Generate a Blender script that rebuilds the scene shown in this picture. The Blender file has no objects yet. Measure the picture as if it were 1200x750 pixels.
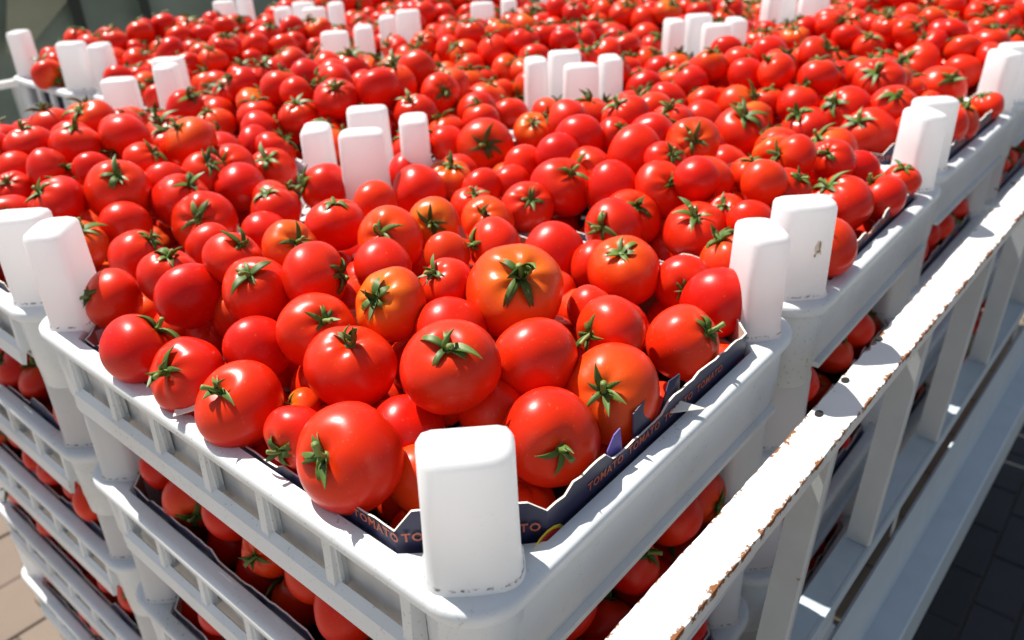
import bpy, bmesh, math, random
import numpy as np
from mathutils import Vector, Matrix
# ---------------------------------------------------------------- camera, sky, sun
S = 0.72          # metres per layout unit
ZG = 1.9          # ground lies 1.9 units under the tops of the uppermost posts
scn = bpy.context.scene
col = scn.collection
def W(x, y, z): return Vector((x * S, y * S, (z + ZG) * S))
CAM = (-0.34511365, -0.34827281, 0.37515739)
RX = Vector((0.641155, -0.766812, -0.030323)); RY = Vector((-0.39087, -0.292303, -0.8728)); RZ = Vector((0.66041, 0.571452, -0.487135))
cd = bpy.data.cameras.new('camera'); cam = bpy.data.objects.new('camera', cd); col.objects.link(cam)
m = Matrix((( RX.x, -RY.x, -RZ.x, 0), (RX.y, -RY.y, -RZ.y, 0), (RX.z, -RY.z, -RZ.z, 0), (0, 0, 0, 1)))
m.translation = W(*CAM)
cam.matrix_world = m
cd.sensor_fit = 'HORIZONTAL'; cd.sensor_width = 36; cd.lens = 36 * 943.945 / 1200
cd.clip_start = 0.02; cd.clip_end = 500
cd.dof.use_dof = True; cd.dof.focus_distance = 0.56; cd.dof.aperture_fstop = 6.5; cd.dof.aperture_blades = 7
scn.camera = cam
wd = bpy.data.worlds.new('World'); scn.world = wd; wd.use_nodes = True
nt = wd.node_tree; nt.nodes.clear()
sky = nt.nodes.new('ShaderNodeTexSky'); sky.sky_type = 'NISHITA'; sky.sun_disc = False
SUN_EL = math.radians(57.4)
sky.sun_elevation = SUN_EL; sky.sun_rotation = math.radians(3)
bg = nt.nodes.new('ShaderNodeBackground'); bg.inputs['Strength'].default_value = 0.07
wo = nt.nodes.new('ShaderNodeOutputWorld')
hs = nt.nodes.new('ShaderNodeHueSaturation'); hs.inputs['Saturation'].default_value = .62
nt.links.new(sky.outputs[0], hs.inputs['Color']); nt.links.new(hs.outputs[0], bg.inputs[0]); nt.links.new(bg.outputs[0], wo.inputs[0])
sl = bpy.data.lights.new('sun', 'SUN'); sl.energy = 5.0; sl.angle = math.radians(0.53); sl.color = (1.0, 0.955, 0.88)
sun = bpy.data.objects.new('sun', sl); col.objects.link(sun)
sun.rotation_euler = Vector((-0.006, -0.115, -0.18)).to_track_quat('-Z', 'Y').to_euler()
sun.location = (0, 3, 6)
scn.view_settings.view_transform = 'Standard'; scn.view_settings.look = 'None'
scn.view_settings.exposure = 0.6; scn.view_settings.gamma = 1.0
scn.cycles.max_bounces = 8

# ---------------------------------------------------------------- materials
def new_mat(name):
    m = bpy.data.materials.new(name); m.use_nodes = True
    n = m.node_tree.nodes; return m, n, m.node_tree.links, n['Principled BSDF'], n['Material Output']
def noise(n, l, scale, detail=4, vec=None, rough=.55):
    t = n.new('ShaderNodeTexNoise'); t.inputs['Scale'].default_value = scale; t.inputs['Detail'].default_value = detail
    t.inputs['Roughness'].default_value = rough
    if vec: l.new(vec, t.inputs['Vector'])
    return t
def ramp(n, l, src, p0, p1, c0=(0, 0, 0, 1), c1=(1, 1, 1, 1)):
    r = n.new('ShaderNodeValToRGB'); r.color_ramp.elements[0].position = p0; r.color_ramp.elements[1].position = p1
    r.color_ramp.elements[0].color = c0; r.color_ramp.elements[1].color = c1
    l.new(src, r.inputs[0]); return r
def mix(n, l, fac, a, b):
    x = n.new('ShaderNodeMix'); x.data_type = 'RGBA'
    for s, v in ((x.inputs[0], fac), (x.inputs[6], a), (x.inputs[7], b)):
        if hasattr(v, 'links') or isinstance(v, bpy.types.NodeSocket): l.new(v, s)
        elif isinstance(v, tuple): s.default_value = (*v, 1) if len(v) == 3 else v
        else: s.default_value = v
    return x.outputs[2]
def mathn(n, l, op, a, b=None, clamp=False):
    x = n.new('ShaderNodeMath'); x.operation = op; x.use_clamp = clamp
    for k, v in enumerate((a, b)):
        if v is None: continue
        if isinstance(v, bpy.types.NodeSocket): l.new(v, x.inputs[k])
        else: x.inputs[k].default_value = v
    return x.outputs[0]
def coords(n, which='Object'):
    return n.new('ShaderNodeTexCoord').outputs[which]

def plastic(name, base, trans, rough=.38, grime=.5, seam=False):
    m, n, l, p, out = new_mat(name)
    geo = n.new('ShaderNodeNewGeometry').outputs['Position']
    big = noise(n, l, 9, 5, geo); fine = noise(n, l, 160, 3, geo)
    sp = noise(n, l, 330, 2, geo)
    c = mix(n, l, mathn(n, l, 'MULTIPLY', ramp(n, l, big.outputs[0], .45, .8).outputs[0], grime), base, (base[0] * .74, base[1] * .73, base[2] * .68))
    specks = mathn(n, l, 'MULTIPLY', ramp(n, l, sp.outputs[0], .64, .70).outputs[0], .7 * grime)
    specks = mathn(n, l, 'MULTIPLY', specks, ramp(n, l, big.outputs[0], .4, .62).outputs[0])
    c = mix(n, l, specks, c, (.16, .12, .09))
    if seam:   # dirt that has settled in the seam where the post meets the rim
        sx = n.new('ShaderNodeSeparateXYZ'); l.new(coords(n), sx.inputs[0])
        dz = mathn(n, l, 'ABSOLUTE', mathn(n, l, 'ADD', sx.outputs[2], .1235 * S))
        near = mathn(n, l, 'SUBTRACT', 1., mathn(n, l, 'MULTIPLY', dz, 700.), True)
        spots = noise(n, l, 210, 4, geo, .7)
        dirt = mathn(n, l, 'MULTIPLY', near, ramp(n, l, spots.outputs[0], .50, .58).outputs[0])
        c = mix(n, l, dirt, c, (.10, .085, .07))
    l.new(c, p.inputs['Base Color']); p.inputs['Roughness'].default_value = rough
    p.inputs['Specular IOR Level'].default_value = .5
    r = mathn(n, l, 'ADD', mathn(n, l, 'MULTIPLY', fine.outputs[0], .2), rough - .1); l.new(r, p.inputs['Roughness'])
    b = n.new('ShaderNodeBump'); b.inputs['Strength'].default_value = .12; b.inputs['Distance'].default_value = .0006
    l.new(big.outputs[0], b.inputs['Height']); l.new(b.outputs[0], p.inputs['Normal'])
    tr = n.new('ShaderNodeBsdfTranslucent'); l.new(c, tr.inputs['Color'])
    ms = n.new('ShaderNodeMixShader'); ms.inputs[0].default_value = trans
    l.new(p.outputs[0], ms.inputs[1]); l.new(tr.outputs[0], ms.inputs[2]); l.new(ms.outputs[0], out.inputs[0])
    return m
M = {}
M['post'] = plastic('white_post_plastic', (.93, .945, .95), .48, .35, .12, True)
M['crate'] = plastic('white_crate_plastic', (.87, .905, .925), .18, .36, .6)
M['crate_b'] = plastic('aged_crate_plastic', (.83, .86, .88), .16, .42, .8)

def tomato_mat(name, stuff):
    m, n, l, p, out = new_mat(name)
    at = n.new('ShaderNodeAttribute'); at.attribute_name = 'shoulder'
    if stuff:
        hu = n.new('ShaderNodeAttribute'); hu.attribute_name = 'tint'
        sep = n.new('ShaderNodeSeparateColor'); l.new(hu.outputs['Color'], sep.inputs[0])
    else:
        oi = n.new('ShaderNodeObjectInfo')
        sep = n.new('ShaderNodeSeparateColor'); l.new(oi.outputs['Color'], sep.inputs[0])
    hue, rnd = sep.outputs[0], sep.outputs[1]
    geo = n.new('ShaderNodeNewGeometry').outputs['Position']
    big = noise(n, l, 14, 3, geo); fine = noise(n, l, 420, 2, geo)
    red = mix(n, l, rnd, (.62, .008, .003), (.79, .026, .004))
    f = mathn(n, l, 'MULTIPLY', at.outputs['Fac'], mathn(n, l, 'ADD', mathn(n, l, 'MULTIPLY', hue, 1.1), .10))
    f = mathn(n, l, 'ADD', f, mathn(n, l, 'MULTIPLY', hue, .28))
    f = mathn(n, l, 'MULTIPLY', f, mathn(n, l, 'ADD', big.outputs[0], .5), True)
    c = mix(n, l, f, red, (.82, .20, .012))
    spots = mathn(n, l, 'MULTIPLY', ramp(n, l, fine.outputs[0], .66, .74).outputs[0], .16)
    c = mix(n, l, spots, c, (.9, .45, .15))
    sc = noise(n, l, 95, 5, geo, .7)
    c = mix(n, l, mathn(n, l, 'MULTIPLY', ramp(n, l, sc.outputs[0], .70, .735).outputs[0], .55), c, (.40, .16, .05))
    med = noise(n, l, 45, 3, geo)
    c = mix(n, l, mathn(n, l, 'MULTIPLY', ramp(n, l, med.outputs[0], .35, .75).outputs[0], .22), c, (.50, .006, .003))
    l.new(c, p.inputs['Base Color'])
    p.inputs['Roughness'].default_value = .27; p.inputs['Specular IOR Level'].default_value = .27
    r = mathn(n, l, 'ADD', mathn(n, l, 'MULTIPLY', big.outputs[0], .22), .20); l.new(r, p.inputs['Roughness'])
    p.inputs['Subsurface Weight'].default_value = .22; p.inputs['Subsurface Scale'].default_value = .006; p.inputs['Subsurface Radius'].default_value = (1, .25, .12)
    b = n.new('ShaderNodeBump'); b.inputs['Strength'].default_value = .10; b.inputs['Distance'].default_value = .0012
    bn = noise(n, l, 70, 3, geo); l.new(bn.outputs[0], b.inputs['Height']); l.new(b.outputs[0], p.inputs['Normal'])
    return m
M['tomato'] = tomato_mat('tomato_skin', False); M['tomato_far'] = tomato_mat('tomato_skin_heap', True)
def leaf_mat(name, a, b_):
    m, n, l, p, out = new_mat(name)
    geo = n.new('ShaderNodeNewGeometry').outputs['Position']
    x = noise(n, l, 90, 4, geo)
    oi = n.new('ShaderNodeObjectInfo')
    f = mathn(n, l, 'ADD', mathn(n, l, 'MULTIPLY', x.outputs[0], .7), mathn(n, l, 'MULTIPLY', oi.outputs['Random'], .35), True)
    c = mix(n, l, f, a, b_)
    l.new(c, p.inputs['Base Color']); p.inputs['Roughness'].default_value = .5
    tr = n.new('ShaderNodeBsdfTranslucent'); l.new(c, tr.inputs['Color'])
    ms = n.new('ShaderNodeMixShader'); ms.inputs[0].default_value = .2
    l.new(p.outputs[0], ms.inputs[1]); l.new(tr.outputs[0], ms.inputs[2]); l.new(ms.outputs[0], out.inputs[0])
    return m
M['leaf'] = leaf_mat('calyx_green', (.030, .075, .014), (.20, .31, .055))
M['stem'] = leaf_mat('stem_green', (.10, .18, .03), (.34, .44, .12))

def simple(name, c, rough=.6, var=.25, scale=30, bump=.1, bd=.001):
    m, n, l, p, out = new_mat(name)
    geo = n.new('ShaderNodeNewGeometry').outputs['Position']; x = noise(n, l, scale, 5, geo)
    cc = mix(n, l, x.outputs[0], tuple(v * (1 - var) for v in c), tuple(min(1, v * (1 + var)) for v in c))
    l.new(cc, p.inputs['Base Color']); p.inputs['Roughness'].default_value = rough
    b = n.new('ShaderNodeBump'); b.inputs['Strength'].default_value = bump; b.inputs['Distance'].default_value = bd
    l.new(x.outputs[0], b.inputs['Height']); l.new(b.outputs[0], p.inputs['Normal'])
    return m
M['carton'] = simple('navy_printed_carton', (.022, .022, .068), .45, .25, 60)
M['carton_flap'] = simple('violet_carton_flap', (.10, .075, .36), .5, .15, 60)
M['carton_in'] = simple('raw_carton_inside', (.42, .37, .31), .8, .2, 120)
M['tray_floor'] = simple('dark_tray_floor', (.03, .02, .03), .7, .2, 80)
M['torn'] = simple('torn_carton_edge', (.78, .72, .64), .85, .15, 200)
M['liner'] = simple('milky_liner_film', (.58, .58, .57), .28, .35, 22, .5, .004)
M['ink'] = simple('orange_ink', (.50, .115, .055), .5, .2, 200)
M['ink_y'] = simple('yellow_ink', (.80, .60, .04), .5, .05, 200)
M['ink_r'] = simple('red_ink', (.58, .03, .02), .5, .1, 200)
M['hole'] = simple('dark_hole', (.012, .010, .009), .9, .1)

def painted(name, base, lo, hi, edge_amt):
    m, n, l, p, out = new_mat(name)
    geo = n.new('ShaderNodeNewGeometry').outputs['Position']
    at = n.new('ShaderNodeAttribute'); at.attribute_name = 'edge'
    a0 = noise(n, l, 230, 6, geo, .7); a1 = noise(n, l, 55, 5, geo, .65); b = noise(n, l, 24, 4, geo)
    class a: outputs = [mathn(n, l, 'ADD', mathn(n, l, 'MULTIPLY', a0.outputs[0], .45), mathn(n, l, 'MULTIPLY', a1.outputs[0], .55))]
    e = mathn(n, l, 'ADD', a.outputs[0], mathn(n, l, 'MULTIPLY', at.outputs['Fac'], edge_amt))
    e = mathn(n, l, 'ADD', e, mathn(n, l, 'MULTIPLY', b.outputs[0], .22))
    rust = ramp(n, l, e, lo, hi).outputs[0]
    rc = mix(n, l, a.outputs[0], (.05, .018, .008), (.36, .13, .035))
    dirt = mix(n, l, mathn(n, l, 'MULTIPLY', ramp(n, l, b.outputs[0], .4, .75).outputs[0], .35), base, tuple(v * .72 for v in base))
    c = mix(n, l, rust, dirt, rc)
    l.new(c, p.inputs['Base Color'])
    rr = n.new('ShaderNodeMapRange'); l.new(rust, rr.inputs[0]); rr.inputs[3].default_value = .34; rr.inputs[4].default_value = .9
    l.new(rr.outputs[0], p.inputs['Roughness'])
    bp = n.new('ShaderNodeBump'); bp.inputs['Strength'].default_value = .5; bp.inputs['Distance'].default_value = .0008
    hgt = mathn(n, l, 'SUBTRACT', mathn(n, l, 'MULTIPLY', a.outputs[0], .3), rust); l.new(hgt, bp.inputs['Height']); l.new(bp.outputs[0], p.inputs['Normal'])
    return m
M['rail'] = painted('chipped_white_rail_paint', (.80, .79, .76), .94, .985, .33)
M['steel'] = painted('painted_steel_frame', (.52, .55, .55), .90, .95, .14)
M['bed'] = painted('painted_bed_side', (.50, .58, .63), .84, .90, .10)

def paver_mat(name, a, b_, rough=.85):
    m, n, l, p, out = new_mat(name)
    geo = n.new('ShaderNodeNewGeometry').outputs['Position']; oi = n.new('ShaderNodeObjectInfo')
    x = noise(n, l, 12, 6, geo); y = noise(n, l, 240, 3, geo)
    f = mathn(n, l, 'ADD', mathn(n, l, 'MULTIPLY', oi.outputs['Random'], .55), mathn(n, l, 'MULTIPLY', x.outputs[0], .5), True)
    c = mix(n, l, f, a, b_); c = mix(n, l, mathn(n, l, 'MULTIPLY', y.outputs[0], .35), c, tuple(v * .55 for v in a))
    l.new(c, p.inputs['Base Color']); p.inputs['Roughness'].default_value = rough
    b = n.new('ShaderNodeBump'); b.inputs['Strength'].default_value = .6; b.inputs['Distance'].default_value = .002
    l.new(y.outputs[0], b.inputs['Height']); l.new(b.outputs[0], p.inputs['Normal'])
    return m
M['paver'] = paver_mat('sandy_pink_paver', (.19, .135, .105), (.25, .20, .155))
M['paver_shaded'] = paver_mat('shade_toned_paver', (.035, .038, .042), (.06, .064, .07))  # the same pavers, with the load's shade put into their colour
M['joint'] = simple('sand_joint', (.10, .085, .07), .95, .3, 60)
# paving beyond the pavers built one by one
M['ground_dark'] = simple('low_bounce_ground', (.05, .05, .052), .9, .3, 40)  # ground darkened so it bounces little light onto the rail side
def far_paving():
    m, n, l, p, out = new_mat('distant_paving')
    geo = n.new('ShaderNodeNewGeometry').outputs['Position']
    br = n.new('ShaderNodeTexBrick'); l.new(geo, br.inputs['Vector']); br.inputs['Scale'].default_value = 1
    br.inputs['Brick Width'].default_value = .2; br.inputs['Row Height'].default_value = .1; br.inputs['Mortar Size'].default_value = .004
    br.inputs['Color1'].default_value = (.34, .29, .24, 1); br.inputs['Color2'].default_value = (.40, .35, .29, 1); br.inputs['Mortar'].default_value = (.06, .05, .045, 1)
    l.new(br.outputs[0], p.inputs['Base Color']); p.inputs['Roughness'].default_value = .9
    return m
M['far_paving'] = far_paving()
def canvas(name, a, b_):
    m, n, l, p, out = new_mat(name)
    geo = n.new('ShaderNodeNewGeometry').outputs['Position']; x = noise(n, l, 2.2, 5, geo); y = noise(n, l, 500, 2, geo)
    c = mix(n, l, ramp(n, l, x.outputs[0], .35, .7).outputs[0], a, b_); l.new(c, p.inputs['Base Color']); p.inputs['Roughness'].default_value = .6
    b = n.new('ShaderNodeBump'); b.inputs['Strength'].default_value = .3; b.inputs['Distance'].default_value = .001
    l.new(y.outputs[0], b.inputs['Height']); l.new(b.outputs[0], p.inputs['Normal'])
    return m
M['canvas'] = canvas('faded_green_canvas', (.14, .185, .15), (.26, .32, .26))
M['canvas_o'] = canvas('olive_canvas', (.27, .29, .19), (.40, .42, .29))
M['canvas_d'] = canvas('dark_green_strap', (.02, .028, .022), (.035, .045, .035))
M['wood'] = simple('bed_boards', (.20, .15, .10), .8, .3, 20)

# ---------------------------------------------------------------- mesh helpers (all lengths in layout units, scaled by S on build)
class MB:
    def __init__(s): s.v = []; s.f = []; s.mi = []
    def add(s, vs, fs, mi=0):
        o = len(s.v); s.v += [tuple(v) for v in vs]; s.f += [tuple(i + o for i in f) for f in fs]; s.mi += [mi] * len(fs)
    def box(s, x0, x1, y0, y1, z0, z1, mi=0):
        s.add([(x0, y0, z0), (x1, y0, z0), (x1, y1, z0), (x0, y1, z0), (x0, y0, z1), (x1, y0, z1), (x1, y1, z1), (x0, y1, z1)],
              [(0, 3, 2, 1), (4, 5, 6, 7), (0, 1, 5, 4), (1, 2, 6, 5), (2, 3, 7, 6), (3, 0, 4, 7)], mi)
    def rings(s, rs, close_u=True, caps=(True, True), loop=False, mi=0):
        k = len(rs[0]); vs = [v for r in rs for v in r]; fs = []
        nr = len(rs)
        for a in range(nr if loop else nr - 1):
            b = (a + 1) % nr
            for i in range(k if close_u else k - 1):
                j = (i + 1) % k; fs.append((a * k + i, a * k + j, b * k + j, b * k + i))
        if not loop and close_u:
            if caps[0]: fs.append(tuple(range(k - 1, -1, -1)))
            if caps[1]: fs.append(tuple((nr - 1) * k + i for i in range(k)))
        s.add(vs, fs, mi)
    def mesh(s, name, mats, smooth=40, fix=True):
        me = bpy.data.meshes.new(name); me.from_pydata([(x * S, y * S, z * S) for x, y, z in s.v], [], s.f)
        for m_ in (mats if isinstance(mats, (list, tuple)) else [mats]): me.materials.append(m_)
        if any(s.mi): me.polygons.foreach_set('material_index', s.mi)
        if fix:
            bm = bmesh.new(); bm.from_mesh(me); bmesh.ops.recalc_face_normals(bm, faces=bm.faces); bm.to_mesh(me); bm.free()
        if smooth:
            me.polygons.foreach_set('use_smooth', [True] * len(me.polygons)); me.set_sharp_from_angle(angle=math.radians(smooth))
        me.update(); return me
def obj(name, me, parent=None, loc=None, rz=0, label=None, cat=None, group=None, kind=None):
    o = bpy.data.objects.new(name, me); col.objects.link(o)
    if parent: o.parent = parent
    if loc is not None: o.location = loc
    if rz: o.rotation_euler.z = rz
    for k, v in (('label', label), ('category', cat), ('group', group), ('kind', kind)):
        if v: o[k] = v
    return o

# ---------------------------------------------------------------- crates
MG, RIM_T, BODY_B, COL_B, PITCH = .053, -.128, -.236, -.262, .245
def outline(Lu, Lv, d, r=.052, k=8):
    """rounded rectangle, d inside the outermost edge; counter-clockwise"""
    x0, x1, y0, y1 = -MG + d, Lu + MG - d, -MG + d, Lv + MG - d; r = max(r - d, .006); pts = []
    for cx, cy, a0 in ((x1 - r, y1 - r, 0), (x0 + r, y1 - r, 90), (x0 + r, y0 + r, 180), (x1 - r, y0 + r, 270)):
        for i in range(k + 1):
            a = math.radians(a0 + 90 * i / k); pts.append((cx + r * math.cos(a), cy + r * math.sin(a)))
    return pts
def inner(Lu, Lv, d, k=8, e=-.030, ch=.090):
    """opening of the crate: rectangle with its corners cut off behind the posts"""
    x0, x1, y0, y1 = e - d, Lu - e + d, e - d, Lv - e + d; c = ch - d * .4; pts = []
    for cx, cy, sx, sy, flip in ((x1, y1, -1, -1, 0), (x0, y1, 1, -1, 1), (x0, y0, 1, 1, 0), (x1, y0, -1, 1, 1)):
        A = (cx, cy + sy * c); B = (cx + sx * c, cy)
        if flip: A, B = B, A
        Q = ((A[0] + B[0]) / 2 * .93 + cx * .07, (A[1] + B[1]) / 2 * .93 + cy * .07)
        A2 = (A[0], A[1]); B2 = (B[0], B[1])
        for i in range(k + 1):
            t = i / k
            # straight cut with softly rounded ends
            px = (1 - t) ** 2 * A2[0] + 2 * t * (1 - t) * Q[0] + t * t * B2[0]; py = (1 - t) ** 2 * A2[1] + 2 * t * (1 - t) * Q[1] + t * t * B2[1]
            pts.append((px, py))
    return pts
def ring_at(pts, z): return [(x, y, z) for x, y in pts]
def post_section(ox, oy, sc=1., inset=0., k=10):
    """D section: flat side towards the middle of the crate, bulging side outwards (ox, oy = signs of the outward diagonal)"""
    d = Vector((ox, oy)).normalized(); t = Vector((-d.y, d.x)); hw, fr, bk = .0395 * sc - inset, .032 * sc - inset, .021 * sc - inset
    pts = []; rc = .010
    prof = [(-bk, -hw + rc), (-bk, 0), (-bk, hw - rc), (-bk + rc * .3, hw - rc * .3), (-bk + rc, hw)]
    for i in range(k + 1):
        a = math.pi / 2 - math.pi * i / k; ca, sa = math.cos(a), math.sin(a)
        prof.append((math.copysign(abs(ca) ** .7, ca) * fr, math.copysign(abs(sa) ** .52, sa) * hw))
    prof += [(-bk + rc, -hw), (-bk + rc * .3, -hw + rc * .3)]
    for a, b in prof: p = d * a + t * b; pts.append((p.x, p.y))
    return pts
def make_post(ox, oy):
    b = MB(); rs = []
    for z, sc, ins in ((-.255, .99, 0), (RIM_T - .002, 1.10, 0), (RIM_T + .003, 1.05, 0), (RIM_T + .009, 1.01, 0), (-.06, .975, 0), (-.008, .95, 0), (-.003, .95, .002), (-.0008, .95, .005), (0, .95, .008)):
        rs.append([(x, y, z) for x, y in post_section(ox, oy, sc, ins)])
    b.rings(rs, caps=(False, True)); return b
def make_column():
    b = MB(); rs = []; k = 20
    for z, r in ((-.134, .0445), (-.185, .0435), (-.232, .043), (-.236, .0405), (-.258, .0415), (-.262, .040), (-.262, .033), (-.14, .033)):
        rs.append([(r * math.cos(2 * math.pi * i / k), r * math.sin(2 * math.pi * i / k), z) for i in range(k)])
    b.rings(rs, caps=(False, False)); return b
def rib_mb(h0, h1, w=.012, dep=.015):
    b = MB(); rs = []
    for z, dd in ((h0, dep), (h1, dep * .75)):
        rs.append([(0, -w / 2 - .003, z), (-dd, -w / 2, z), (-dd, w / 2, z), (0, w / 2 + .003, z)])
    b.rings(rs); return b
class CrateKit: pass
def make_kit(Lu, Lv, mat, post_mat, seed, carton_top=-.098, liner=True):
    K = CrateKit(); K.Lu, K.Lv = Lu, Lv; rng = random.Random(seed); K.parts = []
    def P(name, me, loc=(0, 0, 0), rz=0, sub=None, label=None): K.parts.append((name, me, loc, rz, sub, label))
    # rim
    b = MB()
    O = lambda d, z: ring_at(outline(Lu, Lv, d), z)
    I = lambda d, z: ring_at(inner(Lu, Lv, d), z)
    b.rings([I(.001, -.143), I(0, -.132), I(.002, RIM_T), O(.007, RIM_T), O(.003, -.1295), O(.0004, -.132), O(0, -.142), O(.001, -.144), O(.0035, -.144), O(.004, -.135), I(.004, -.135), I(.004, -.143)], loop=True)
    P('rim', b.mesh('rim', mat, 50))
    # floor
    b = MB(); b.rings([O(.02, -.234), O(.02, -.226)]); P('floor_panel', b.mesh('floor_panel', mat, 30))
    # posts and columns
    for ox, oy, px, py in ((-1, -1, 0, 0), (1, -1, Lu, 0), (-1, 1, 0, Lv), (1, 1, Lu, Lv)):
        P('corner_post', make_post(ox, oy).mesh('corner_post', post_mat, 50), (px, py, 0))
    cm = make_column().mesh('corner_column', mat, 40)
    for px, py in ((0, 0), (Lu, 0), (0, Lv), (Lu, Lv)): P('corner_column', cm, (px, py, 0))
    # walls that face +-y : plain panels with a lower lip; walls that face +-x : windows between ribs
    long_x = False
    def plain(L):
        b = MB(); b.box(.004, L - .004, -.0062, -.002, BODY_B + .004, -.137); b.box(.004, L - .004, -.0145, -.005, BODY_B, BODY_B + .0075)
        b.box(.03, L - .03, -.0085, -.0058, -.152, -.148)
        return b
    def windowed(L):
        b = MB(); n = max(2, round(L / .115)); w = (L - .076) / n
        b.box(.036, L - .036, -.006, -.002, -.147, -.135)
        y0 = .038
        xs = [.038 + w * i for i in range(n + 1)]
        for x in xs[1:-1]: b.box(x - .011, x + .011, -.006, -.002, -.208, -.147)
        b.box(.036, .048, -.006, -.002, -.208, -.147); b.box(L - .048, L - .036, -.006, -.002, -.208, -.147)
        # sloping skirt
        b.rings([[(.036, -.006, -.201), (.036, -.002, -.208), (.036, -.010, BODY_B), (.036, -.0155, BODY_B + .003), (.036, -.0135, -.210)], [(L - .036, -.006, -.201), (L - .036, -.002, -.208), (L - .036, -.010, BODY_B), (L - .036, -.0155, BODY_B + .003), (L - .036, -.0135, -.210)]])
        return b, xs
    def wall(name, b): return b.mesh(name, mat, 30)
    off = -MG + .016
    pl = plain(Lu if not long_x else Lv); wi, xs = windowed(Lv if not long_x else Lu)
    pm, wm = wall('side_panel', pl), wall('window_panel', wi)
    rm = rib_mb(-.212, -.136).mesh('rib', mat, 0)
    H = math.pi / 2
    if not long_x:
        P('side_panel', pm, (0, off, 0), 0); P('side_panel', pm, (Lu, Lv - off, 0), math.pi)
        P('window_panel', wm, (off, Lv, 0), -H); P('window_panel', wm, (Lu - off, 0, 0), H)
        for x in xs: P('rib', rm, (off + .004, Lv - x, 0), 0); P('rib', rm, (Lu - off - .004, x, 0), math.pi)
    else:
        P('window_panel', wm, (0, off, 0), 0); P('window_panel', wm, (Lu, Lv - off, 0), math.pi)
        P('side_panel', pm, (off, Lv, 0), -H); P('side_panel', pm, (Lu - off, 0, 0), H)
        for x in xs: P('rib', rm, (x, off + .004, 0), H); P('rib', rm, (Lu - x, Lv - off - .004, 0), -H)
    # carton tray: navy print outside, raw board inside, cut wavy along the top
    def tray(d, zb, mat_, name, top):
        pts = inner(Lu, Lv, -d); q = []
        for i in range(len(pts)):
            a, c = Vector(pts[i]), Vector(pts[(i + 1) % len(pts)]); nseg = max(1, int((c - a).length / .012))
            for j in range(nseg): q.append(a.lerp(c, j / nseg))
        b = MB(); n = len(q); tops = top(n, q); th = .0022
        out_ = [(p.x, p.y) for p in q]; ctr = Vector((Lu / 2, Lv / 2))
        inn = [(p.x + (ctr - p).normalized().x * th, p.y + (ctr - p).normalized().y * th) for p in q]
        vs = [(x, y, zb) for x, y in out_] + [(x, y, t) for (x, y), t in zip(out_, tops)] + [(x, y, t) for (x, y), t in zip(inn, tops)] + [(x, y, zb) for x, y in inn]
        fs = []; mi = []
        for i in range(n):
            j = (i + 1) % n; fs.append((i, j, n + j, n + i)); mi.append(0)
            fs.append((n + i, n + j, 2 * n + j, 2 * n + i)); mi.append(2); fs.append((2 * n + i, 2 * n + j, 3 * n + j, 3 * n + i)); mi.append(1)
        b.add(vs, fs); b.mi = mi; o = len(b.v); b.add([(x, y, zb + .013) for x, y in inn], [tuple(range(n))], 3)
        return b.mesh(name, [mat_, M['carton_in'], M['torn'], M['tray_floor']], 0, fix=False)
    def top(n, q):
        t = []; nxt = 0; dip = 0
        for i, p in enumerate(q):
            if i >= nxt:
                nxt = i + rng.randint(2, 6); dip = rng.choice([0, .003, .006, .009, .012, .014])
            lvl = carton_top - .009 if p.y < .01 else (carton_top - .009 if p.x < .01 and p.y < .17 else -.116)
            if p.x < .06 and p.y < .06 and abs(p.x - p.y) < .07: lvl = carton_top + .001; dip = min(dip, .003)
            t.append(lvl - dip + rng.uniform(-.0015, .0015))
        return t
    me = tray(.003, -.232, M['carton'], 'carton_tray', top)
    P('carton_tray', me)
    # printed lettering round the tray, as flat ink just proud of the board
    K.letters = []
    def word(x, y, rz, z, sz, cut=None):
        K.letters.append((x, y, rz, z, sz))
    e = -.030; zt = -.1215; sz = .0125; step = .066
    n = int((Lu - .17) / step)
    for i in range(n): word(Lu / 2 + (i - (n - 1) / 2) * step, e + .003 - .0006, 0, zt, sz)
    word(e + .003 - .0006, .088, -H, zt, sz)
    ip = inner(Lu, Lv, -.003); c = ip[2 * 9 + 4]
    for s_ in (-1, 1): word(c[0] - .0005 + s_ * .030 * .7071, c[1] - .0005 - s_ * .030 * .7071, -math.pi / 4, zt + .001, sz)
    if liner:
        for (x0, x1, y0, y1) in ((-.0335, -.0325, .05, Lv - .05), (Lu + .0325, Lu + .0335, .05, Lv - .05)):
            b = MB(); n = 24; vs = []; fs = []
            for i in range(n + 1):
                y = y0 + (y1 - y0) * i / n; w = .0022 * math.sin(i * 1.3) + .001 * math.sin(i * 3.1)
                for z in (-.232, -.19, -.155): vs.append((x0 + w * (1 if z > -.23 else 0) + (.002 if z == -.19 else 0), y, z))
            for i in range(n):
                for j in range(2): fs.append((i * 3 + j, i * 3 + j + 1, i * 3 + 4 + j, i * 3 + 3 + j))
            b.add(vs, fs)
            P('paper_liner', b.mesh('paper_liner', M['liner'], 60))
    return K
txt_cache = {}
def text_mesh(body, sz):
    if (body, sz) in txt_cache: return txt_cache[(body, sz)]
    cu = bpy.data.curves.new('lettering', 'FONT'); cu.body = body; cu.size = sz * S; cu.align_x = 'CENTER'; cu.offset = sz * S * .018; cu.extrude = .0001
    cu.space_character = 1.12; cu.resolution_u = 2
    to = bpy.data.objects.new('lettering', cu); col.objects.link(to); dg = bpy.context.evaluated_depsgraph_get()
    me = bpy.data.meshes.new_from_object(to.evaluated_get(dg)); bpy.data.objects.remove(to); me.name = 'lettering'
    me.materials.clear(); me.materials.append(M['ink']); txt_cache[(body, sz)] = me; return me

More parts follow.
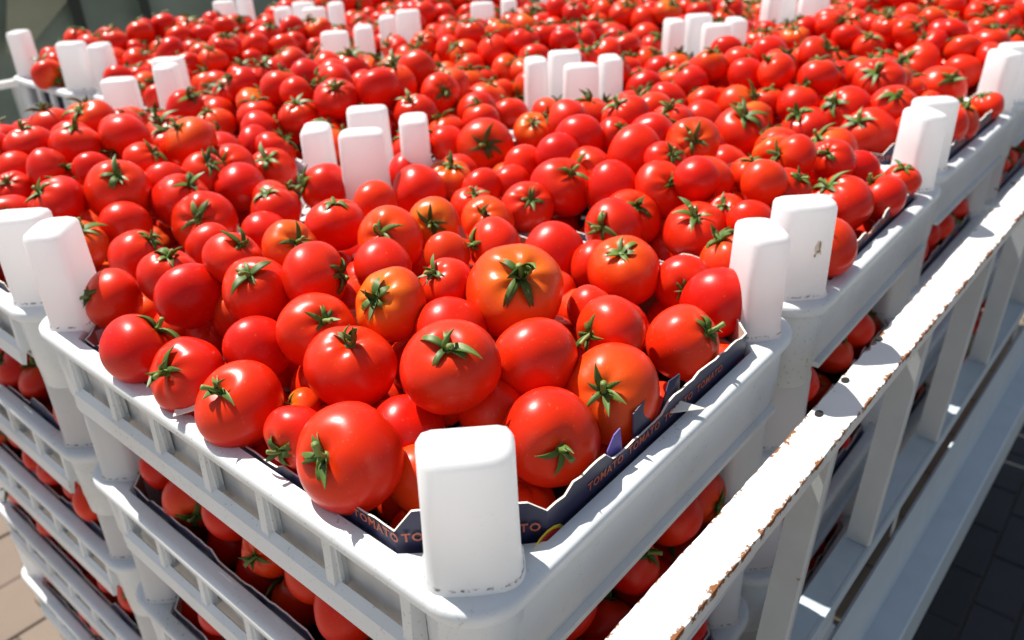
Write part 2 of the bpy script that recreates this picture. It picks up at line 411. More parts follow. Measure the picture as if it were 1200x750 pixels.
def place_crate(K, x, y, z, yaw, label, group, letters=False, pts=None):
    root = obj('tomato_crate', None, loc=W(x, y, z), rz=yaw, label=label, cat='crate', group=group)
    tray = None
    for name, me, loc, rz, sub, lab in K.parts:
        o = obj(name, me, root, Vector(loc) * S, rz)
        if name == 'carton_tray': tray = o
    if letters:
        for (lx, ly, rz, lz, sz) in K.letters:
            t = obj('lettering', text_mesh('TOMATO', sz), tray, Vector((lx, ly, lz)) * S)
            t.rotation_euler = (math.pi / 2, 0, rz)
    return root
LV = 0.70117
kitA = make_kit(.5, LV, M['crate'], M['post'], 3, -.088)
kitB = make_kit(.5, LV, M['crate'], M['post'], 11, -.112)
kitC = make_kit(.5, LV, M['crate_b'], M['post'], 23, -.094)
kitR = make_kit(.72, .35, M['crate'], M['post'], 5, -.112, liner=False)
kitR2 = make_kit(.70, .34, M['crate'], M['post'], 9, -.112, liner=False)
CR = [
 (-0.0062, -0.0042, 0.007, -0.003),
 (0.0048, 0.8349, -0.0092, 0.0063),
 (0.6222, -0.0072, 0.0036, 0.0037),
 (0.6196, 0.8242, 0.0025, 0.0048),
 (1.2577, 0.0113, -0.005, -0.0109),
 (1.2143, 0.8114, 0.0059, 0.0021),
 (1.8667, 0.0028, -0.0052, -0.023),
 (1.8635, 0.8147, 0.0004, 0.011),
 (2.4821, 0.0, 0.0, 0.0),
 (2.4821, 0.8213, 0.0, 0.01),
 (0.67, 1.62, -0.0, 0.0),
 (0.64, 2.08, 0.0, 0.0),
 (1.51, 1.65, 0.0, 0.0),
 (1.46, 2.12, 0.0, 0.0)]
tops = [
 (0, kitA, 'white plastic crate heaped with large tomatoes at the very front of the load'),
 (1, kitB, 'white tomato crate at the left edge, behind the pair of posts on the left'),
 (2, kitC, 'white tomato crate second along the rail, its post stained with a brown smear'),
 (3, kitB, 'white tomato crate directly behind the central four posts'),
 (4, kitA, 'white tomato crate third along the rail, beyond the second rail-side pair of posts'),
 (5, kitC, 'white tomato crate in the middle of the heap beyond the centre-right post group'),
 (6, kitB, 'white tomato crate fourth along the rail at the right edge of the photo'),
 (7, kitA, 'white tomato crate between the upper-right post group and the top edge'),
 (8, kitC, 'white tomato crate fifth along the rail, in the top right corner'),
 (9, kitC, 'white tomato crate farthest away, above the top-right posts'),
 (10, kitR, 'white crate turned sideways behind the upper-left posts'),
 (11, kitR2, 'blurred white crate at far left corner with blue carton behind its side windows'),
 (12, kitR, 'white crate turned sideways beyond the top-centre post group'),
 (13, kitR, 'white crate turned sideways at the top edge, left of centre'),
]
G1 = 'white plastic crates stacked full of tomatoes'
for i, K, lab in tops:
    c = CR[i]; place_crate(K, c[0], c[1], c[2], c[3], lab, G1, letters=i in (0, 2, 4))
lv_names = {0: 'front stack', 1: 'left-hand stack', 2: 'second rail-side stack', 4: 'third rail-side stack', 6: 'fourth rail-side stack', 8: 'fifth rail-side stack', 10: 'sideways crates behind the left-hand stack', 11: 'far-left corner stack'}
ordn = ['', 'second', 'third', 'fourth', 'fifth']
rj = random.Random(4)
for i, nm in lv_names.items():
    for lay in range(1, 5):
        if i in (6, 8, 10) and lay > 2: continue
        K = {0: kitB, 1: kitC, 2: kitB, 4: kitC, 6: kitA, 8: kitB, 10: kitR, 11: kitR2}[i] if lay % 2 else {0: kitC, 1: kitA, 2: kitC, 4: kitA, 6: kitB, 8: kitC, 10: kitR, 11: kitR2}[i]
        c = CR[i]
        place_crate(K, c[0] + rj.uniform(-.004, .004), c[1] + rj.uniform(-.004, .004), c[2] - PITCH * lay, c[3] + rj.uniform(-.004, .004),
                    f'white slotted crate, {ordn[lay]} from the top of the {nm}', G1)
stained = [o for o in col.objects if 'brown smear' in o.get('label', '')][0]
post = [o for o in stained.children if o.name.startswith('corner_post')][0]
M['smear'] = simple('brown_smear', (.46, .32, .20), .7, .4, 300)
M['smear_faint'] = simple('faint_smear', (.80, .72, .62), .5, .15, 300); rsm = random.Random(6)
dv = Vector((-1, -1, 0)).normalized(); tv = Vector((1, -1, 0)).normalized()
for bb, zz, w, h, mt in ((.011, -.055, .0042, .0105, 'smear_faint'), (.013, -.052, .0016, .0060, 'smear'), (.0125, -.0600, .0030, .0022, 'smear'), (.0085, -.066, .0012, .0020, 'smear'), (.0155, -.0635, .0007, .0007, 'smear')):
    b = MB(); pts = []
    for i in range(10):
        a = 2 * math.pi * i / 10; rr = rsm.uniform(.72, 1.1); pts.append(dv * (.0322 if mt == 'smear_faint' else .0325) + tv * (bb + w * rr * math.cos(a)) + Vector((0, 0, zz + h * rr * math.sin(a))))
    b.rings([[tuple(p - dv * .003) for p in pts], [tuple(p) for p in pts]]); obj('smear', b.mesh('smear', M[mt], 0), post)
# torn and folded flaps on the front crate's carton (seen along its rail side)
front = [o for o in col.objects if o.get('label', '').endswith('very front of the load')][0]
tray0 = [o for o in front.children if o.name.startswith('carton_tray')][0]
def flap(pts, mat, th=.0012):
    b = MB(); a = [Vector(p) for p in pts]; nrm = (a[1] - a[0]).cross(a[2] - a[0]).normalized() * th
    b.rings([[tuple(p) for p in a], [tuple(p + nrm) for p in a]]); return b.mesh('carton_flap', mat, 0)
for pts, mt, lb in (
    ([(0.148, -0.021, -0.118), (0.185, -0.022, -0.116), (0.186, -0.018, -0.092), (0.176, -0.018, -0.094)], M['carton_flap'], 'violet folded carton flap'),
    ([(0.262, -0.024, -0.116), (0.285, -0.024, -0.112), (0.300, -0.050, -0.120)], M['torn'], 'torn pale carton strip lying on the rim'),
    ([(0.250, -0.022, -0.118), (0.292, -0.022, -0.116), (0.296, -0.018, -0.088), (0.280, -0.015, -0.090)], M['carton'], None),
    ([(0.205, -0.022, -0.118), (0.236, -0.022, -0.116), (0.232, -0.017, -0.084), (0.210, -0.017, -0.090)], M['carton'], None),
    ([(-0.024, 0.118, -0.118), (-0.024, 0.160, -0.118), (-0.018, 0.150, -0.100), (-0.018, 0.128, -0.102)], M['carton_in'], None),
    ([(-0.026, 0.360, -0.114), (-0.028, 0.400, -0.112), (-0.048, 0.385, -0.124)], M['torn'], 'torn pale carton strip lying on the rim'),
    ([(-0.026, 0.480, -0.114), (-0.028, 0.505, -0.112), (-0.040, 0.500, -0.124)], M['torn'], 'torn pale carton strip lying on the rim'),
    ([(0.440, 0.400, -0.110), (0.485, 0.400, -0.110), (0.472, 0.405, -0.080), (0.450, 0.405, -0.090)], M['carton_in'], 'raw grey carton flap standing among the tomatoes')):
    obj('carton_flap', flap(pts, mt), tray0, label=lb)
# printed picture at the foot of the cut corner
b = MB(); k = 16
def blob_pts(r, z0, dn):
    ux, uy = 1 / math.sqrt(2), -1 / math.sqrt(2); cx, cy = .0355, -.0045
    return [(cx + ux * r * math.cos(2 * math.pi * i / k) - dn * .7, cy * 0 - .006 - dn + 0 * i, z0 + r * .7 * math.sin(2 * math.pi * i / k)) for i in range(k)]
for r, dn, mt, nm in ((.020, .0008, M['ink_y'], 'printed_outline'), (.017, .0014, M['ink_r'], 'printed_picture')):
    b = MB(); b.add([(.062 + r * 1.3 * math.cos(2 * math.pi * i / k), -.0272 - dn, -.142 + r * math.sin(2 * math.pi * i / k)) for i in range(k)], [tuple(range(k))])
    obj(nm, b.mesh(nm, mt, 0), tray0)

# ---------------------------------------------------------------- tomatoes
BLOB = [
-4,147,-88,51,-79,-12,60,0,1,109,125,-38,48,-37,-32,87,0,1,137,26,-93,48,-55,-77,33,0,1,233,21,-94,51,-75,-26,60,2,1,
266,174,-37,56,-38,-52,77,5,1,-12,313,-95,46,-56,-6,82,0,1,79,241,-68,47,-11,-26,96,0,1,195,89,-58,43,48,76,-44,1,0,
367,15,-95,43,3,-78,63,0,1,160,264,-37,42,-78,-8,62,8,1,-16,406,-95,44,-77,-11,63,0,1,470,160,-87,49,-42,-10,90,2,1,
-20,503,-95,42,67,-33,66,0,1,69,537,-73,41,34,82,-45,0,0,152,387,-36,43,54,-83,12,0,1,107,441,-53,42,-39,-37,84,0,1,
297,67,-65,40,-96,18,22,0,1,28,87,-177,40,-66,-69,28,1,0,96,316,-59,43,-18,-71,68,0,1,471,29,-93,44,87,5,-49,0,0,
25,655,-95,40,-89,11,44,0,1,194,955,-64,53,-16,-61,77,0,1,882,31,-96,52,-36,45,82,0,1,113,998,-67,47,-66,6,75,0,1,
650,154,-92,47,-44,-16,88,0,1,55,375,-84,38,30,84,-45,0,0,-10,220,-95,34,-98,-18,-1,0,1,203,18,-172,36,-72,5,70,1,0,
663,405,-80,51,-22,-57,79,0,1,275,498,-37,40,7,-8,99,0,1,254,814,-106,53,-63,-57,53,0,1,41,107,-121,33,61,46,-64,6,0,
281,396,-37,44,-71,-34,62,2,1,230,76,-322,41,-52,5,85,1,1,70,151,-100,36,19,43,-88,0,0,1290,127,-103,56,-62,23,75,0,1,
803,698,-98,56,-71,-61,35,1,1,344,18,-178,36,53,-39,75,0,0,375,1031,-37,48,-50,2,87,3,1,588,419,-94,43,-40,-59,70,0,1,
586,255,-90,44,-92,-5,38,0,1,704,-16,-94,44,-60,23,77,1,1,418,-2,-147,37,9,43,90,0,0,128,518,-41,37,26,-57,78,0,1,
111,46,-167,36,17,-27,95,0,0,723,197,-42,36,92,5,-39,0,0,137,101,-93,33,53,67,-52,1,0,773,112,-45,35,78,49,-38,3,0,
536,612,-95,47,48,77,-42,0,0,453,754,-94,46,-87,31,39,0,1,222,346,-37,36,40,40,-82,0,0,1156,330,-98,56,-38,-24,90,0,1,
728,1052,-37,48,-23,-45,86,0,1,306,1135,-37,48,-91,-26,-34,0,1,370,888,-94,44,65,64,-40,0,0,108,751,-95,41,48,-46,75,0,1,
264,895,-91,49,22,-51,83,0,1,720,254,-69,45,-37,-74,56,0,1,694,329,-77,46,54,82,20,0,0,230,247,-37,33,-56,13,82,0,1,
484,285,-102,46,69,60,-40,0,0,20,329,-415,42,-21,71,68,2,1,6,206,-331,42,44,81,-40,0,1,502,91,-97,38,-85,-49,20,0,1,
784,343,-47,49,69,63,-36,0,0,956,-8,-98,40,-25,54,80,0,1,352,-1,-336,38,18,80,57,1,1,868,285,-40,47,-76,-45,47,2,1,
348,276,-37,37,-84,49,23,0,1,804,1003,-28,48,40,87,28,0,1,263,8,-345,38,23,-67,71,0,1,356,391,-38,36,-76,-53,38,8,1,
7,533,-355,43,-60,-79,-11,1,1,1504,185,-49,56,-68,4,74,0,1,163,891,-99,41,8,100,-4,0,0,81,604,-71,39,4,-31,95,0,1,
913,122,-45,38,-65,71,25,1,1,235,1178,-35,44,10,-17,98,0,1,187,480,-37,37,-8,-82,56,5,1,183,195,-57,39,7,48,-88,1,0,
1,286,-165,37,-36,9,93,0,0,88,314,-328,37,-40,1,92,0,1,220,9,-416,39,59,34,73,1,1,689,89,-76,35,67,73,-14,0,0,
181,1247,-32,43,-5,8,100,0,1,980,85,-63,39,-72,11,69,0,1,1414,286,-32,44,34,16,93,1,1,1383,114,-66,49,-54,-20,81,0,1,
1276,247,-107,55,-29,39,88,0,1,6,357,-335,38,-95,-21,23,1,1,669,1111,-70,44,-13,-17,98,1,1,583,63,-91,46,-19,47,86,1,1,
158,1125,-53,40,77,-62,17,0,1,89,1001,-571,44,-38,-39,84,0,1,1770,123,-107,56,-58,-55,60,0,1,1350,196,-81,54,-72,33,61,0,1,
339,739,-97,42,-29,0,96,0,1,654,267,-99,46,-33,-51,79,0,1,507,432,-95,41,-59,-35,73,2,1,663,0,-347,37,-26,50,83,0,1,
924,936,-50,45,-34,-89,29,0,1,292,305,-37,29,52,74,-43,6,0,12,884,-361,41,32,-5,95,1,1,1413,379,-30,42,-49,41,77,0,1,
489,963,-111,45,-47,-38,80,0,1,824,914,-73,47,-45,-13,89,0,1,793,466,-45,46,90,44,-7,0,0,416,582,-69,35,24,84,-48,3,0,
892,7,-360,40,27,-40,87,1,1,80,871,-95,42,14,-45,88,3,1,421,6,-350,43,-6,-100,-3,1,1,906,443,-27,45,-56,20,80,0,1,
18,1047,-375,41,-17,21,96,1,1,615,615,-97,44,-7,-23,97,5,1,727,460,-53,40,55,59,-59,0,0,23,957,-839,43,-51,-31,80,0,1,
343,949,-75,40,1,-70,72,0,1,934,682,-98,43,-45,-38,81,5,1,16,413,-421,37,44,-73,52,0,1,1937,223,-92,56,-65,58,50,0,1,
18,485,-413,38,65,-66,-37,1,1,12,449,-337,38,51,-33,80,0,1,779,75,-571,42,-62,7,78,0,1,1349,295,-79,46,31,-6,95,0,1,
581,1413,-79,46,6,-55,84,0,1,1665,-1,-107,36,-24,39,89,0,1,285,1038,-53,37,36,-65,67,0,1,1431,455,-51,43,70,26,66,0,1,
288,697,-103,36,-17,32,-93,0,0,196,702,-95,35,59,66,-47,0,0,602,2208,-97,43,36,-80,-49,2,1,336,1324,-39,46,-60,1,80,2,1,
1444,554,-43,41,-1,-21,98,3,1,973,1056,-21,45,90,44,-1,3,1,13,961,-596,44,9,-71,70,1,1,823,91,-65,35,-16,-58,80,0,1,
851,534,-37,43,-55,79,27,0,1,732,1249,-41,48,27,16,95,1,1,665,1,-833,43,19,-83,53,1,1,2032,289,-32,40,-33,-68,66,1,1,
967,3,-345,42,77,21,60,0,1,770,278,-42,35,-27,-65,71,0,1,8,541,-579,41,-11,-53,-84,0,1,18,929,-683,39,-70,34,64,0,1,
14,1076,-445,40,52,61,-60,1,1,693,10,-414,41,-44,25,86,0,1,326,115,-66,27,84,3,-55,2,0,1927,117,-96,45,99,14,5,0,0,
9,644,-648,38,30,-19,93,0,1,962,10,-172,39,48,-39,79,1,0,544,1028,-98,42,64,-34,69,0,1,154,31,-334,44,4,28,96,1,1,
1606,369,-27,44,-2,-83,56,0,1,1050,-10,-98,32,-20,-6,98,0,1,1998,142,-57,43,51,47,72,4,1,9,1123,-375,44,-70,27,66,0,1,
493,221,-106,36,22,88,-42,2,0,710,523,-80,38,46,81,-35,0,0,716,1170,-42,42,84,-24,48,0,1,717,1381,-48,42,-75,9,66,0,1,
1365,559,-71,44,1,59,80,0,1,1030,828,-106,43,31,49,82,0,1,779,780,-100,38,-4,69,-72,0,0,609,534,-94,35,55,77,-32,1,0,
821,-2,-847,42,35,36,87,0,1,13,582,-419,41,-44,-31,84,0,1,15,282,-335,36,-12,-46,88,1,1,1977,426,-47,41,49,12,86,0,1,
410,969,-85,44,-73,-40,56,0,1,1952,356,-66,42,-47,-15,87,0,1,1336,1136,-52,47,-15,21,97,0,1,820,-1,-595,43,-2,-61,79,1,1,
89,913,-584,36,61,64,47,0,1,587,1315,-106,47,-22,12,97,2,1,1388,15,-89,42,-28,47,84,0,1,1449,9,-170,36,-61,-63,-48,2,0,
845,1713,-50,40,-5,-11,99,1,1,208,1068,-53,33,17,94,-28,0,0,101,1149,-74,35,-38,-45,81,0,1,797,213,-65,41,-23,46,-86,4,1,
1374,1254,-18,44,-16,-4,99,1,1,869,362,-40,44,66,-11,74,0,1,281,1391,-53,48,-8,29,95,1,1,16,616,-338,39,29,-94,17,0,1,
895,792,-82,41,3,24,97,1,1,638,954,-104,46,55,-17,82,3,1,1438,979,-27,42,65,26,72,0,1,650,-3,-577,39,-56,-68,-47,1,1,
2000,995,-28,47,1,-42,91,7,1,1370,1060,-25,44,25,-23,94,0,1,22,929,-420,37,59,-17,79,1,1,1955,8,-426,39,-66,29,70,1,1,
1316,420,-90,44,14,-79,59,3,1,58,1062,-93,42,-49,-82,31,0,1,2086,358,-36,45,-27,0,96,1,1,885,1037,-38,49,1,-3,100,1,1,
740,8,-345,38,42,20,89,0,1,1239,455,-107,45,37,51,-78,2,0,798,1843,-31,42,-64,50,58,0,1,658,509,-93,33,62,61,-48,0,0,
729,399,-69,41,-92,13,37,1,1,645,1232,-83,44,14,25,96,0,1,607,1163,-98,46,82,-18,55,0,1,1030,56,-86,35,88,43,-17,0,0,
745,6,-839,37,-28,-80,53,0,1,539,492,-95,36,-16,-32,93,0,1,1456,18,-851,43,16,4,99,1,1,13,1174,-673,44,18,68,71,0,1,
920,2236,-32,42,8,41,91,3,1,2062,508,-37,41,-20,-85,49,0,1,697,8,-659,39,-20,-95,26,1,1,21,1199,-835,40,-82,-13,-56,0,1,
1577,86,-579,44,33,-60,73,2,1,1365,684,-93,45,24,48,84,0,1,1975,570,-63,43,-28,11,95,6,1,2075,97,-50,47,9,5,99,0,1,
1104,131,-88,46,-38,55,75,3,1,385,802,-107,43,72,-14,68,1,1,902,1749,-32,42,32,17,93,1,1,931,543,-47,46,-3,-2,100,1,1,
13,883,-861,36,-25,41,88,0,1,986,189,-70,38,26,70,67,6,1,598,700,-98,44,48,-82,30,0,1,1984,1147,-42,47,-16,-35,92,1,1,
12,1239,-928,42,-58,-73,-35,0,1,954,374,-40,43,-16,2,99,0,1,277,961,-76,39,28,95,16,0,0,1009,1752,-42,41,3,63,78,1,1,
1340,1000,-54,44,49,41,77,0,1,874,1406,-30,47,-30,44,85,2,1,861,172,-69,36,-7,-6,100,1,1,712,140,-80,32,-63,-10,77,0,1,
1356,366,-80,37,1,-1,100,1,1,79,166,-321,38,36,15,92,0,1,2079,189,-30,41,-39,39,-84,0,1,95,551,-142,34,-35,-50,79,0,0,
2007,217,-52,40,-49,61,62,0,1,13,1119,-1078,42,95,-10,-29,2,1,1263,1789,-36,41,-45,14,88,4,1,934,5,-893,40,97,-3,24,1,1,
1517,898,-64,46,-56,47,68,0,1,744,2190,-45,46,53,-9,85,1,1,1466,13,-103,43,-3,-33,94,1,1,542,1098,-100,42,62,-78,-8,0,1,
1982,68,-67,42,1,-74,68,1,1,732,5,-589,43,57,-71,42,0,1,466,73,-317,39,40,-30,87,0,1,135,1206,-56,32,0,77,-64,0,0,
1072,930,-95,48,30,-18,94,2,1,844,425,-43,34,-28,-70,66,0,1,118,501,-105,41,-41,-20,89,1,0,1910,7,-341,42,37,17,92,1,1,
1589,476,-31,44,29,63,72,0,1,778,1115,-22,43,-98,-3,21,0,1,662,1889,-90,44,-61,-79,-6,0,1,37,278,-112,22,-78,36,52,6,1,
958,856,-90,48,-4,93,36,1,1,702,85,-831,39,-58,-52,63,1,1,1954,1321,-44,42,-34,-29,89,0,1,1340,1409,-56,41,-65,-33,68,2,1,
8,1126,-602,38,-1,0,100,0,1,1270,565,-90,44,82,20,53,1,1,1444,24,-1081,40,-25,73,63,1,1,10,1336,-921,43,27,-29,92,0,1,
7,1484,-920,41,15,-62,77,0,1,2538,156,-71,46,10,36,93,0,1,997,976,-56,47,-61,21,76,3,1,704,72,-581,39,-6,-13,99,0,1,
821,1272,-41,48,-50,86,-15,0,1,792,1762,-60,45,2,62,79,1,1,1597,888,-56,41,7,42,90,2,1,821,2218,-45,45,15,13,98,1,1,
1975,1065,-55,47,92,-38,4,2,1,2570,237,-56,46,-24,-73,64,0,1,1253,1153,-82,45,-36,44,82,1,1,1434,1194,-22,43,15,-22,96,5,1,
8,1462,-834,39,-81,14,57,2,1,1194,1826,-35,46,-7,100,5,0,1,1319,498,-100,45,16,80,58,1,1,1581,580,-38,44,84,37,40,1,1,
22,1052,-849,41,-25,20,95,0,1,1177,2171,-50,43,49,40,77,3,1,669,1705,-113,43,-4,90,43,0,1,1319,1287,-57,40,53,-77,35,1,1,
711,933,-73,45,-14,40,90,1,1,802,2054,-81,43,29,-57,77,1,1,1286,1049,-82,45,-14,-79,59,3,1,412,6,-575,42,57,-16,81,0,1,
849,11,-426,38,-32,-20,93,1,1,2107,943,-36,44,8,12,99,1,1,1678,1750,-44,46,2,20,98,0,1,24,886,-614,36,8,75,66,0,1,
88,405,-330,44,-17,7,98,0,1,1464,1068,-24,45,10,14,98,0,1,997,440,-45,49,13,92,36,2,1,837,840,-106,45,-2,37,93,1,1,
1511,509,-47,45,77,26,59,1,1,51,143,-164,35,-79,-15,60,0,0,158,877,-835,43,27,-13,95,0,1,1308,1215,-63,44,-59,38,71,3,1,
1089,9,-403,42,-14,-12,98,1,1,1299,26,-362,39,28,-96,0,0,1,425,138,-330,42,-34,66,-68,1,1,35,1015,-192,38,-3,-25,97,0,0,
92,1091,-599,40,14,59,79,2,1,93,927,-831,42,-19,-3,98,1,1,1244,349,-97,46,-4,59,81,7,1,1079,1724,-59,47,43,74,52,2,1,
1499,16,-411,38,59,12,80,1,1,1034,2298,-33,44,-6,66,75,0,1,1048,0,-1090,41,4,49,87,2,1,1046,723,-93,44,42,-36,83,2,1,
1042,2,-822,39,13,30,94,1,1,1018,2184,-58,45,-9,40,91,1,1,24,1159,-934,44,20,1,98,1,1,179,247,-117,39,-30,47,83,0,0,
913,1214,-36,43,-4,8,100,0,1,787,1363,-37,44,-54,-7,84,0,1,1600,250,-54,42,-2,-33,94,2,1,2228,153,-39,43,4,14,99,2,1,
1094,5,-898,43,35,-40,85,0,1,2218,281,-28,42,54,-22,81,5,1,959,7,-1078,42,28,69,67,1,1,1262,965,-69,42,-13,-24,96,3,1,
158,128,-328,42,0,9,100,0,1,1085,2154,-59,42,34,45,83,0,1,88,282,-405,36,-25,47,84,1,1,698,1315,-80,46,34,-42,84,6,1,
23,1038,-604,41,13,22,97,1,1,11,1199,-1080,42,-57,-9,-81,1,1,1073,9,-675,44,-22,-92,34,1,1,649,1398,-105,43,53,84,-13,3,1,
782,11,-670,42,0,1,100,0,1,10,1298,-837,40,-1,82,58,1,1,1350,896,-62,47,9,61,79,2,1,965,263,-99,39,32,-35,88,0,0,
764,43,-94,42,-19,-64,74,1,1,962,1714,-70,36,-12,85,52,1,1,1426,909,-60,41,-25,-40,88,0,1,747,1555,-83,45,-75,-56,36,1,1,
2611,328,-46,43,87,45,21,2,1,316,78,-325,40,19,-87,46,1,1,1878,997,-80,44,59,17,-79,1,1,303,3,-418,42,-31,-57,-76,0,1,
715,1448,-76,42,-58,-29,76,0,1,468,1305,-96,48,-35,-23,91,0,1,764,2310,-39,45,11,-5,99,1,1,93,314,-127,39,20,34,92,0,0,
2255,911,-47,45,-59,5,81,0,1,678,213,-157,39,-33,-17,93,0,0,24,1081,-685,42,-73,68,11,0,1,8,1197,-603,37,-7,-25,97,0,1,
1516,979,-39,44,-27,3,96,0,1,1525,1183,-23,47,28,-33,90,4,1,2131,2,-861,41,-21,96,19,0,1,1593,1010,-26,41,14,34,93,0,1,
638,1787,-106,46,18,-72,67,3,1,1966,1397,-38,44,55,-59,59,0,1,2069,585,-52,43,-19,44,87,0,1,1620,1853,-61,46,-9,10,99,1,1,
979,3,-595,37,47,19,86,0,1,95,883,-650,40,-20,35,92,1,1,1608,817,-92,46,-15,-71,68,2,1,1372,17,-1099,39,22,-59,78,1,1,
237,969,-179,37,-12,-59,80,2,0,1541,751,-98,44,74,-67,3,0,1,893,2,-580,38,11,13,99,0,1,1531,27,-845,39,-92,-39,-1,0,1,
2054,5,-1089,38,-5,4,100,0,1,667,1029,-102,43,-2,-35,94,0,1,84,533,-653,41,-10,-10,99,1,1,933,6,-669,39,-9,70,71,1,1,
378,10,-421,42,-20,8,98,0,1,924,1329,-40,45,-48,67,56,1,1,1342,24,-669,37,-68,-6,73,1,1,1283,1465,-72,42,-72,32,62,0,1,
1415,21,-660,42,-68,17,71,0,1,1414,24,-411,37,19,7,98,0,1,777,79,-804,40,86,5,50,1,1,90,644,-327,37,-24,21,95,1,1,
1004,5,-659,37,4,-60,80,0,1,2025,1246,-44,45,17,-56,81,2,1,2202,66,-70,46,-30,2,96,1,1,957,11,-828,40,-81,-35,47,0,1,
781,-7,-150,37,-45,-7,89,1,0,163,141,-170,37,-77,25,58,1,0,1105,1830,-43,45,18,-23,96,0,1,1525,14,-346,39,22,-59,-78,1,1,
387,164,-109,36,-4,10,99,1,0,1508,822,-90,41,28,0,96,0,1,992,1146,-39,47,-45,-28,85,3,1,1536,423,-44,43,-5,-49,87,1,1,
448,1065,-88,45,77,-55,-33,0,1,1423,632,-88,45,31,40,86,7,1,100,393,-132,38,36,93,7,0,0,349,1238,-50,46,48,52,70,1,1,
500,102,-162,40,42,90,14,0,0,21,1079,-929,37,-3,-16,99,1,1,2235,350,-30,43,11,-85,51,2,1,1663,117,-122,35,-18,84,52,2,0,
1914,15,-1088,37,-20,42,88,1,1,1948,15,-1166,40,41,39,83,0,1,1912,17,-830,39,95,-16,27,1,1,1762,1736,-57,43,71,32,63,0,1,
2140,16,-1086,36,-40,6,91,1,1,1533,23,-1099,42,10,19,98,0,1,2628,592,-59,47,-47,-47,74,0,1,414,84,-388,43,-43,13,89,0,1,
2160,882,-70,44,-22,-17,96,1,1,1135,1043,-91,45,12,9,99,4,1,1375,28,-354,43,-52,32,79,1,1,675,2348,-183,34,33,-84,43,0,0,
1187,1708,-79,42,-54,-68,50,0,1,81,1168,-600,41,62,33,71,0,1,13,1291,-599,38,87,-38,31,2,1,1720,13,-1154,41,-98,-2,21,0,1,
80,410,-564,40,-13,38,92,1,1,688,662,-115,40,-89,-8,-45,0,1,777,1645,-96,47,13,23,96,2,1,1681,170,-96,39,6,4,100,1,1,
2247,2,-426,37,-28,46,84,0,1,1610,27,-830,42,15,14,98,0,1,2292,1,-843,42,-39,30,87,2,1,14,1284,-1104,42,63,-10,77,1,1,
701,1826,-104,42,11,-89,44,3,1,1554,2349,-57,44,42,23,88,0,1,1209,1065,-94,42,5,8,100,0,1,1083,2231,-47,47,-2,-23,97,1,1,
2070,440,-46,41,-2,0,100,0,1,1751,889,-88,46,-9,-36,93,0,1,880,10,-1096,44,-3,2,100,0,1,271,150,-308,40,-3,-20,98,0,1,
2133,10,-359,40,69,46,56,1,1,2204,10,-858,44,7,6,100,0,1,1396,1333,-35,43,-31,-72,62,1,1,2104,87,-337,42,59,-25,77,0,1,
865,2172,-72,38,72,-7,69,0,1,745,76,-885,37,1,-99,-11,1,1,1653,20,-671,39,-17,39,91,1,1,1829,1072,-90,46,-26,-89,-39,0,1,
2000,662,-82,40,-33,-2,94,0,1,1017,9,-919,37,0,61,79,1,1,1972,920,-67,44,-35,-86,36,0,1,1078,2,-1157,41,-59,-50,63,1,1,
1936,20,-667,42,63,12,77,1,1,452,5,-644,38,-98,-16,-8,0,1,706,808,-97,42,-28,39,88,0,1,989,1229,-51,45,17,-33,93,4,1,
29,949,-173,37,30,-1,95,0,0,1453,19,-341,36,-35,83,44,1,1,1595,182,-54,41,-11,-23,97,4,1,1010,1341,-51,47,-14,-30,94,7,1,
1691,22,-358,38,16,53,84,0,1,1176,884,-86,45,-89,28,-35,2,1,2638,199,-44,46,48,-4,88,1,1,1147,1761,-58,39,18,50,85,1,1,
1148,957,-100,41,19,60,78,3,1,2065,876,-76,45,-21,-67,71,1,1,1626,739,-102,46,23,3,97,4,1,1725,86,-593,36,68,8,73,0,1,
298,151,-106,37,38,-9,92,0,0,730,1916,-96,41,-4,12,99,0,1,1593,16,-367,41,-16,-80,58,0,1,1266,1390,-82,46,-3,-56,83,1,1,
1047,17,-159,42,-2,-32,95,0,0,83,572,-335,42,-91,2,-42,0,1,95,1007,-836,41,55,25,80,1,1,2184,75,-568,40,58,-43,69,0,1,
2338,-1,-666,42,-6,-13,99,0,1,2293,1,-1081,43,18,-60,78,0,1,431,1234,-101,47,6,2,100,1,1,856,8,-915,41,-73,-38,57,1,1,
2205,1,-1075,38,-67,12,-73,0,1,835,1190,-33,45,-87,43,24,0,1,331,398,-93,37,-18,66,73,4,0,1238,2209,-61,45,5,-77,64,1,1,
198,386,-92,36,76,-49,42,1,0,90,496,-330,43,-85,-4,53,0,1,1880,1735,-77,45,66,64,40,0,1,1989,9,-859,42,-35,29,89,0,1,
683,2239,-172,41,39,-54,75,2,0,1559,1941,-77,41,-64,-55,54,0,1,1613,19,-1104,40,7,62,78,0,1,2253,13,-674,42,-9,-41,91,0,1,
1805,2222,-58,45,-89,-36,28,2,1,668,412,-164,34,12,92,37,3,0,2205,1,-367,38,5,-32,95,1,1,877,1640,-90,43,6,-13,99,0,1,
2627,482,-25,46,11,9,99,0,1,1487,100,-584,40,-76,-4,-64,1,1,2194,484,-48,43,-54,74,40,2,1,89,630,-156,34,11,-27,96,1,0,
7,458,-597,38,36,-67,65,0,1,1113,230,-107,48,42,68,60,2,1,2104,9,-661,40,10,-7,99,2,1,21,1382,-1100,36,-9,5,100,1,1,
1326,21,-1161,40,-36,11,93,0,1,2327,893,-85,42,-22,-37,90,5,1,696,2344,-98,42,26,-36,90,0,1,1417,26,-927,40,-32,54,78,2,1,
403,233,-116,39,-18,-6,98,0,0,1419,828,-89,46,33,-28,90,2,1,135,177,-109,36,78,20,59,0,0,883,1826,-56,42,15,56,81,4,1,
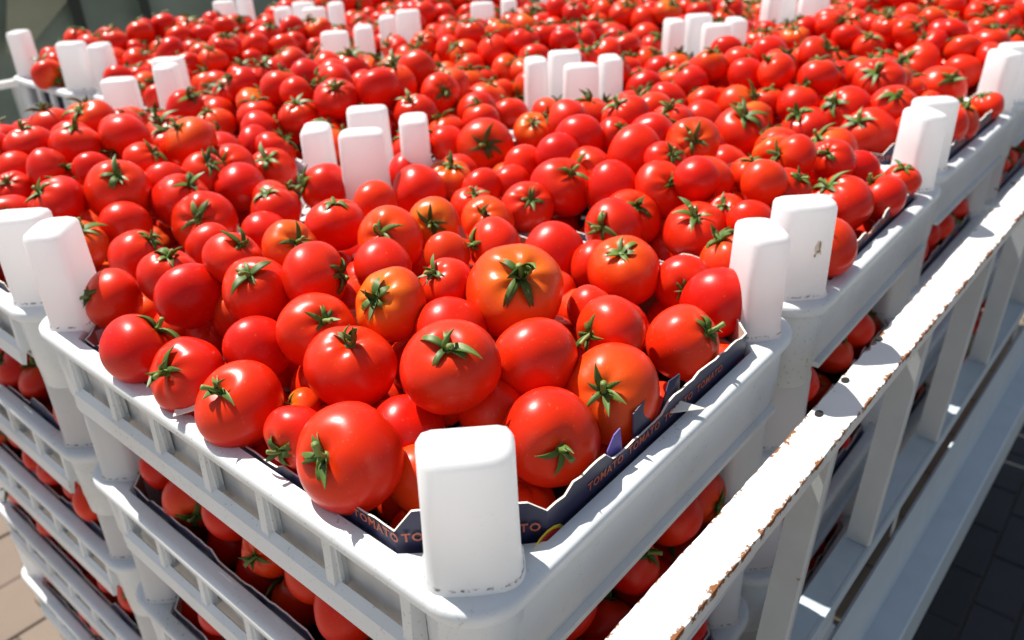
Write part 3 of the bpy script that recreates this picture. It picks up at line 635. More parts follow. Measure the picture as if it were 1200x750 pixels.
26,927,-90,43,64,20,74,0,1,1730,2229,-36,43,-47,-45,76,0,1,1533,23,-587,43,86,-48,15,1,1,1644,21,-921,39,-34,-93,-16,0,1,
96,1005,-1073,42,-100,6,-3,0,1,2020,15,-923,37,51,-23,83,1,1,2101,10,-1158,40,-9,76,-64,1,1,90,691,-149,38,-47,-20,86,2,0,
2174,739,-96,44,62,-9,78,0,1,1613,40,-124,40,1,-2,100,6,1,1462,98,-897,44,-3,-64,76,1,1,1608,323,-78,37,43,-36,83,0,1,
1712,1680,-84,42,83,48,27,2,1,2124,1609,-92,44,-73,-13,67,0,1,1712,1836,-50,45,74,-61,30,0,1,1277,2147,-82,44,13,93,33,1,1,
801,1949,-103,45,55,-33,76,3,1,1918,96,-918,37,16,-87,47,0,1,461,1436,-89,41,-4,-77,64,2,1,2151,315,-47,46,57,-47,68,0,1,
694,1509,-105,42,5,-10,99,1,1,2178,79,-1067,42,0,0,100,0,1,1881,411,-104,42,47,25,85,1,1,97,964,-900,42,0,1,100,1,1,
2067,15,-346,36,61,-61,50,1,1,1328,51,-91,41,-12,-18,98,0,1,1645,2191,-66,43,-40,55,74,1,1,84,969,-647,39,1,-21,98,1,1,
1372,773,-75,41,56,-16,81,1,1,1240,1232,-104,40,-47,18,86,3,1,2591,113,-38,44,41,-52,75,1,1,810,86,-893,37,-92,13,36,2,1,
2161,240,-49,40,54,0,-84,0,1,1224,628,-102,43,14,-36,92,0,1,1591,1717,-63,44,63,61,48,3,1,2110,78,-836,43,-11,0,99,1,1,
93,885,-432,43,64,-43,64,1,1,981,2050,-83,44,40,12,91,0,1,25,1007,-905,37,-2,19,98,0,1,1931,1216,-75,43,-70,-45,55,2,1,
756,613,-138,38,-50,60,62,2,0,1299,23,-1100,37,21,23,95,0,1,1572,19,-440,40,4,-72,70,0,1,853,2299,-45,46,30,29,91,0,1,
2680,409,-56,42,-69,8,72,2,1,2027,14,-667,41,-13,32,94,0,1,2159,419,-46,41,14,-3,99,1,1,1212,2296,-51,43,71,-39,59,0,1,
1701,2306,-47,42,1,-20,98,2,1,729,1701,-75,41,-31,-18,94,1,1,935,79,-314,43,61,-13,79,2,1,1887,1133,-84,43,23,13,96,2,1,
1894,1799,-26,41,-22,-58,-78,0,1,2105,86,-578,43,11,81,58,1,1,90,924,-328,43,-13,87,48,2,1,1583,2278,-55,43,49,-73,47,1,1,
15,1421,-666,43,-5,-45,89,0,1,978,1839,-48,42,-19,-20,96,0,1,1279,1706,-74,41,-58,-79,22,2,1,1680,327,-88,46,58,17,80,0,1,
2177,6,-1147,41,43,20,88,0,1,1298,24,-838,43,-41,-1,91,1,1,20,1465,-1103,41,-25,-48,84,0,1,533,1461,-115,43,-7,-1,100,0,1,
1300,104,-657,36,-17,93,-33,0,1,641,1108,-177,41,6,-79,61,0,0,12,1452,-595,37,-47,21,86,2,1,1423,95,-818,39,21,8,97,1,1,
1615,2509,-86,46,-20,1,98,0,1,961,2292,-36,41,-43,63,65,1,1,773,2127,-86,44,51,-82,26,1,1,752,2395,-81,43,0,52,86,1,1,
526,758,-96,40,-52,-18,84,0,1,676,2157,-89,47,-77,63,-1,1,1,268,1274,-56,46,87,48,12,0,1,2147,665,-84,42,19,14,97,2,1,
2255,4,-918,43,27,15,95,1,1,403,1131,-80,42,36,-65,67,1,1,1773,2145,-96,40,-92,33,-20,1,1,671,143,-336,40,-4,15,99,0,1,
1945,1666,-88,46,19,-52,83,0,1,6,1368,-613,44,-15,-93,33,1,1,2057,13,-590,42,34,30,89,0,1,1956,1770,-45,41,3,3,100,1,1,
1008,16,-408,36,-10,31,95,0,1,667,78,-395,37,13,-86,50,0,1,727,2460,-103,40,95,13,28,2,1,2320,9,-1166,44,-2,9,100,0,1,
156,277,-329,39,-67,15,72,0,1,1948,80,-576,42,-3,-46,89,0,1,1330,27,-904,38,38,23,90,1,1,1619,1647,-104,47,-93,-27,23,1,1,
1535,1054,-31,40,16,9,98,0,1,19,1422,-1161,38,70,72,-3,1,1,2140,546,-42,42,97,-14,17,2,1,2019,8,-412,36,23,31,92,0,1,
88,1424,-570,43,60,-55,59,0,1,143,278,-167,39,38,47,80,0,0,2157,158,-61,44,-2,100,-6,1,1,2071,722,-104,46,6,-7,100,2,1,
2047,1087,-42,41,32,71,62,1,1,1680,12,-858,37,56,-78,28,1,1,1513,1875,-86,40,40,44,80,0,1,2542,976,-82,44,-73,-9,67,5,1,
1574,28,-654,36,3,-50,87,1,1,1259,897,-88,43,51,-70,49,1,1,1796,1801,-23,46,-2,-30,95,1,1,1581,1277,-31,43,26,10,96,1,1,
369,98,-107,35,87,49,-1,1,0,1347,93,-143,37,-9,71,70,0,0,1471,549,-113,42,51,6,86,1,0,1687,234,-64,43,-6,52,85,0,1,
26,1096,-181,36,-3,-25,97,0,0,2035,23,-179,42,11,91,-39,1,0,9,565,-643,38,2,33,94,0,1,2180,1021,-44,41,-6,-47,88,0,1,
2231,850,-106,42,0,2,100,0,1,186,1407,-63,48,-6,53,84,0,1,1569,23,-923,38,-25,-17,95,1,1,796,981,-126,37,-6,-100,-5,0,0,
79,458,-655,40,-28,-95,15,1,1,1426,1891,-93,44,-6,9,99,1,1,673,344,-161,36,12,70,70,0,0,1889,2170,-100,45,67,-5,74,2,1,
1989,74,-169,36,-38,39,84,2,0,23,1321,-1180,42,2,-12,99,1,1,1910,1378,-98,45,-75,-22,62,0,1,1439,2319,-102,44,-14,-96,-26,2,1,
1409,1757,-87,45,47,83,31,1,1,1688,12,-601,40,90,31,30,2,1,2099,86,-1072,39,89,-15,43,1,1,1822,1685,-91,41,7,59,80,0,1,
1297,631,-108,40,23,7,97,1,1,892,75,-891,40,-20,13,97,2,1,408,1356,-75,44,-89,-43,15,2,1,1504,685,-101,43,-50,14,86,0,1,
90,1244,-336,41,-43,-60,68,0,1,1004,10,-1163,38,-6,-63,77,1,1,399,911,-164,37,-13,50,86,0,0,2678,718,-99,42,-3,10,99,0,1,
1574,665,-90,42,-19,21,96,2,1,871,1123,-53,43,-20,-90,39,0,1,1434,1398,-57,44,11,35,93,0,1,1731,2040,-101,44,-88,-19,-43,1,1,
2489,902,-87,42,-15,36,92,3,1,2273,480,-55,45,2,-10,99,0,1,1163,1639,-91,44,85,-49,20,1,1,487,81,-392,39,-16,66,74,1,1,
2601,847,-110,47,37,51,78,2,1,1291,83,-186,38,-64,71,29,1,0,634,2278,-107,44,-31,-15,94,7,1,83,1237,-571,43,-32,-12,94,0,1,
1499,1346,-38,44,37,55,75,1,1,787,70,-320,42,-12,4,99,1,1,715,274,-133,36,-18,-38,91,4,0,1496,605,-69,40,84,49,25,1,1,
90,1087,-353,37,17,-49,85,0,1,470,1159,-88,45,78,-5,63,0,1,2553,504,-88,42,-4,-36,93,0,1,2252,991,-47,45,-50,-5,86,0,1,
1335,1525,-79,42,34,52,78,0,1,2034,809,-84,41,-10,61,79,0,1,1914,302,-101,42,-5,0,100,0,1,359,1415,-52,42,34,31,89,6,1,
1668,2112,-99,46,32,-91,28,2,1,26,918,-926,37,61,17,78,0,1,1916,93,-645,44,-64,-44,63,1,1,1122,2313,-44,40,25,-1,97,1,1,
822,185,-119,37,35,28,89,1,0,2146,1750,-56,41,3,88,48,0,1,1151,2253,-55,36,-63,-46,62,0,1,160,1036,-138,36,9,-57,82,1,0,
1718,85,-342,43,13,-4,99,1,1,284,1518,-92,48,66,15,73,0,1,758,474,-167,36,-95,-31,6,0,0,1473,1801,-91,45,-22,-62,75,0,1,
1493,97,-813,41,-54,-2,84,1,1,87,1165,-827,36,-51,19,84,1,1,1043,343,-102,37,12,55,83,0,1,2088,1780,-30,42,81,10,58,1,1,
1978,1555,-89,42,67,38,64,2,1,1931,1449,-93,40,-76,-58,-28,0,1,1488,2396,-104,42,-52,34,78,1,1,1074,79,-340,37,61,0,79,1,1,
1592,1348,-46,41,-9,-44,89,3,1,2233,1726,-104,41,-6,-39,92,0,1,1940,470,-94,47,-75,39,54,0,1,1897,6,-597,39,41,40,82,1,1,
1306,788,-98,42,-46,-79,41,0,1,2685,543,-41,45,14,-23,96,2,1,1449,24,-589,42,0,0,100,2,1,932,2142,-83,44,-27,-66,70,1,1,
1411,94,-1058,37,-34,-54,77,1,1,260,495,-107,35,-89,-34,31,0,0,2100,18,-427,40,21,32,92,1,1,1942,79,-324,39,5,25,97,0,1,
1293,1864,-51,47,-20,6,98,2,1,663,77,-910,37,34,70,63,1,1,1408,28,-1168,42,-50,52,70,0,1,1934,40,-128,39,11,-55,83,1,1,
2105,1128,-25,40,-54,10,83,0,1,2258,563,-57,40,13,77,63,2,1,83,1206,-913,44,0,0,100,0,1,2031,1333,-70,39,-22,-9,97,0,1,
1181,2120,-103,43,-45,-4,89,1,1,2337,10,-928,41,-45,-16,88,0,1,2092,1320,-42,41,-8,-83,54,2,1,1295,19,-592,38,10,57,82,0,1,
1372,345,-144,36,29,-45,84,0,0,1860,2039,-85,46,45,15,88,0,1,1534,2216,-64,43,-21,65,73,0,1,2522,611,-92,45,-66,-12,74,0,1,
1238,1642,-90,41,10,-24,97,0,1,1349,2336,-89,45,12,4,99,0,1,1916,2270,-36,41,94,-13,-33,0,1,1320,1782,-82,46,41,-46,79,5,1,
853,1071,-111,36,-7,-31,95,0,0,133,1301,-43,43,-54,-84,9,0,1,1908,1288,-99,43,-6,24,97,0,1,86,1327,-356,39,0,0,100,1,1,
2215,74,-920,38,24,95,17,0,1,1923,613,-87,42,-23,58,78,1,1,1079,437,-77,44,-6,-3,100,0,1,2283,0,-358,37,13,8,99,1,1,
21,1376,-857,40,77,3,64,2,1,2676,644,-85,43,21,-24,95,1,1,1405,505,-115,40,10,66,74,1,0,2069,78,-1149,38,46,83,33,1,1,
1099,2089,-90,46,41,-90,17,2,1,823,146,-1058,41,-16,0,99,0,1,88,1383,-666,38,-33,94,1,0,1,1677,903,-93,42,3,-2,100,0,1,
2461,295,-82,44,52,-21,83,7,1,707,1185,-122,40,-5,18,98,0,0,864,2100,-103,45,-6,8,99,0,1,196,74,-391,38,-98,-16,8,1,1,
2680,816,-92,47,-13,14,98,1,1,762,1031,-98,38,25,0,97,0,0,1535,88,-906,38,-48,-38,79,0,1,2010,316,-113,39,82,39,42,2,0,
1634,970,-82,46,-31,47,83,1,1,229,859,-181,39,-2,56,83,0,0,83,210,-139,35,-7,-49,87,1,0,94,1286,-667,38,-46,-16,87,0,1,
675,481,-173,37,-62,21,75,3,0,34,562,-178,41,-66,-56,49,1,0,1663,417,-55,43,15,52,84,3,1,109,871,-175,39,34,-10,93,2,0,
257,428,-101,38,25,-96,12,0,0,2062,1525,-103,46,21,13,97,1,1,2402,893,-113,42,1,70,-72,1,1,2003,2188,-79,44,6,31,95,1,1,
991,931,-122,37,15,77,62,5,0,2257,71,-322,41,-68,-70,-20,1,1,2293,827,-114,36,14,-79,60,0,1,2168,379,-114,36,21,-10,97,0,0,
250,236,-100,41,12,-17,98,0,0,2251,11,-1168,36,8,2,100,1,1,1569,1536,-80,43,53,34,77,0,1,1020,552,-67,41,-35,10,93,1,1,
1047,212,-85,37,34,-60,-73,2,1,819,1462,-71,46,13,20,97,1,1,310,465,-101,37,8,12,99,0,0,2066,89,-915,36,17,59,79,1,1,
1346,1329,-98,40,12,5,99,1,0,2754,708,-94,45,30,-14,94,0,1,1514,322,-46,41,-6,25,97,2,1,445,877,-182,35,25,-54,81,0,0,
293,1062,-183,36,10,-3,99,0,0,1984,20,-601,42,-1,4,100,0,1,2298,109,-84,46,2,10,99,1,1,2077,646,-98,45,4,-1,100,1,1,
733,2130,-172,40,-86,-14,48,0,0,1079,72,-571,40,68,-36,64,1,1,2003,1723,-84,40,76,34,56,0,1,718,2062,-90,42,14,69,71,0,1,
1651,572,-64,40,-30,-25,92,2,1,14,169,-411,43,-64,-19,74,1,1,1545,2478,-112,42,-65,-44,-62,2,1,1469,90,-102,38,68,-21,70,0,1,
266,50,-156,37,37,14,92,1,0,666,2158,-178,37,-82,-56,9,1,0,2462,498,-86,43,-4,-65,76,1,1,1980,743,-113,46,-80,-26,54,0,1,
748,1998,-108,41,-8,25,96,1,1,2571,403,-82,45,14,-24,96,0,1,761,857,-107,42,66,-16,74,0,1,1427,1128,-48,43,42,16,89,0,1,
1619,1967,-108,44,6,-91,-41,0,1,439,134,-164,34,-40,-28,87,3,0,999,78,-558,44,4,-8,100,1,1,2587,658,-102,47,40,-19,90,1,1,
2445,624,-87,44,4,-56,83,1,1,1422,734,-105,43,-73,-68,4,0,1,1630,2036,-93,41,-4,-15,99,0,1,1981,412,-117,39,43,37,82,3,0,
2109,349,-127,40,34,-10,94,0,0,2223,345,-121,42,28,47,84,0,0,1636,29,-1173,38,0,0,100,0,1,2292,139,-1053,39,-15,1,99,0,1,
2158,1431,-50,45,-3,-1,100,0,1,2219,12,-604,40,-52,6,85,0,1,1406,89,-340,38,35,10,93,0,1,2088,1746,-93,42,20,-96,21,2,1,
750,909,-142,34,-29,23,93,0,0,158,1209,-812,41,31,-15,94,1,1,308,536,-112,38,2,16,99,0,0,2214,152,-1065,39,-75,-27,-61,1,1,
305,277,-88,37,-81,-54,24,2,0,879,104,-133,42,22,16,96,0,0,1207,2051,-91,42,11,-77,-63,1,1,84,1052,-897,43,-15,-84,52,2,1,
1899,101,-178,34,26,31,91,6,0,736,2184,-120,34,23,-25,94,0,0,1606,392,-115,40,34,-47,-81,0,0,715,2293,-156,38,-58,17,80,2,0,
18,1244,-1177,39,24,-17,96,2,1,1902,2243,-107,35,41,-7,91,2,0,715,1394,-139,36,51,-23,83,0,0,1363,102,-1136,42,21,95,23,1,1,
1568,2167,-107,44,45,0,89,1,1,375,82,-579,38,-23,5,97,1,1,296,999,-175,39,-34,-18,92,0,0,526,1251,-110,41,-93,-27,27,1,1,
2700,262,-45,43,25,37,90,0,1,1084,57,-123,37,7,7,100,2,1,2548,325,-85,43,-61,43,67,5,1,1089,903,-181,42,63,42,65,7,0,
918,905,-125,39,-94,26,20,7,0,1994,2321,-49,43,-1,-41,91,1,1,2120,1684,-110,41,-16,-90,-41,7,1,2053,1173,-50,41,66,-26,70,1,1,
673,888,-119,37,30,35,89,0,1,2135,4,-585,37,-69,-39,61,1,1,1991,4,-98,40,-5,-69,72,6,1,1470,1258,-48,45,12,6,99,0,1,
1075,1642,-102,46,56,40,73,0,1,1648,90,-1061,37,16,34,93,0,1,1495,93,-1074,40,15,-63,76,0,1,1995,1478,-101,43,-12,73,67,0,1,
163,339,-102,36,5,-9,100,2,0,2120,1216,-46,45,-32,-29,90,4,1,2083,185,-127,36,-42,-31,85,1,0,2266,1805,-97,42,-83,-49,26,1,1,
1004,80,-1075,36,-25,7,97,1,1,1230,1311,-86,40,5,-68,73,1,1,2440,965,-91,41,17,52,84,1,1,1216,989,-121,40,18,-23,96,0,1,
1904,90,-400,37,-53,61,58,2,1,1021,1696,-103,41,79,3,62,0,1,1650,95,-321,39,44,-38,81,0,1,341,141,-323,38,-3,74,-67,1,1,
1933,888,-140,36,29,-24,92,2,0,2224,86,-1150,42,49,40,77,0,1,2019,82,-346,38,-14,85,-51,2,1,296,93,-109,22,42,76,-49,0,0,
1307,1643,-83,40,-22,49,85,0,1,2072,1062,-106,38,-14,-8,99,2,0,2022,1822,-49,46,-34,23,91,0,1,65,264,-151,35,9,-17,98,0,0,
707,2242,-92,44,-24,-49,84,0,1,703,7,-910,43,-13,19,97,0,1,1497,90,-346,43,18,69,70,1,1,89,1086,-833,37,-19,16,97,0,1,
1502,1023,-92,39,-20,19,96,0,0,1332,92,-350,41,-65,12,75,0,1,897,218,-100,36,-19,72,66,0,0,2830,810,-89,40,38,-24,89,2,1,
1023,156,-112,35,10,68,72,0,0,1994,88,-423,44,-13,1,99,0,1,477,461,-158,37,5,-44,90,0,0,2339,5,-421,43,-65,-41,64,0,1,
763,1298,-104,40,-44,2,90,0,0,777,1209,-118,41,-28,11,95,0,0,960,142,-1048,42,27,-5,96,1,1,2263,83,-574,40,87,35,35,1,1,
973,1417,-63,44,-27,56,78,3,1,2189,957,-71,39,72,-44,53,1,1,1742,1920,-79,41,-62,-78,-2,0,1,1534,37,-118,40,-35,-26,90,1,1,
732,1085,-122,42,28,-15,95,0,0,359,861,-194,39,0,11,99,3,0,1056,1150,-90,49,98,10,-16,2,1,1570,1128,-95,35,35,6,94,1,0,
2691,338,-25,42,-13,-70,70,0,1,2086,1138,-105,40,62,48,62,2,0,1984,1026,-111,37,-2,-44,90,0,0,2067,1012,-50,36,-36,80,48,1,1,
2152,1280,-63,37,50,8,86,1,1,850,73,-569,37,-52,17,84,1,1,959,1082,-118,39,-22,32,92,0,0,21,1202,-352,37,7,0,100,0,1,
762,562,-98,37,84,12,52,7,0,976,76,-908,41,-23,-93,29,0,1,1978,2292,-112,40,-10,-83,55,3,0,1528,1743,-111,41,62,-56,55,1,1,
2069,2337,-62,40,23,13,96,0,1,1716,1609,-96,42,4,-31,95,0,1,2133,808,-111,44,-24,-97,5,1,1,2387,160,-89,45,11,14,98,0,1,
2735,901,-82,45,-25,-96,-16,1,1,2186,86,-834,39,65,-61,45,1,1,1586,2416,-89,47,74,27,62,0,1,2101,26,-187,38,50,-32,81,1,0,
1593,583,-107,34,-92,-1,-40,1,0,38,357,-166,39,-28,46,84,1,0,93,925,-1068,38,-65,-40,64,1,1,1653,2365,-61,47,80,-20,56,3,1,
2041,2292,-110,34,-48,69,54,2,0,377,371,-128,39,28,-4,96,0,0,965,2356,-71,42,-48,11,87,3,1,87,574,-573,38,-16,47,87,1,1,
2017,2254,-30,44,-33,22,92,0,1,2010,189,-128,35,-97,7,-23,0,0,845,438,-161,41,-48,-52,71,0,0,702,74,-320,43,1,68,74,0,1,
1521,287,-109,34,13,3,99,0,0,2081,124,-132,37,34,-39,86,0,0,171,69,-145,40,-25,-8,96,1,0,983,1208,-126,39,19,16,97,1,0,
268,371,-171,37,22,-61,76,1,0,2051,147,-821,41,-92,39,0,0,1,146,974,-139,34,-46,13,88,5,0,1677,2270,-99,35,-33,40,85,1,0,
1554,1813,-87,41,-46,24,86,4,1,1344,99,-1060,41,-44,-14,89,0,1,299,348,-115,35,60,26,-76,0,0,13,1238,-418,41,-13,0,99,0,1,
1361,1697,-86,40,54,80,-26,2,1,84,1425,-339,39,93,-10,-34,0,1,728,26,-148,36,-58,13,80,2,0,1374,90,-656,41,-12,-76,64,0,1,
741,361,-127,38,5,-71,70,2,0,2172,1254,-125,38,40,-29,87,1,0,1431,1685,-99,41,55,-4,84,1,1,81,1492,-827,40,-43,-49,76,1,1,
696,1782,-162,38,-72,13,68,1,0,2198,1788,-88,41,0,2,100,0,1,95,1204,-657,36,-6,-95,30,1,1,1809,1901,-51,41,-18,-2,98,0,1,
798,2377,-161,35,-35,-54,76,0,0,729,2392,-185,42,27,-93,-26,1,0,2158,203,-122,38,-38,11,92,3,0,2357,5,-593,38,-30,36,88,1,1,
2294,1135,-65,41,-9,81,58,7,1,2127,161,-173,37,-37,-65,66,0,0,1505,397,-106,39,67,9,73,0,0,1699,2499,-84,45,-59,-18,79,0,1,
2009,107,-116,34,-13,42,90,0,0,1801,637,-99,44,-42,79,44,0,1,2052,152,-1060,38,-22,73,65,0,1,2137,146,-1072,43,-62,11,77,1,1,
1902,82,-1149,36,8,-7,99,0,1,1974,94,-1163,44,67,-58,-46,1,1,2321,78,-1059,36,6,-46,89,0,1,1911,157,-1062,42,75,16,-64,0,1,
1983,153,-1060,41,11,58,80,2,1,1954,85,-1060,39,-15,9,98,1,1,2029,89,-1073,39,73,-31,61,1,1,1690,159,-1066,39,33,-24,91,1,1,
1294,98,-1150,40,-45,50,74,0,1,1461,97,-1151,43,21,25,95,0,1,1533,102,-1163,37,-40,-15,90,0,1,1601,98,-1154,41,-24,-21,95,1,1,
1680,102,-1149,40,-38,-47,79,0,1,1901,582,-190,39,33,-16,93,0,0,2035,258,-106,38,-58,13,81,0,0,2354,615,-178,36,-1,0,100,1,0,
2018,675,-192,41,-79,-30,54,2,0,1956,23,-189,37,26,-79,56,0,0,2114,275,-134,37,55,-25,80,3,0,2060,441,-115,39,-4,12,99,0,0,
1930,177,-167,37,-3,24,97,0,0,2222,66,-172,37,54,42,73,2,0,2243,191,-137,39,94,-32,14,4,0,2047,580,-123,36,-65,68,35,0,0,
2036,383,-132,37,32,-21,92,0,0,2116,77,-147,34,-6,-44,90,1,0,2301,507,-161,35,-61,29,74,0,0,2287,266,-148,42,47,65,60,0,0,
2175,524,-133,41,17,-99,-1,0,0,2198,611,-146,35,61,-34,72,3,0,2217,464,-116,38,26,24,94,3,0,2168,46,-158,34,6,75,66,1,0,
2175,129,-133,39,-26,65,71,1,0,2278,352,-155,35,40,-30,86,0,0,1982,566,-135,41,-1,0,100,1,0,1930,269,-164,36,22,25,94,0,0,
2356,455,-192,35,10,-45,89,0,0,2243,640,-175,35,1,15,99,1,0,2284,138,-152,41,-88,-44,16,3,0,2266,418,-137,41,-40,16,90,5,0,
2021,510,-125,41,91,-29,30,0,0,2340,388,-182,38,-11,-11,99,0,0,2161,1499,-86,43,-16,50,85,0,1,2048,1414,-54,43,20,-74,-64,0,1,
2058,252,-168,37,11,-13,99,1,0,2106,692,-175,38,42,45,79,1,0,2301,694,-178,38,12,53,84,2,0,2366,245,-160,38,6,-44,89,0,0,
1977,436,-179,36,14,54,-83,7,0,2243,3,-166,37,70,-44,56,2,0,2156,229,-180,38,-3,-24,97,0,0,1994,157,-182,39,-50,-71,49,0,0,
2130,571,-173,42,0,0,100,1,0,2238,300,-182,38,15,-10,98,0,0,2159,344,-177,39,-17,-17,97,2,0,1887,330,-163,37,16,68,71,1,0,
1932,494,-182,34,9,-15,98,1,0,2091,457,-179,39,19,-76,62,4,0,1987,307,-179,37,-57,63,53,3,0,2077,524,-164,39,47,26,85,0,0,
2050,327,-169,40,17,18,97,0,0,2168,424,-179,39,-24,75,62,1,0,1992,233,-175,36,1,57,82,5,0,2222,530,-180,36,-63,-23,74,2,0,
2189,262,-127,41,89,-46,-1,2,0,2148,641,-169,40,49,0,87,0,0,2300,34,-175,37,-22,-59,-77,1,0,2341,103,-164,35,-79,-12,61,1,0,
1913,436,-164,38,61,9,78,0,0,1936,374,-175,41,14,-27,95,0,0,1931,647,-165,37,-15,59,-79,2,0,2323,195,-174,35,42,-60,-68,0,0,
2106,550,-112,35,82,30,-48,1,0,2236,133,-107,36,-49,13,86,1,0,2244,532,-118,41,-96,17,23,0,0,2136,461,-105,37,84,53,5,0,0,
2344,538,-187,35,-6,0,100,0,0,2346,302,-180,36,34,-22,91,0,0,2297,630,-160,34,35,27,90,0,0,1873,161,-128,38,17,80,57,2,1,
2195,678,-136,41,12,-45,89,0,1,2094,245,-78,40,15,-47,87,0,1,2230,415,-75,40,-9,67,74,1,1,2050,624,-164,36,-92,24,-31,0,0,
2179,-1,-110,46,-16,-78,61,1,1,2261,733,-117,42,60,-43,67,2,1,1856,582,-95,44,-22,45,86,1,1,2323,328,-115,36,-11,-11,99,1,1,
1918,545,-127,41,89,-41,19,2,1,2281,368,-80,41,67,-8,74,0,1,2291,204,-79,43,11,-23,97,1,1,2419,562,-113,41,51,43,74,2,1,
2365,484,-90,43,-5,58,81,0,1,2389,274,-91,47,-60,26,76,0,1,1828,1366,-101,42,17,5,98,0,1,2266,1537,-86,40,45,-47,76,0,1,
2326,992,-80,46,-41,-73,55,0,1,2304,1328,-83,42,49,-26,83,2,1,1824,1171,-104,45,48,-9,87,7,1,1860,930,-108,46,-23,31,92,1,1,
2378,1110,-106,44,-92,8,38,3,1,2209,1128,-45,46,-4,0,100,3,1,2278,1451,-69,44,-4,39,92,0,1,2185,1331,-32,40,-30,-42,86,0,1,
2398,1195,-84,41,93,-17,33,0,1,2111,1061,-44,41,-7,-14,99,1,1,2326,1394,-106,40,39,27,88,7,1,2339,1248,-84,44,-9,-4,100,2,1,
2396,1361,-89,44,-7,-20,98,1,1,2262,1233,-68,42,17,-30,94,0,1,1857,503,-114,44,-74,47,48,0,1,2170,601,-73,40,67,38,64,0,1,
2386,76,-102,45,23,-68,70,0,1,2365,392,-96,46,42,-89,21,0,1,2304,666,-102,43,80,-57,18,0,1,2317,577,-101,45,40,64,65,0,1,
2257,0,-96,41,-11,74,67,0,1,2241,623,-92,43,54,63,-56,0,1,2093,28,-106,45,21,68,70,0,1,2284,278,-76,47,95,-12,27,0,1,
1448,1382,-168,36,-37,-73,57,1,0,1220,891,-164,39,-52,-65,56,4,0,1604,1055,-165,40,26,6,96,2,0,1536,816,-167,40,5,-25,97,1,0,
1423,1497,-153,37,-15,19,97,0,0,1705,1090,-172,36,21,-29,93,0,0,2220,1294,-74,36,-56,56,61,0,1,1917,1045,-113,38,22,-10,97,1,1,
2348,943,-126,38,53,-30,79,0,1,2231,1054,-76,41,2,-29,96,2,1,2231,1353,-106,40,22,41,89,6,0,2263,1094,-135,37,36,-92,-13,1,0,
2214,1454,-105,37,97,-17,-19,3,1,2333,1181,-110,37,-72,-2,-70,3,1,1998,872,-114,39,-71,70,-4,1,1,2194,1210,-31,43,17,-43,89,2,1,
1959,811,-93,43,-36,-89,-27,7,1,2388,1440,-103,46,-94,-7,32,0,1,2236,1400,-45,40,-12,-30,95,1,1,1858,1436,-105,42,97,18,16,1,1,
2317,1071,-96,44,-38,59,71,1,1,1835,1243,-112,43,-54,-35,77,2,1,2399,1044,-91,41,71,19,67,1,1,2174,1121,-126,35,15,38,91,0,0,
1911,1471,-170,36,-47,-67,57,0,0,2140,1336,-99,37,-12,54,83,0,0,2041,841,-166,36,-94,-29,-19,0,0,1953,1222,-140,35,68,-16,72,0,0,
2073,1366,-123,37,37,-91,-18,2,0,1957,1162,-126,35,62,50,60,1,0,2027,1198,-110,40,44,38,82,0,0,1902,1273,-180,36,1,17,98,2,0,
1913,1100,-171,36,-45,-44,78,0,0,2250,1177,-125,40,-3,25,97,1,0,2338,1238,-152,34,11,78,62,2,0,2111,1432,-141,36,-7,78,62,0,0,
1883,1022,-184,37,93,33,18,0,0,2336,1014,-185,38,39,-59,71,2,0,2000,1276,-106,37,-3,-12,99,1,0,2038,977,-120,39,-67,24,70,1,0,
1889,914,-174,35,33,-61,72,1,0,2282,1348,-152,37,-49,55,68,1,0,2266,1466,-174,40,-31,20,93,0,0,1906,1166,-178,36,2,-25,97,0,0,
2141,1175,-100,37,-31,-65,69,0,0,2336,1163,-174,37,-5,2,100,1,0,2141,1082,-98,35,10,37,93,0,0,2059,1457,-154,34,-33,4,94,1,0,
2274,956,-149,38,29,-52,80,0,0,2104,866,-172,40,-9,40,91,7,0,2065,1266,-107,38,-23,-28,93,3,0,2110,1005,-102,38,70,44,57,3,0,
2282,1020,-147,39,8,-57,82,0,0,2337,911,-186,41,11,10,99,1,0,1977,945,-129,35,-21,-96,-19,1,0,1935,837,-174,37,38,-92,5,1,0,
2124,1033,-170,41,74,33,58,1,0,2106,1313,-154,39,39,-1,92,0,0,2223,1042,-168,38,10,-96,27,1,0,2159,1399,-114,39,-18,-22,96,7,0,
1927,989,-147,39,39,-12,91,1,0,1886,1394,-182,37,-1,2,100,1,0,2335,1098,-156,38,1,30,95,3,0,2319,1301,-162,36,5,19,98,1,0,
2042,910,-140,36,-36,48,-80,0,0,1970,1336,-114,35,-69,17,71,0,0,2140,1495,-182,37,68,-50,53,0,0,1971,1494,-186,35,61,42,67,1,0,
2325,1442,-168,36,26,-42,87,0,0,2267,1405,-133,35,-66,-9,75,1,0,1993,1087,-130,40,-6,-3,100,0,0,2243,899,-150,36,-69,-19,70,1,0,
2176,901,-139,37,-55,64,53,3,0,2205,1498,-179,40,-42,26,87,3,0,2122,942,-122,37,6,47,88,2,0,2170,848,-175,38,-40,-44,81,0,0,
2179,1441,-158,36,-75,-41,53,1,0,1924,1339,-158,38,8,-59,81,0,0,1996,1404,-135,36,2,-46,89,0,0,2186,1002,-127,36,60,-22,77,2,0,
2278,853,-182,39,11,-8,99,1,0,2264,1280,-130,40,77,62,17,5,0,2762,299,-30,45,-19,63,75,1,1,2732,475,-54,42,-32,41,85,0,1,
2765,406,-46,44,-7,33,94,1,1,2820,345,-27,41,52,48,71,0,1,2860,268,-62,44,-19,42,89,0,1,2471,371,-92,46,2,16,99,1,1,
2948,175,-106,46,-52,21,83,1,1,2769,567,-57,42,-83,24,-50,0,1,2873,527,-63,43,5,-10,99,2,1,2936,361,-88,45,35,35,87,0,1,
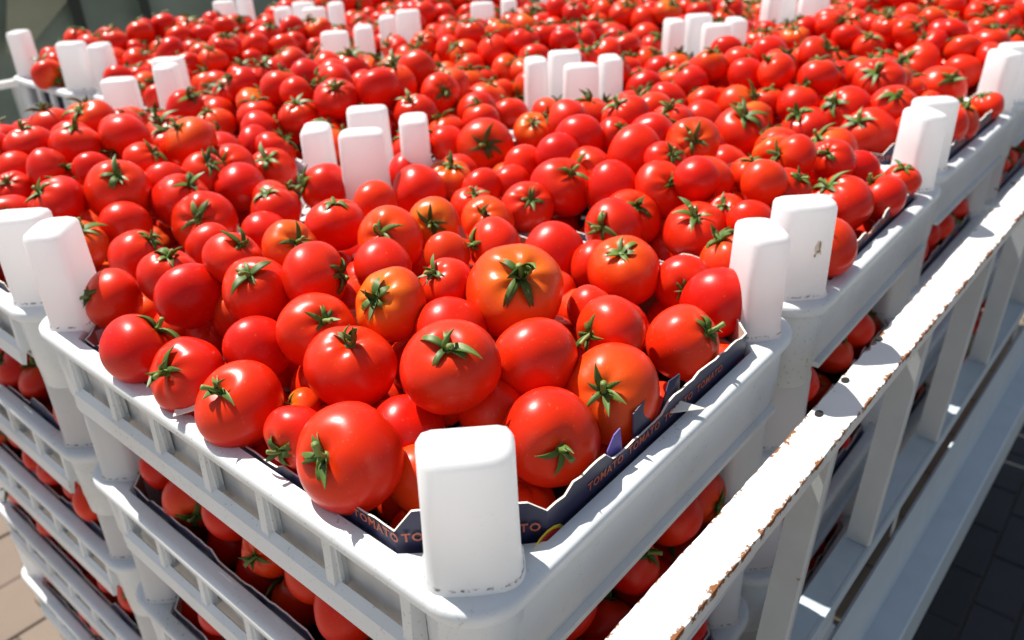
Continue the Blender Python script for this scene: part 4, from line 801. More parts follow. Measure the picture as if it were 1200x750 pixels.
2004,1336,-168,41,-17,-12,98,1,0,2059,1086,-177,39,-32,-2,95,0,0,2179,1192,-152,38,-6,5,100,2,0,2029,1519,-172,41,6,63,77,0,0,
2218,1137,-172,37,-2,-3,100,0,0,2134,1378,-173,36,-19,70,69,5,0,1947,1049,-173,36,-36,-49,79,0,0,2208,960,-174,41,86,49,-13,0,0,
2084,1201,-168,38,32,-89,33,1,0,2196,1378,-177,36,-41,36,84,3,0,2000,1003,-171,39,-28,6,96,1,0,1995,1147,-172,37,41,29,87,1,0,
2045,1283,-169,38,13,39,91,0,0,2210,1260,-176,36,-4,3,100,3,0,2120,1111,-170,38,-71,-40,58,0,0,2090,969,-175,40,-87,15,47,2,0,
2826,482,-25,44,80,-5,60,0,1,2552,64,-98,46,4,-94,34,0,1,2885,425,-58,44,-31,26,91,0,1,3018,149,-87,42,91,26,33,1,1,
2579,-11,-92,45,43,-36,82,0,1,2787,224,-33,45,-71,-15,69,7,1,2467,145,-108,43,-35,-45,82,1,1,2670,-7,-114,40,19,-63,76,1,1,
2937,500,-90,47,65,13,75,1,1,2944,258,-80,41,7,-26,96,0,1,2908,606,-82,41,-54,-80,27,2,1,3021,79,-110,45,-84,-25,47,1,1,
2778,77,-74,41,9,99,-8,1,1,2893,66,-89,43,79,3,62,0,1,3002,435,-96,46,40,11,91,1,1,2839,150,-27,47,26,52,82,0,1,
3002,603,-91,45,-1,-85,53,1,1,2712,190,-54,41,28,-52,-81,1,1,2470,224,-96,42,12,-72,68,1,1,2830,20,-105,46,-73,38,57,0,1,
3012,296,-98,40,-21,-60,77,0,1,2856,712,-99,46,40,86,31,0,1,1444,1228,-164,37,-40,24,89,1,0,1624,903,-161,37,32,-54,77,0,0,
1378,1044,-172,36,88,17,43,1,0,1535,985,-156,39,16,0,99,0,0,1378,967,-169,37,-85,44,-30,2,0,1439,965,-171,36,-41,30,86,0,0,
1353,1104,-167,37,-27,-59,76,3,0,1457,1125,-162,38,-89,28,36,1,0,1503,1052,-161,39,63,-8,78,1,0,1527,1197,-167,38,-22,-69,69,0,0,
1536,1510,-165,40,-21,84,50,0,0,1371,1209,-169,41,-2,-55,83,1,0,1526,1316,-170,39,69,-7,72,2,0,1449,1305,-148,40,39,47,79,1,0,
1582,1118,-163,37,-22,-56,80,2,0,1364,1331,-160,36,-57,1,82,4,0,1314,1267,-122,35,64,-13,76,2,0,1236,1027,-167,35,22,-15,96,1,0,
1487,936,-129,39,-24,-6,97,0,0,1546,1065,-107,34,39,32,86,0,0,1691,1410,-180,40,-44,-5,90,1,0,1297,1000,-137,39,-44,-2,90,3,0,
1431,1216,-98,40,-88,-46,-10,0,0,1353,1065,-114,41,20,-28,94,5,0,1552,1201,-101,36,0,-51,86,0,0,1432,858,-157,34,-11,-31,94,0,0,
1275,1124,-161,39,1,35,94,0,0,1654,964,-148,35,-6,-58,81,0,0,1626,1272,-145,38,81,22,54,0,0,1270,1267,-165,34,-27,43,86,0,0,
1683,1154,-176,40,13,55,82,4,0,2763,64,-165,38,5,83,56,3,0,2924,331,-154,40,-14,-3,99,5,0,2763,185,-124,42,-30,21,93,2,0,
2926,649,-163,42,45,50,74,2,0,2562,403,-149,36,8,-37,93,0,0,2805,671,-174,42,-4,5,100,3,0,2515,232,-184,38,-9,-7,99,0,0,
2837,627,-141,34,29,32,90,0,0,2521,545,-128,36,16,46,87,0,1,2484,77,-123,41,-33,7,94,1,1,2864,354,-82,41,18,91,36,6,1,
2503,616,-181,37,-20,-19,96,0,0,2720,116,-118,36,-70,-1,72,1,0,2751,377,-114,35,46,58,67,1,0,2914,440,-169,40,12,25,96,1,0,
2907,199,-160,39,88,-21,-43,2,0,2702,86,-54,42,35,-88,31,0,1,2763,134,-31,42,-27,-41,87,0,1,2753,635,-65,40,4,-13,99,1,1,
2882,139,-89,37,7,-32,95,0,1,2526,443,-119,39,-35,-58,74,1,1,2742,19,-92,41,-17,59,-79,0,1,2634,51,-74,47,30,-42,85,0,1,
2831,632,-75,46,-36,-37,86,2,1,2590,735,-102,42,41,-53,74,0,1,3020,513,-113,45,-52,-13,84,0,1,2924,131,-169,41,-42,91,3,0,0,
2674,616,-147,34,25,-55,80,6,0,2581,25,-172,37,72,-61,35,0,0,2819,569,-120,40,-35,-17,92,0,0,2581,286,-133,39,-29,-3,96,0,0,
2578,666,-180,41,-58,-33,74,1,0,2505,381,-183,39,17,3,99,1,0,2521,128,-180,36,-28,-70,66,0,0,2744,469,-121,40,-30,-10,95,2,0,
2532,501,-175,37,54,67,51,1,0,2603,461,-132,35,76,-14,63,1,0,2521,65,-175,38,-51,-82,25,5,0,2891,245,-123,36,39,-76,-51,0,0,
2599,345,-138,35,17,-26,95,1,0,2809,416,-123,36,-2,-11,99,1,0,2642,410,-128,42,49,80,35,3,0,2730,640,-142,37,-26,-62,-74,0,0,
2857,472,-116,40,-16,11,98,1,0,2674,232,-117,36,53,47,-71,0,0,2629,194,-121,35,33,65,69,0,0,2563,170,-159,38,32,-48,82,1,0,
2730,307,-128,37,45,12,89,1,0,2628,107,-116,35,12,44,89,3,0,2799,337,-96,36,-28,40,88,0,0,2652,497,-105,35,58,-68,46,0,0,
2881,549,-142,39,-22,55,80,0,0,2519,299,-161,35,-7,-100,-6,0,0,2858,49,-165,39,12,-8,99,0,0,2784,265,-114,38,32,4,95,0,0,
2957,247,-174,39,-6,-42,90,1,0,2960,538,-173,40,54,-75,38,0,0,2668,56,-149,38,7,-80,60,1,0,2626,244,-170,36,-50,17,85,3,0,
2835,504,-176,38,63,-27,73,0,0,2980,177,-170,37,-20,-73,-66,1,0,2721,697,-172,40,-37,-34,86,0,0,2763,141,-175,38,35,88,33,0,0,
2577,105,-157,40,13,75,65,0,0,2771,590,-158,37,-56,-24,79,0,0,2798,13,-176,38,-41,2,91,1,0,2849,276,-177,40,-21,62,76,1,0,
2720,16,-155,37,34,-66,-67,0,0,2820,175,-170,37,6,-8,99,0,0,2684,460,-159,37,15,-77,62,0,0,2823,350,-170,38,-64,20,74,7,0,
2713,232,-175,42,-11,43,89,7,0,2752,527,-176,37,-17,69,70,0,0,2765,411,-170,38,-8,62,78,0,0,2826,210,-96,36,-42,74,-52,2,0,
2890,389,-129,36,-43,75,50,0,0,2884,303,-116,34,-9,-46,88,0,0,2953,78,-158,35,9,19,98,0,0,2960,386,-162,36,49,83,26,2,0,
2675,154,-120,36,2,2,100,4,0,2660,562,-118,35,-62,-77,14,0,0,2560,587,-162,38,-75,6,-65,1,0,2725,558,-109,35,-37,49,79,3,0,
2651,678,-173,42,-91,36,21,1,0,2683,351,-118,39,62,2,78,0,0,2820,100,-148,35,44,35,83,2,0,2815,149,-108,34,3,-5,100,2,0,
2598,552,-129,36,12,65,75,0,0,2642,304,-123,34,-33,-44,83,0,0,2912,22,-186,35,28,-23,93,2,0,2797,1037,-24,41,-4,74,67,0,1,
2472,1204,-87,42,16,5,99,0,1,2687,1554,-89,46,-43,-89,16,0,1,2760,813,-100,41,-20,39,90,0,1,2566,1064,-77,41,-25,32,91,1,1,
2741,1430,-70,45,50,-84,21,1,1,2735,1187,-42,46,-26,46,85,3,1,3021,1039,-103,43,-19,-82,54,0,1,2959,1224,-113,43,77,-55,32,0,1,
2541,1466,-70,42,15,74,65,0,1,2838,1211,-51,40,-35,-36,87,0,1,2636,1287,-31,44,6,-98,-17,3,1,2657,987,-24,43,-28,68,68,0,1,
2777,1355,-24,43,-85,-12,52,0,1,2718,1026,-38,41,70,7,71,0,1,2889,942,-70,40,-62,-76,-17,0,1,2611,931,-43,47,21,57,80,0,1,
2771,1540,-96,41,8,-1,100,0,1,2538,1250,-67,45,-34,52,78,0,1,2890,1394,-52,41,-1,-21,98,0,1,2633,1441,-80,42,83,50,-26,0,1,
2590,1523,-103,45,-44,-71,56,2,1,2709,379,-176,37,49,4,87,0,0,2646,518,-170,37,-6,-10,99,1,0,2980,460,-170,41,85,11,51,2,0,
2698,564,-170,39,-31,15,94,2,0,2780,249,-178,37,8,56,83,5,0,2643,133,-175,37,-75,53,39,0,0,2979,605,-165,38,76,-13,63,3,0,
2841,437,-176,39,58,21,78,0,0,3017,1180,-113,42,-44,12,89,0,1,2661,1359,-30,42,99,11,0,1,1,2663,1071,-50,41,-35,67,65,1,1,
2999,1378,-92,40,-1,-12,99,0,1,2992,908,-101,44,41,79,46,0,1,2866,1036,-59,47,-22,-37,90,0,1,2585,1417,-39,40,1,-2,100,1,1,
2887,1111,-67,47,21,27,94,1,1,2507,1320,-101,42,80,53,-28,0,1,2504,1104,-82,46,-3,-2,100,1,1,2733,1112,-49,43,-46,-10,88,3,1,
2828,1468,-76,43,74,23,63,0,1,2718,953,-27,40,-1,4,100,2,1,2813,949,-55,43,-16,35,92,1,1,2478,1030,-96,42,71,39,-59,1,1,
2896,855,-95,42,15,24,96,5,1,2743,1284,-42,41,-46,-46,76,1,1,2961,1075,-86,42,33,94,-11,1,1,2666,1145,-50,46,-49,-34,80,4,1,
2960,1447,-81,46,2,17,98,0,1,2801,1136,-43,41,-54,-6,84,0,1,2581,1159,-60,41,-51,40,76,0,1,2959,977,-92,41,90,-22,38,0,1,
2475,1427,-80,42,-38,23,90,1,1,2968,1300,-114,47,-35,-27,90,1,1,2578,1355,-69,40,27,-94,22,1,1,2880,1280,-51,43,-62,35,71,1,1,
2860,1548,-85,44,42,-59,69,1,1,2840,1407,-105,36,-3,71,70,0,0,2936,1027,-160,38,62,-19,76,5,0,2528,1092,-158,37,-21,-86,47,0,0,
2765,1107,-117,38,-9,-98,-16,0,0,2841,902,-160,35,-84,41,-37,0,0,2667,1473,-178,37,15,-3,99,0,0,2651,1270,-119,41,-62,35,-71,0,0,
2906,1488,-176,34,-35,-66,67,0,0,2643,1014,-127,39,57,-16,81,0,0,2517,908,-150,38,0,11,99,1,0,2874,980,-138,35,-43,65,63,1,0,
2540,1274,-142,35,-38,10,92,2,0,2940,931,-179,39,52,16,84,0,0,2801,1055,-124,36,16,-1,99,1,0,2937,1132,-173,38,-1,-9,100,0,0,
2905,1249,-145,39,-96,-23,14,0,0,2926,1368,-116,36,-69,64,-33,1,1,2813,1286,-59,36,24,-43,87,1,1,2726,1349,-73,36,36,35,86,0,1,
2655,902,-105,38,-16,-50,85,0,1,2534,1193,-115,38,13,-69,-71,0,1,2761,999,-113,39,-63,69,35,0,0,2572,992,-147,41,15,-1,99,1,0,
2517,1434,-167,38,35,-82,46,0,0,2953,1152,-82,42,-10,18,98,0,1,2807,886,-91,40,16,28,95,1,1,2908,1489,-111,41,20,14,97,0,1,
2905,785,-93,42,-11,-44,89,7,1,2691,1480,-100,43,-3,5,100,0,1,2629,1215,-34,41,26,65,72,0,1,2536,1386,-117,39,-21,11,97,1,1,
2786,1428,-139,35,-20,-7,98,2,0,2951,1208,-178,35,-68,10,73,0,0,2556,1492,-183,37,-17,-12,98,0,0,2502,978,-185,37,6,-46,89,1,0,
2729,1052,-128,38,-28,10,96,3,0,2901,867,-164,41,8,-35,93,0,0,2942,1316,-182,41,60,-12,79,1,0,2831,1116,-117,42,-5,2,100,2,0,
2888,1064,-124,41,-13,68,73,0,0,2699,925,-146,36,60,-29,75,2,0,2724,1296,-106,37,12,50,-85,7,0,2590,1221,-118,38,19,-4,98,0,0,
2770,934,-129,36,-95,-29,11,2,0,2725,1499,-156,35,21,46,86,1,0,2801,1486,-167,36,-65,28,70,1,0,2500,1330,-167,37,17,-92,34,2,0,
2591,1440,-146,38,42,63,65,1,0,2955,1416,-156,35,-78,27,56,7,0,2587,1104,-136,41,34,-39,-86,1,0,2822,1197,-128,39,-9,-20,97,1,0,
2691,1157,-115,37,73,64,-24,2,0,2784,1256,-126,36,-95,-25,-20,3,0,2589,922,-147,34,52,-45,72,0,0,2806,1329,-117,38,-5,8,100,0,0,
2645,1355,-96,35,40,86,-33,0,0,2731,1229,-96,36,25,-43,87,1,0,2524,1192,-181,35,8,-43,90,2,0,2715,1404,-127,35,-14,-66,73,0,0,
2894,1178,-135,39,-65,-31,69,0,0,2572,1322,-148,35,10,-21,97,1,0,2723,850,-182,40,-5,3,100,1,0,2627,866,-174,35,27,22,94,3,0,
2619,1263,-177,38,82,-51,27,0,0,2816,1364,-177,37,-30,-3,95,1,0,2593,1183,-178,36,60,25,76,0,0,2878,1393,-176,37,15,-91,39,2,0,
2859,1526,-177,37,71,-43,56,0,0,2979,1076,-172,40,-2,-12,99,1,0,2850,1034,-170,37,10,89,44,0,0,2661,973,-174,38,-5,99,10,0,0,
2716,1111,-169,38,37,-29,88,3,0,2774,1143,-171,38,92,6,39,0,0,2477,1246,-156,36,-3,30,95,2,0,2725,999,-175,38,16,88,45,2,0,
2849,1304,-177,41,14,68,72,3,0,2755,1205,-177,37,49,-45,74,1,0,2687,1214,-150,39,90,38,-23,0,0,2636,1523,-158,37,-24,57,79,3,0,
2636,1330,-171,39,82,17,54,0,0,2653,1140,-171,39,-45,52,73,0,0,2478,1149,-160,39,46,47,75,0,0,2657,1071,-163,40,-34,-70,-63,1,0,
2754,1351,-176,37,42,-47,78,1,0,2740,1272,-172,38,-54,-21,-82,2,0,2858,1356,-130,34,36,-49,-79,0,0,2567,853,-186,36,7,-9,99,0,0,
2783,844,-166,36,9,-53,-84,0,0,2841,1277,-120,35,-5,39,92,7,0,2650,1417,-142,39,77,-17,62,0,0,2853,1448,-156,35,-84,23,49,2,0,
2760,1174,-117,36,-63,-64,45,0,0,2630,1158,-111,37,-54,-10,84,3,0,1676,1027,-168,41,69,7,72,0,0,1266,1319,-138,37,63,42,66,0,0,
1627,1484,-157,39,30,-5,95,0,0,1570,948,-113,40,-55,-42,73,0,0,1326,938,-119,36,4,25,97,2,0,1448,992,-107,36,-10,-56,82,1,0,
1499,1105,-120,35,-39,-21,90,0,0,1621,1383,-130,36,19,19,96,1,0,1666,1347,-172,40,-26,-30,92,0,0,1690,1234,-153,37,2,11,99,0,0,
1478,1455,-153,37,-2,-72,70,1,0,1647,1096,-140,35,-16,-50,85,2,0,1567,1281,-99,42,62,19,76,2,0,1495,1273,-111,38,24,7,97,0,0,
1397,1015,-121,34,0,8,100,0,0,1359,1481,-148,38,31,-23,92,2,0,1302,1210,-141,40,32,59,74,0,0,1234,1189,-173,35,-18,-92,35,1,0,
1571,882,-129,36,2,-86,51,1,0,1547,1353,-119,38,1,88,47,1,0,1407,917,-138,39,-6,-80,59,2,0,1296,858,-166,41,-40,-80,-45,0,0,
1587,1013,-116,38,-19,54,82,0,0,1262,937,-147,37,-21,55,81,1,0,1475,1368,-109,36,65,-75,-11,1,0,1290,1060,-148,34,2,-68,74,0,0,
1622,1153,-131,36,-44,-61,66,0,0,1334,1403,-121,37,-74,-3,67,1,0,1484,1180,-119,41,52,-83,21,0,0,1623,839,-168,39,6,22,97,0,0,
1301,2007,-112,40,13,60,79,0,1,1238,1906,-83,45,39,-74,55,2,1,885,1960,-105,40,30,79,54,1,1,947,1993,-112,41,-9,-16,98,0,1,
1032,1895,-79,43,29,78,56,4,1,1355,1858,-99,41,-25,-4,97,1,1,957,1930,-89,40,57,-59,-58,7,1,958,1649,-101,41,-1,-5,100,2,1,
1060,2000,-103,46,34,60,73,1,1,1153,2002,-103,44,98,7,17,2,1,1139,1892,-78,46,-42,39,82,0,1,1176,1844,-117,34,26,89,38,1,0,
1349,1703,-153,42,-34,-13,93,2,0,925,1908,-166,39,1,-2,100,2,0,1259,1866,-134,35,7,-10,99,0,0,1257,1682,-145,34,10,13,99,0,0,
760,1706,-139,38,47,53,71,0,0,1225,1763,-112,39,16,51,84,0,0,1093,1924,-121,37,59,-76,-27,0,1,853,1669,-179,42,-22,18,96,0,0,
755,1834,-156,39,-36,40,84,0,0,977,1849,-119,37,-4,-11,99,0,0,903,1724,-111,39,58,-75,32,1,0,1150,1640,-174,40,28,33,90,0,0,
985,1767,-120,36,88,46,9,0,0,1114,1779,-110,37,-57,-37,73,0,0,1235,1987,-108,42,-20,-88,-43,0,1,866,1888,-83,40,44,-14,89,1,1,
1311,1937,-103,45,-79,60,14,0,1,733,1941,-174,35,35,-93,11,2,0,1094,1858,-128,38,-54,-18,82,1,0,956,1708,-143,38,47,81,-35,0,0,
744,1648,-169,41,-85,41,33,1,0,1322,1642,-165,37,49,-36,79,0,0,1229,1641,-184,40,5,32,94,0,0,863,1850,-133,36,61,-40,68,0,0,
917,1857,-107,35,-59,-52,62,0,0,794,1949,-180,39,-17,33,93,0,0,1199,1702,-147,38,-35,1,94,0,0,813,1817,-107,36,-23,-44,87,1,0,
694,1715,-181,35,-23,-9,97,0,0,1105,1940,-180,36,50,5,86,0,0,759,1772,-126,35,-12,-33,94,6,0,1020,1655,-161,35,-61,31,-73,0,0,
859,1913,-148,39,-19,-25,95,0,0,1324,1922,-180,38,-33,77,-54,0,0,890,1797,-116,36,9,9,99,0,0,1057,1750,-119,36,47,-16,87,2,0,
691,1890,-158,40,4,-11,99,1,0,1112,1707,-128,40,-9,-36,93,0,0,987,1920,-145,37,-7,-82,56,0,0,1052,1907,-163,37,-28,-10,95,0,0,
1319,1802,-166,34,-49,12,87,0,0,795,1888,-158,37,-33,-91,27,0,0,1059,1813,-99,39,56,27,78,3,0,1368,1848,-171,40,61,-54,58,1,0,
811,1739,-133,36,-72,-30,63,6,0,1084,1664,-174,36,-51,14,85,0,0,1163,1914,-157,38,-95,31,8,7,0,952,1643,-182,40,50,79,36,0,0,
1247,1924,-171,39,57,-29,77,1,0,1406,1155,-119,42,-73,-16,66,0,0,1329,1134,-118,35,-2,28,96,0,0,1261,1382,-161,36,58,-12,80,0,0,
1413,1355,-114,37,4,-34,94,0,0,1371,851,-147,41,96,-8,25,1,0,1379,1257,-103,41,-28,0,96,0,0,1426,1072,-122,35,1,0,100,1,0,
1411,1418,-125,40,-46,39,80,1,0,1646,1323,-107,38,-15,-78,61,1,1,1504,1121,-59,40,-23,5,97,0,1,1642,1038,-103,37,-25,25,94,2,1,
1555,1447,-154,35,-6,-35,93,0,0,1691,919,-165,40,28,30,91,2,0,1295,1471,-150,39,-41,24,88,0,0,1504,873,-134,41,35,-23,91,0,0,
1744,1438,-92,42,80,24,55,0,1,1638,1550,-100,42,-7,95,32,1,1,1665,1442,-119,40,-42,18,89,0,1,1467,1517,-96,44,33,-26,91,3,1,
1705,1010,-102,43,-90,39,20,1,1,1695,1175,-108,40,-72,14,68,0,1,1632,1244,-80,45,-30,-45,84,2,1,1390,1472,-85,43,32,-75,57,0,1,
1645,1399,-63,40,-65,36,66,0,1,1506,1447,-58,41,27,-38,89,1,1,1076,2448,-104,42,-21,52,83,2,1,1168,2405,-94,45,55,47,68,1,1,
1060,2361,-69,45,-63,-63,46,0,1,1010,2119,-100,42,-87,8,48,0,1,1320,2206,-98,41,-42,-3,91,0,1,1212,1757,-176,36,-62,-6,79,0,0,
952,1967,-176,37,-63,67,38,2,0,1254,1811,-164,39,-78,3,62,0,0,1001,1866,-177,37,13,-15,98,1,0,1094,1758,-169,38,6,33,94,0,0,
854,2366,-85,44,94,31,-12,1,1,1048,1809,-177,38,13,4,99,2,0,1133,1815,-168,40,-47,-5,88,0,0,866,1787,-174,36,-15,-21,97,1,0,
1204,1858,-175,36,14,-10,98,0,0,1025,1724,-173,40,11,17,98,0,0,1281,1732,-169,37,81,-25,-53,0,0,931,1795,-163,37,56,-62,55,1,0,
1377,1771,-174,40,40,0,92,1,0,1620,1166,-66,44,-38,84,-39,0,1,1712,1371,-84,40,-33,31,89,0,1,1598,1076,-60,47,-38,-30,88,4,1,
1697,1095,-75,44,16,5,99,0,1,1720,1288,-105,44,6,30,95,0,1,1369,711,-178,36,-51,-78,37,0,0,1540,117,-178,37,-76,-24,60,6,0,
1614,241,-179,38,2,-47,89,0,0,1574,1464,-85,41,48,45,75,1,1,1581,600,-173,40,31,40,86,0,0,1519,536,-165,38,-7,99,-10,1,0,
1486,238,-182,41,94,17,28,1,0,1469,128,-176,39,76,-52,-39,0,0,1594,479,-180,36,7,-43,90,4,0,1432,543,-181,39,85,3,52,0,0,
1638,412,-174,38,-44,-30,85,1,0,1329,33,-173,37,53,20,83,1,0,1541,285,-176,40,-86,27,-43,0,0,1420,292,-176,37,-91,38,-16,2,0,
1562,362,-166,36,-15,-70,-70,0,0,1585,166,-182,39,-54,-60,59,0,0,1560,426,-167,37,27,-47,-84,0,0,1466,418,-178,40,24,6,97,1,0,
1357,148,-175,37,-32,-17,93,0,0,1224,2361,-118,36,35,-19,92,1,1,1257,2092,-129,38,77,64,-1,0,1,1379,2160,-100,41,70,13,70,5,1,
1372,2257,-109,43,49,-43,76,0,1,1268,2356,-70,41,-16,-99,2,0,1,997,2439,-109,42,-7,-79,61,1,1,1239,2425,-100,44,-44,27,86,0,1,
906,2433,-93,42,-22,-6,97,0,1,1291,2286,-98,42,-51,7,86,1,1,815,2447,-82,43,-52,49,69,0,1,1026,2314,-125,35,-15,-22,96,1,0,
1081,2246,-116,39,16,60,78,1,0,933,2389,-173,37,0,20,98,0,0,960,2205,-114,35,7,-49,87,0,0,907,2106,-178,38,-15,-15,98,0,0,
1249,2153,-149,34,27,50,82,0,0,1318,2283,-187,35,34,-88,33,3,0,960,2161,-161,42,-45,39,-80,0,0,942,2294,-132,37,-69,-26,67,1,0,
1046,2106,-183,34,21,97,14,4,0,777,2235,-128,36,19,-51,84,0,0,1126,2306,-127,42,-49,50,72,1,0,854,2241,-126,38,39,-53,75,0,0,
986,2359,-152,39,-62,-64,46,1,0,1053,2177,-149,41,-56,76,-32,0,0,1280,2357,-169,37,62,-64,-45,1,0,889,2316,-111,35,-23,31,92,0,0,
1161,2375,-169,37,-33,10,94,1,0,1104,2372,-121,36,52,-76,39,0,1,945,2086,-130,38,60,49,-63,1,1,1007,2247,-120,41,-12,31,94,5,0,
848,2139,-172,42,-77,63,8,7,0,1118,2171,-119,41,75,-45,48,0,0,1192,2302,-124,39,49,-16,86,4,0,1123,2114,-180,36,54,-65,54,2,0,
813,2297,-123,37,-37,4,93,2,0,1341,2343,-158,37,24,-27,93,0,0,2222,1872,-80,46,-11,-69,71,0,1,2025,1939,-89,44,-28,52,81,1,1,
2155,1924,-90,42,23,21,95,1,1,765,2337,-134,36,80,11,59,6,0,780,2176,-177,38,-24,67,70,2,0,858,2294,-175,38,18,-86,47,1,0,
902,2234,-173,39,41,-85,34,0,0,1134,2234,-172,39,19,8,98,0,0,1042,2268,-176,41,72,-42,56,2,0,1079,2324,-174,36,8,-40,91,2,0,
993,2081,-171,36,9,-4,100,0,0,1312,2224,-172,38,37,-74,55,0,0,793,2101,-176,35,-1,55,83,2,0,1190,2109,-183,39,10,32,94,2,0,
898,2176,-134,39,75,-61,24,0,0,1256,2282,-155,38,-16,8,98,0,0,817,2174,-123,37,-67,-29,68,1,0,1176,2167,-155,38,-19,71,68,0,0,
1035,2387,-183,35,32,58,75,0,0,1174,2208,-107,35,-27,79,55,1,0,1313,2156,-183,38,57,18,80,7,0,863,2383,-171,36,68,-13,72,0,0,
1241,2219,-130,39,89,42,17,1,0,1096,2398,-177,36,-74,16,65,6,0,1229,2400,-185,36,38,44,-81,1,0,1699,680,-189,34,-8,-96,-28,1,0,
1295,502,-173,39,-21,78,59,2,0,1573,522,-127,42,71,-67,21,0,0,1418,212,-131,38,-29,-9,95,1,0,1603,108,-146,38,-6,-75,66,3,0,
1731,422,-180,39,-11,32,94,2,0,1668,619,-141,35,30,-67,68,4,0,1662,546,-131,34,39,-10,92,1,0,1551,339,-109,36,37,26,89,0,0,
1722,518,-179,35,-76,24,61,1,0,1596,55,-185,36,9,-3,100,1,0,1734,613,-186,40,40,-8,91,2,0,1418,372,-102,38,-61,-76,21,2,0,
1291,174,-175,40,28,73,63,4,0,1384,656,-155,36,-16,-61,78,1,0,1674,52,-155,38,-10,18,98,2,0,1506,62,-172,37,63,29,72,1,0,
1708,334,-161,42,10,48,87,2,0,1359,476,-153,38,68,21,70,0,0,1508,628,-152,41,-56,26,78,0,0,1645,353,-142,35,44,72,54,7,0,
1455,327,-134,39,-24,57,79,0,0,1639,492,-134,35,51,0,86,1,0,1432,684,-175,35,-26,12,96,1,0,1357,234,-145,37,-63,4,78,1,0,
1673,163,-160,37,-21,49,85,1,0,2024,1660,-109,40,-39,-63,68,0,1,2110,2001,-89,41,-49,70,53,6,1,1832,1613,-99,42,-48,42,77,1,1,
2151,1835,-68,42,-64,3,77,2,1,1925,1970,-80,47,-29,-69,67,1,1,1894,1882,-39,41,64,-36,-68,0,1,1805,1991,-99,43,-56,-64,53,0,1,
1699,1972,-109,44,-5,-70,-71,0,1,2086,1867,-37,46,3,-27,96,0,1,1602,1899,-119,35,15,-26,95,0,0,1780,1776,-128,38,10,-74,66,1,0,
1761,1845,-112,38,-9,3,100,0,0,1536,1793,-159,36,-31,-82,48,0,0,1606,1979,-180,35,-4,21,98,0,0,1682,1752,-133,40,46,-60,65,1,0,
1985,1974,-184,38,95,25,21,1,0,1718,1886,-131,34,26,-37,89,1,0,1608,1744,-124,34,-42,1,91,0,0,1591,1671,-186,38,8,98,17,0,0,
1665,1912,-156,37,-41,-64,-65,5,0,1901,1857,-106,40,13,-24,96,1,0,1994,1924,-149,35,30,48,82,1,0,2121,1841,-128,36,74,19,64,1,0,
1847,1754,-141,37,-20,-70,68,1,0,2117,1960,-155,41,-4,-26,96,1,0,1672,1901,-87,37,-22,75,62,0,1,1847,1831,-66,37,54,-16,83,2,1,
1796,1975,-176,37,-81,-45,38,0,0,1531,1910,-161,37,-60,-13,79,0,0,2055,1890,-142,37,15,-12,98,3,0,1919,1760,-141,38,-7,66,75,0,0,
2004,2032,-100,44,73,-62,-27,0,1,1968,1892,-47,40,95,31,-5,1,1,2015,1831,-173,41,-30,60,-74,0,0,1718,1825,-156,36,0,85,52,0,0,
1923,1841,-174,39,75,38,-54,1,0,2081,1807,-173,38,3,33,94,1,0,2060,1651,-175,36,56,15,81,1,0,1898,1900,-169,36,-24,46,85,0,0,
1637,1860,-173,37,26,-29,92,3,0,2134,1898,-168,36,6,12,99,1,0,1833,1677,-152,37,-13,12,98,0,0,1896,1686,-166,34,37,-65,67,0,0,
1938,1915,-127,34,89,-31,-33,1,0,2057,1948,-172,35,-9,0,100,3,0,2047,1814,-115,35,0,1,100,1,0,2154,1671,-182,40,-18,32,93,7,0,
1828,1830,-128,38,-75,31,-59,0,0,1694,1968,-183,35,7,19,98,0,0,1565,1857,-174,36,96,-25,13,0,0,1643,1809,-121,38,-6,-82,-57,0,0,
1896,1979,-160,39,-15,-51,85,1,0,1749,1681,-173,40,4,63,77,7,0,1969,1673,-156,41,-57,-81,14,1,0,1742,1940,-156,41,40,-55,74,0,0,
1845,1888,-137,36,-36,-45,82,2,0,1990,1764,-136,38,-60,-19,78,1,0,2187,1729,-178,40,79,2,61,1,0,1537,1730,-186,41,1,4,100,0,0,
1967,1842,-120,41,-61,29,74,0,0,2148,1789,-142,37,15,-71,68,0,0,2199,1888,-160,38,-21,48,85,1,0,2185,1826,-177,34,26,-66,71,0,0,
2076,1718,-163,41,66,-12,74,0,0,1668,1674,-163,41,24,-48,85,1,0,1411,142,-137,42,-31,28,91,0,0,1551,223,-133,37,31,-53,79,3,0,
1403,55,-165,38,-86,32,38,0,0,1687,462,-165,35,-45,71,53,2,0,1523,686,-188,42,-23,82,-52,0,0,1581,459,-113,36,60,-5,80,1,0,
1541,122,-114,34,64,-10,76,3,0,1487,189,-126,39,84,-44,33,0,0,1384,419,-133,41,3,-5,100,0,0,1640,209,-126,38,-45,13,88,1,0,
1384,564,-140,35,50,46,73,2,0,1285,438,-184,37,39,14,91,4,0,1737,136,-178,39,4,14,99,0,0,1303,369,-161,41,44,-27,86,0,0,
1673,279,-138,37,2,-61,79,0,0,1296,571,-181,36,-52,-51,69,0,0,1490,479,-124,35,-26,44,86,0,0,1462,259,-119,36,-31,46,83,2,0,
1595,281,-130,40,1,-42,91,7,0,1299,279,-172,37,39,-32,87,2,0,1728,569,-131,41,-7,14,99,0,1,1319,645,-181,38,-82,13,55,1,0,
1724,271,-178,40,76,-59,27,0,0,1612,657,-178,38,31,28,91,1,0,1721,394,-112,45,2,-39,92,2,1,1784,282,-100,46,-14,73,67,3,1,
1787,564,-94,41,-43,88,-20,2,1,1795,361,-115,46,-16,83,54,0,1,1728,485,-115,43,-84,5,-54,3,1,1796,454,-117,43,45,-76,46,2,1,
1751,207,-113,46,-2,-2,100,1,1,1582,2087,-107,44,-85,-6,52,0,1,1827,2460,-83,45,-11,-40,91,1,1,1948,2099,-100,42,-17,1,99,1,1,
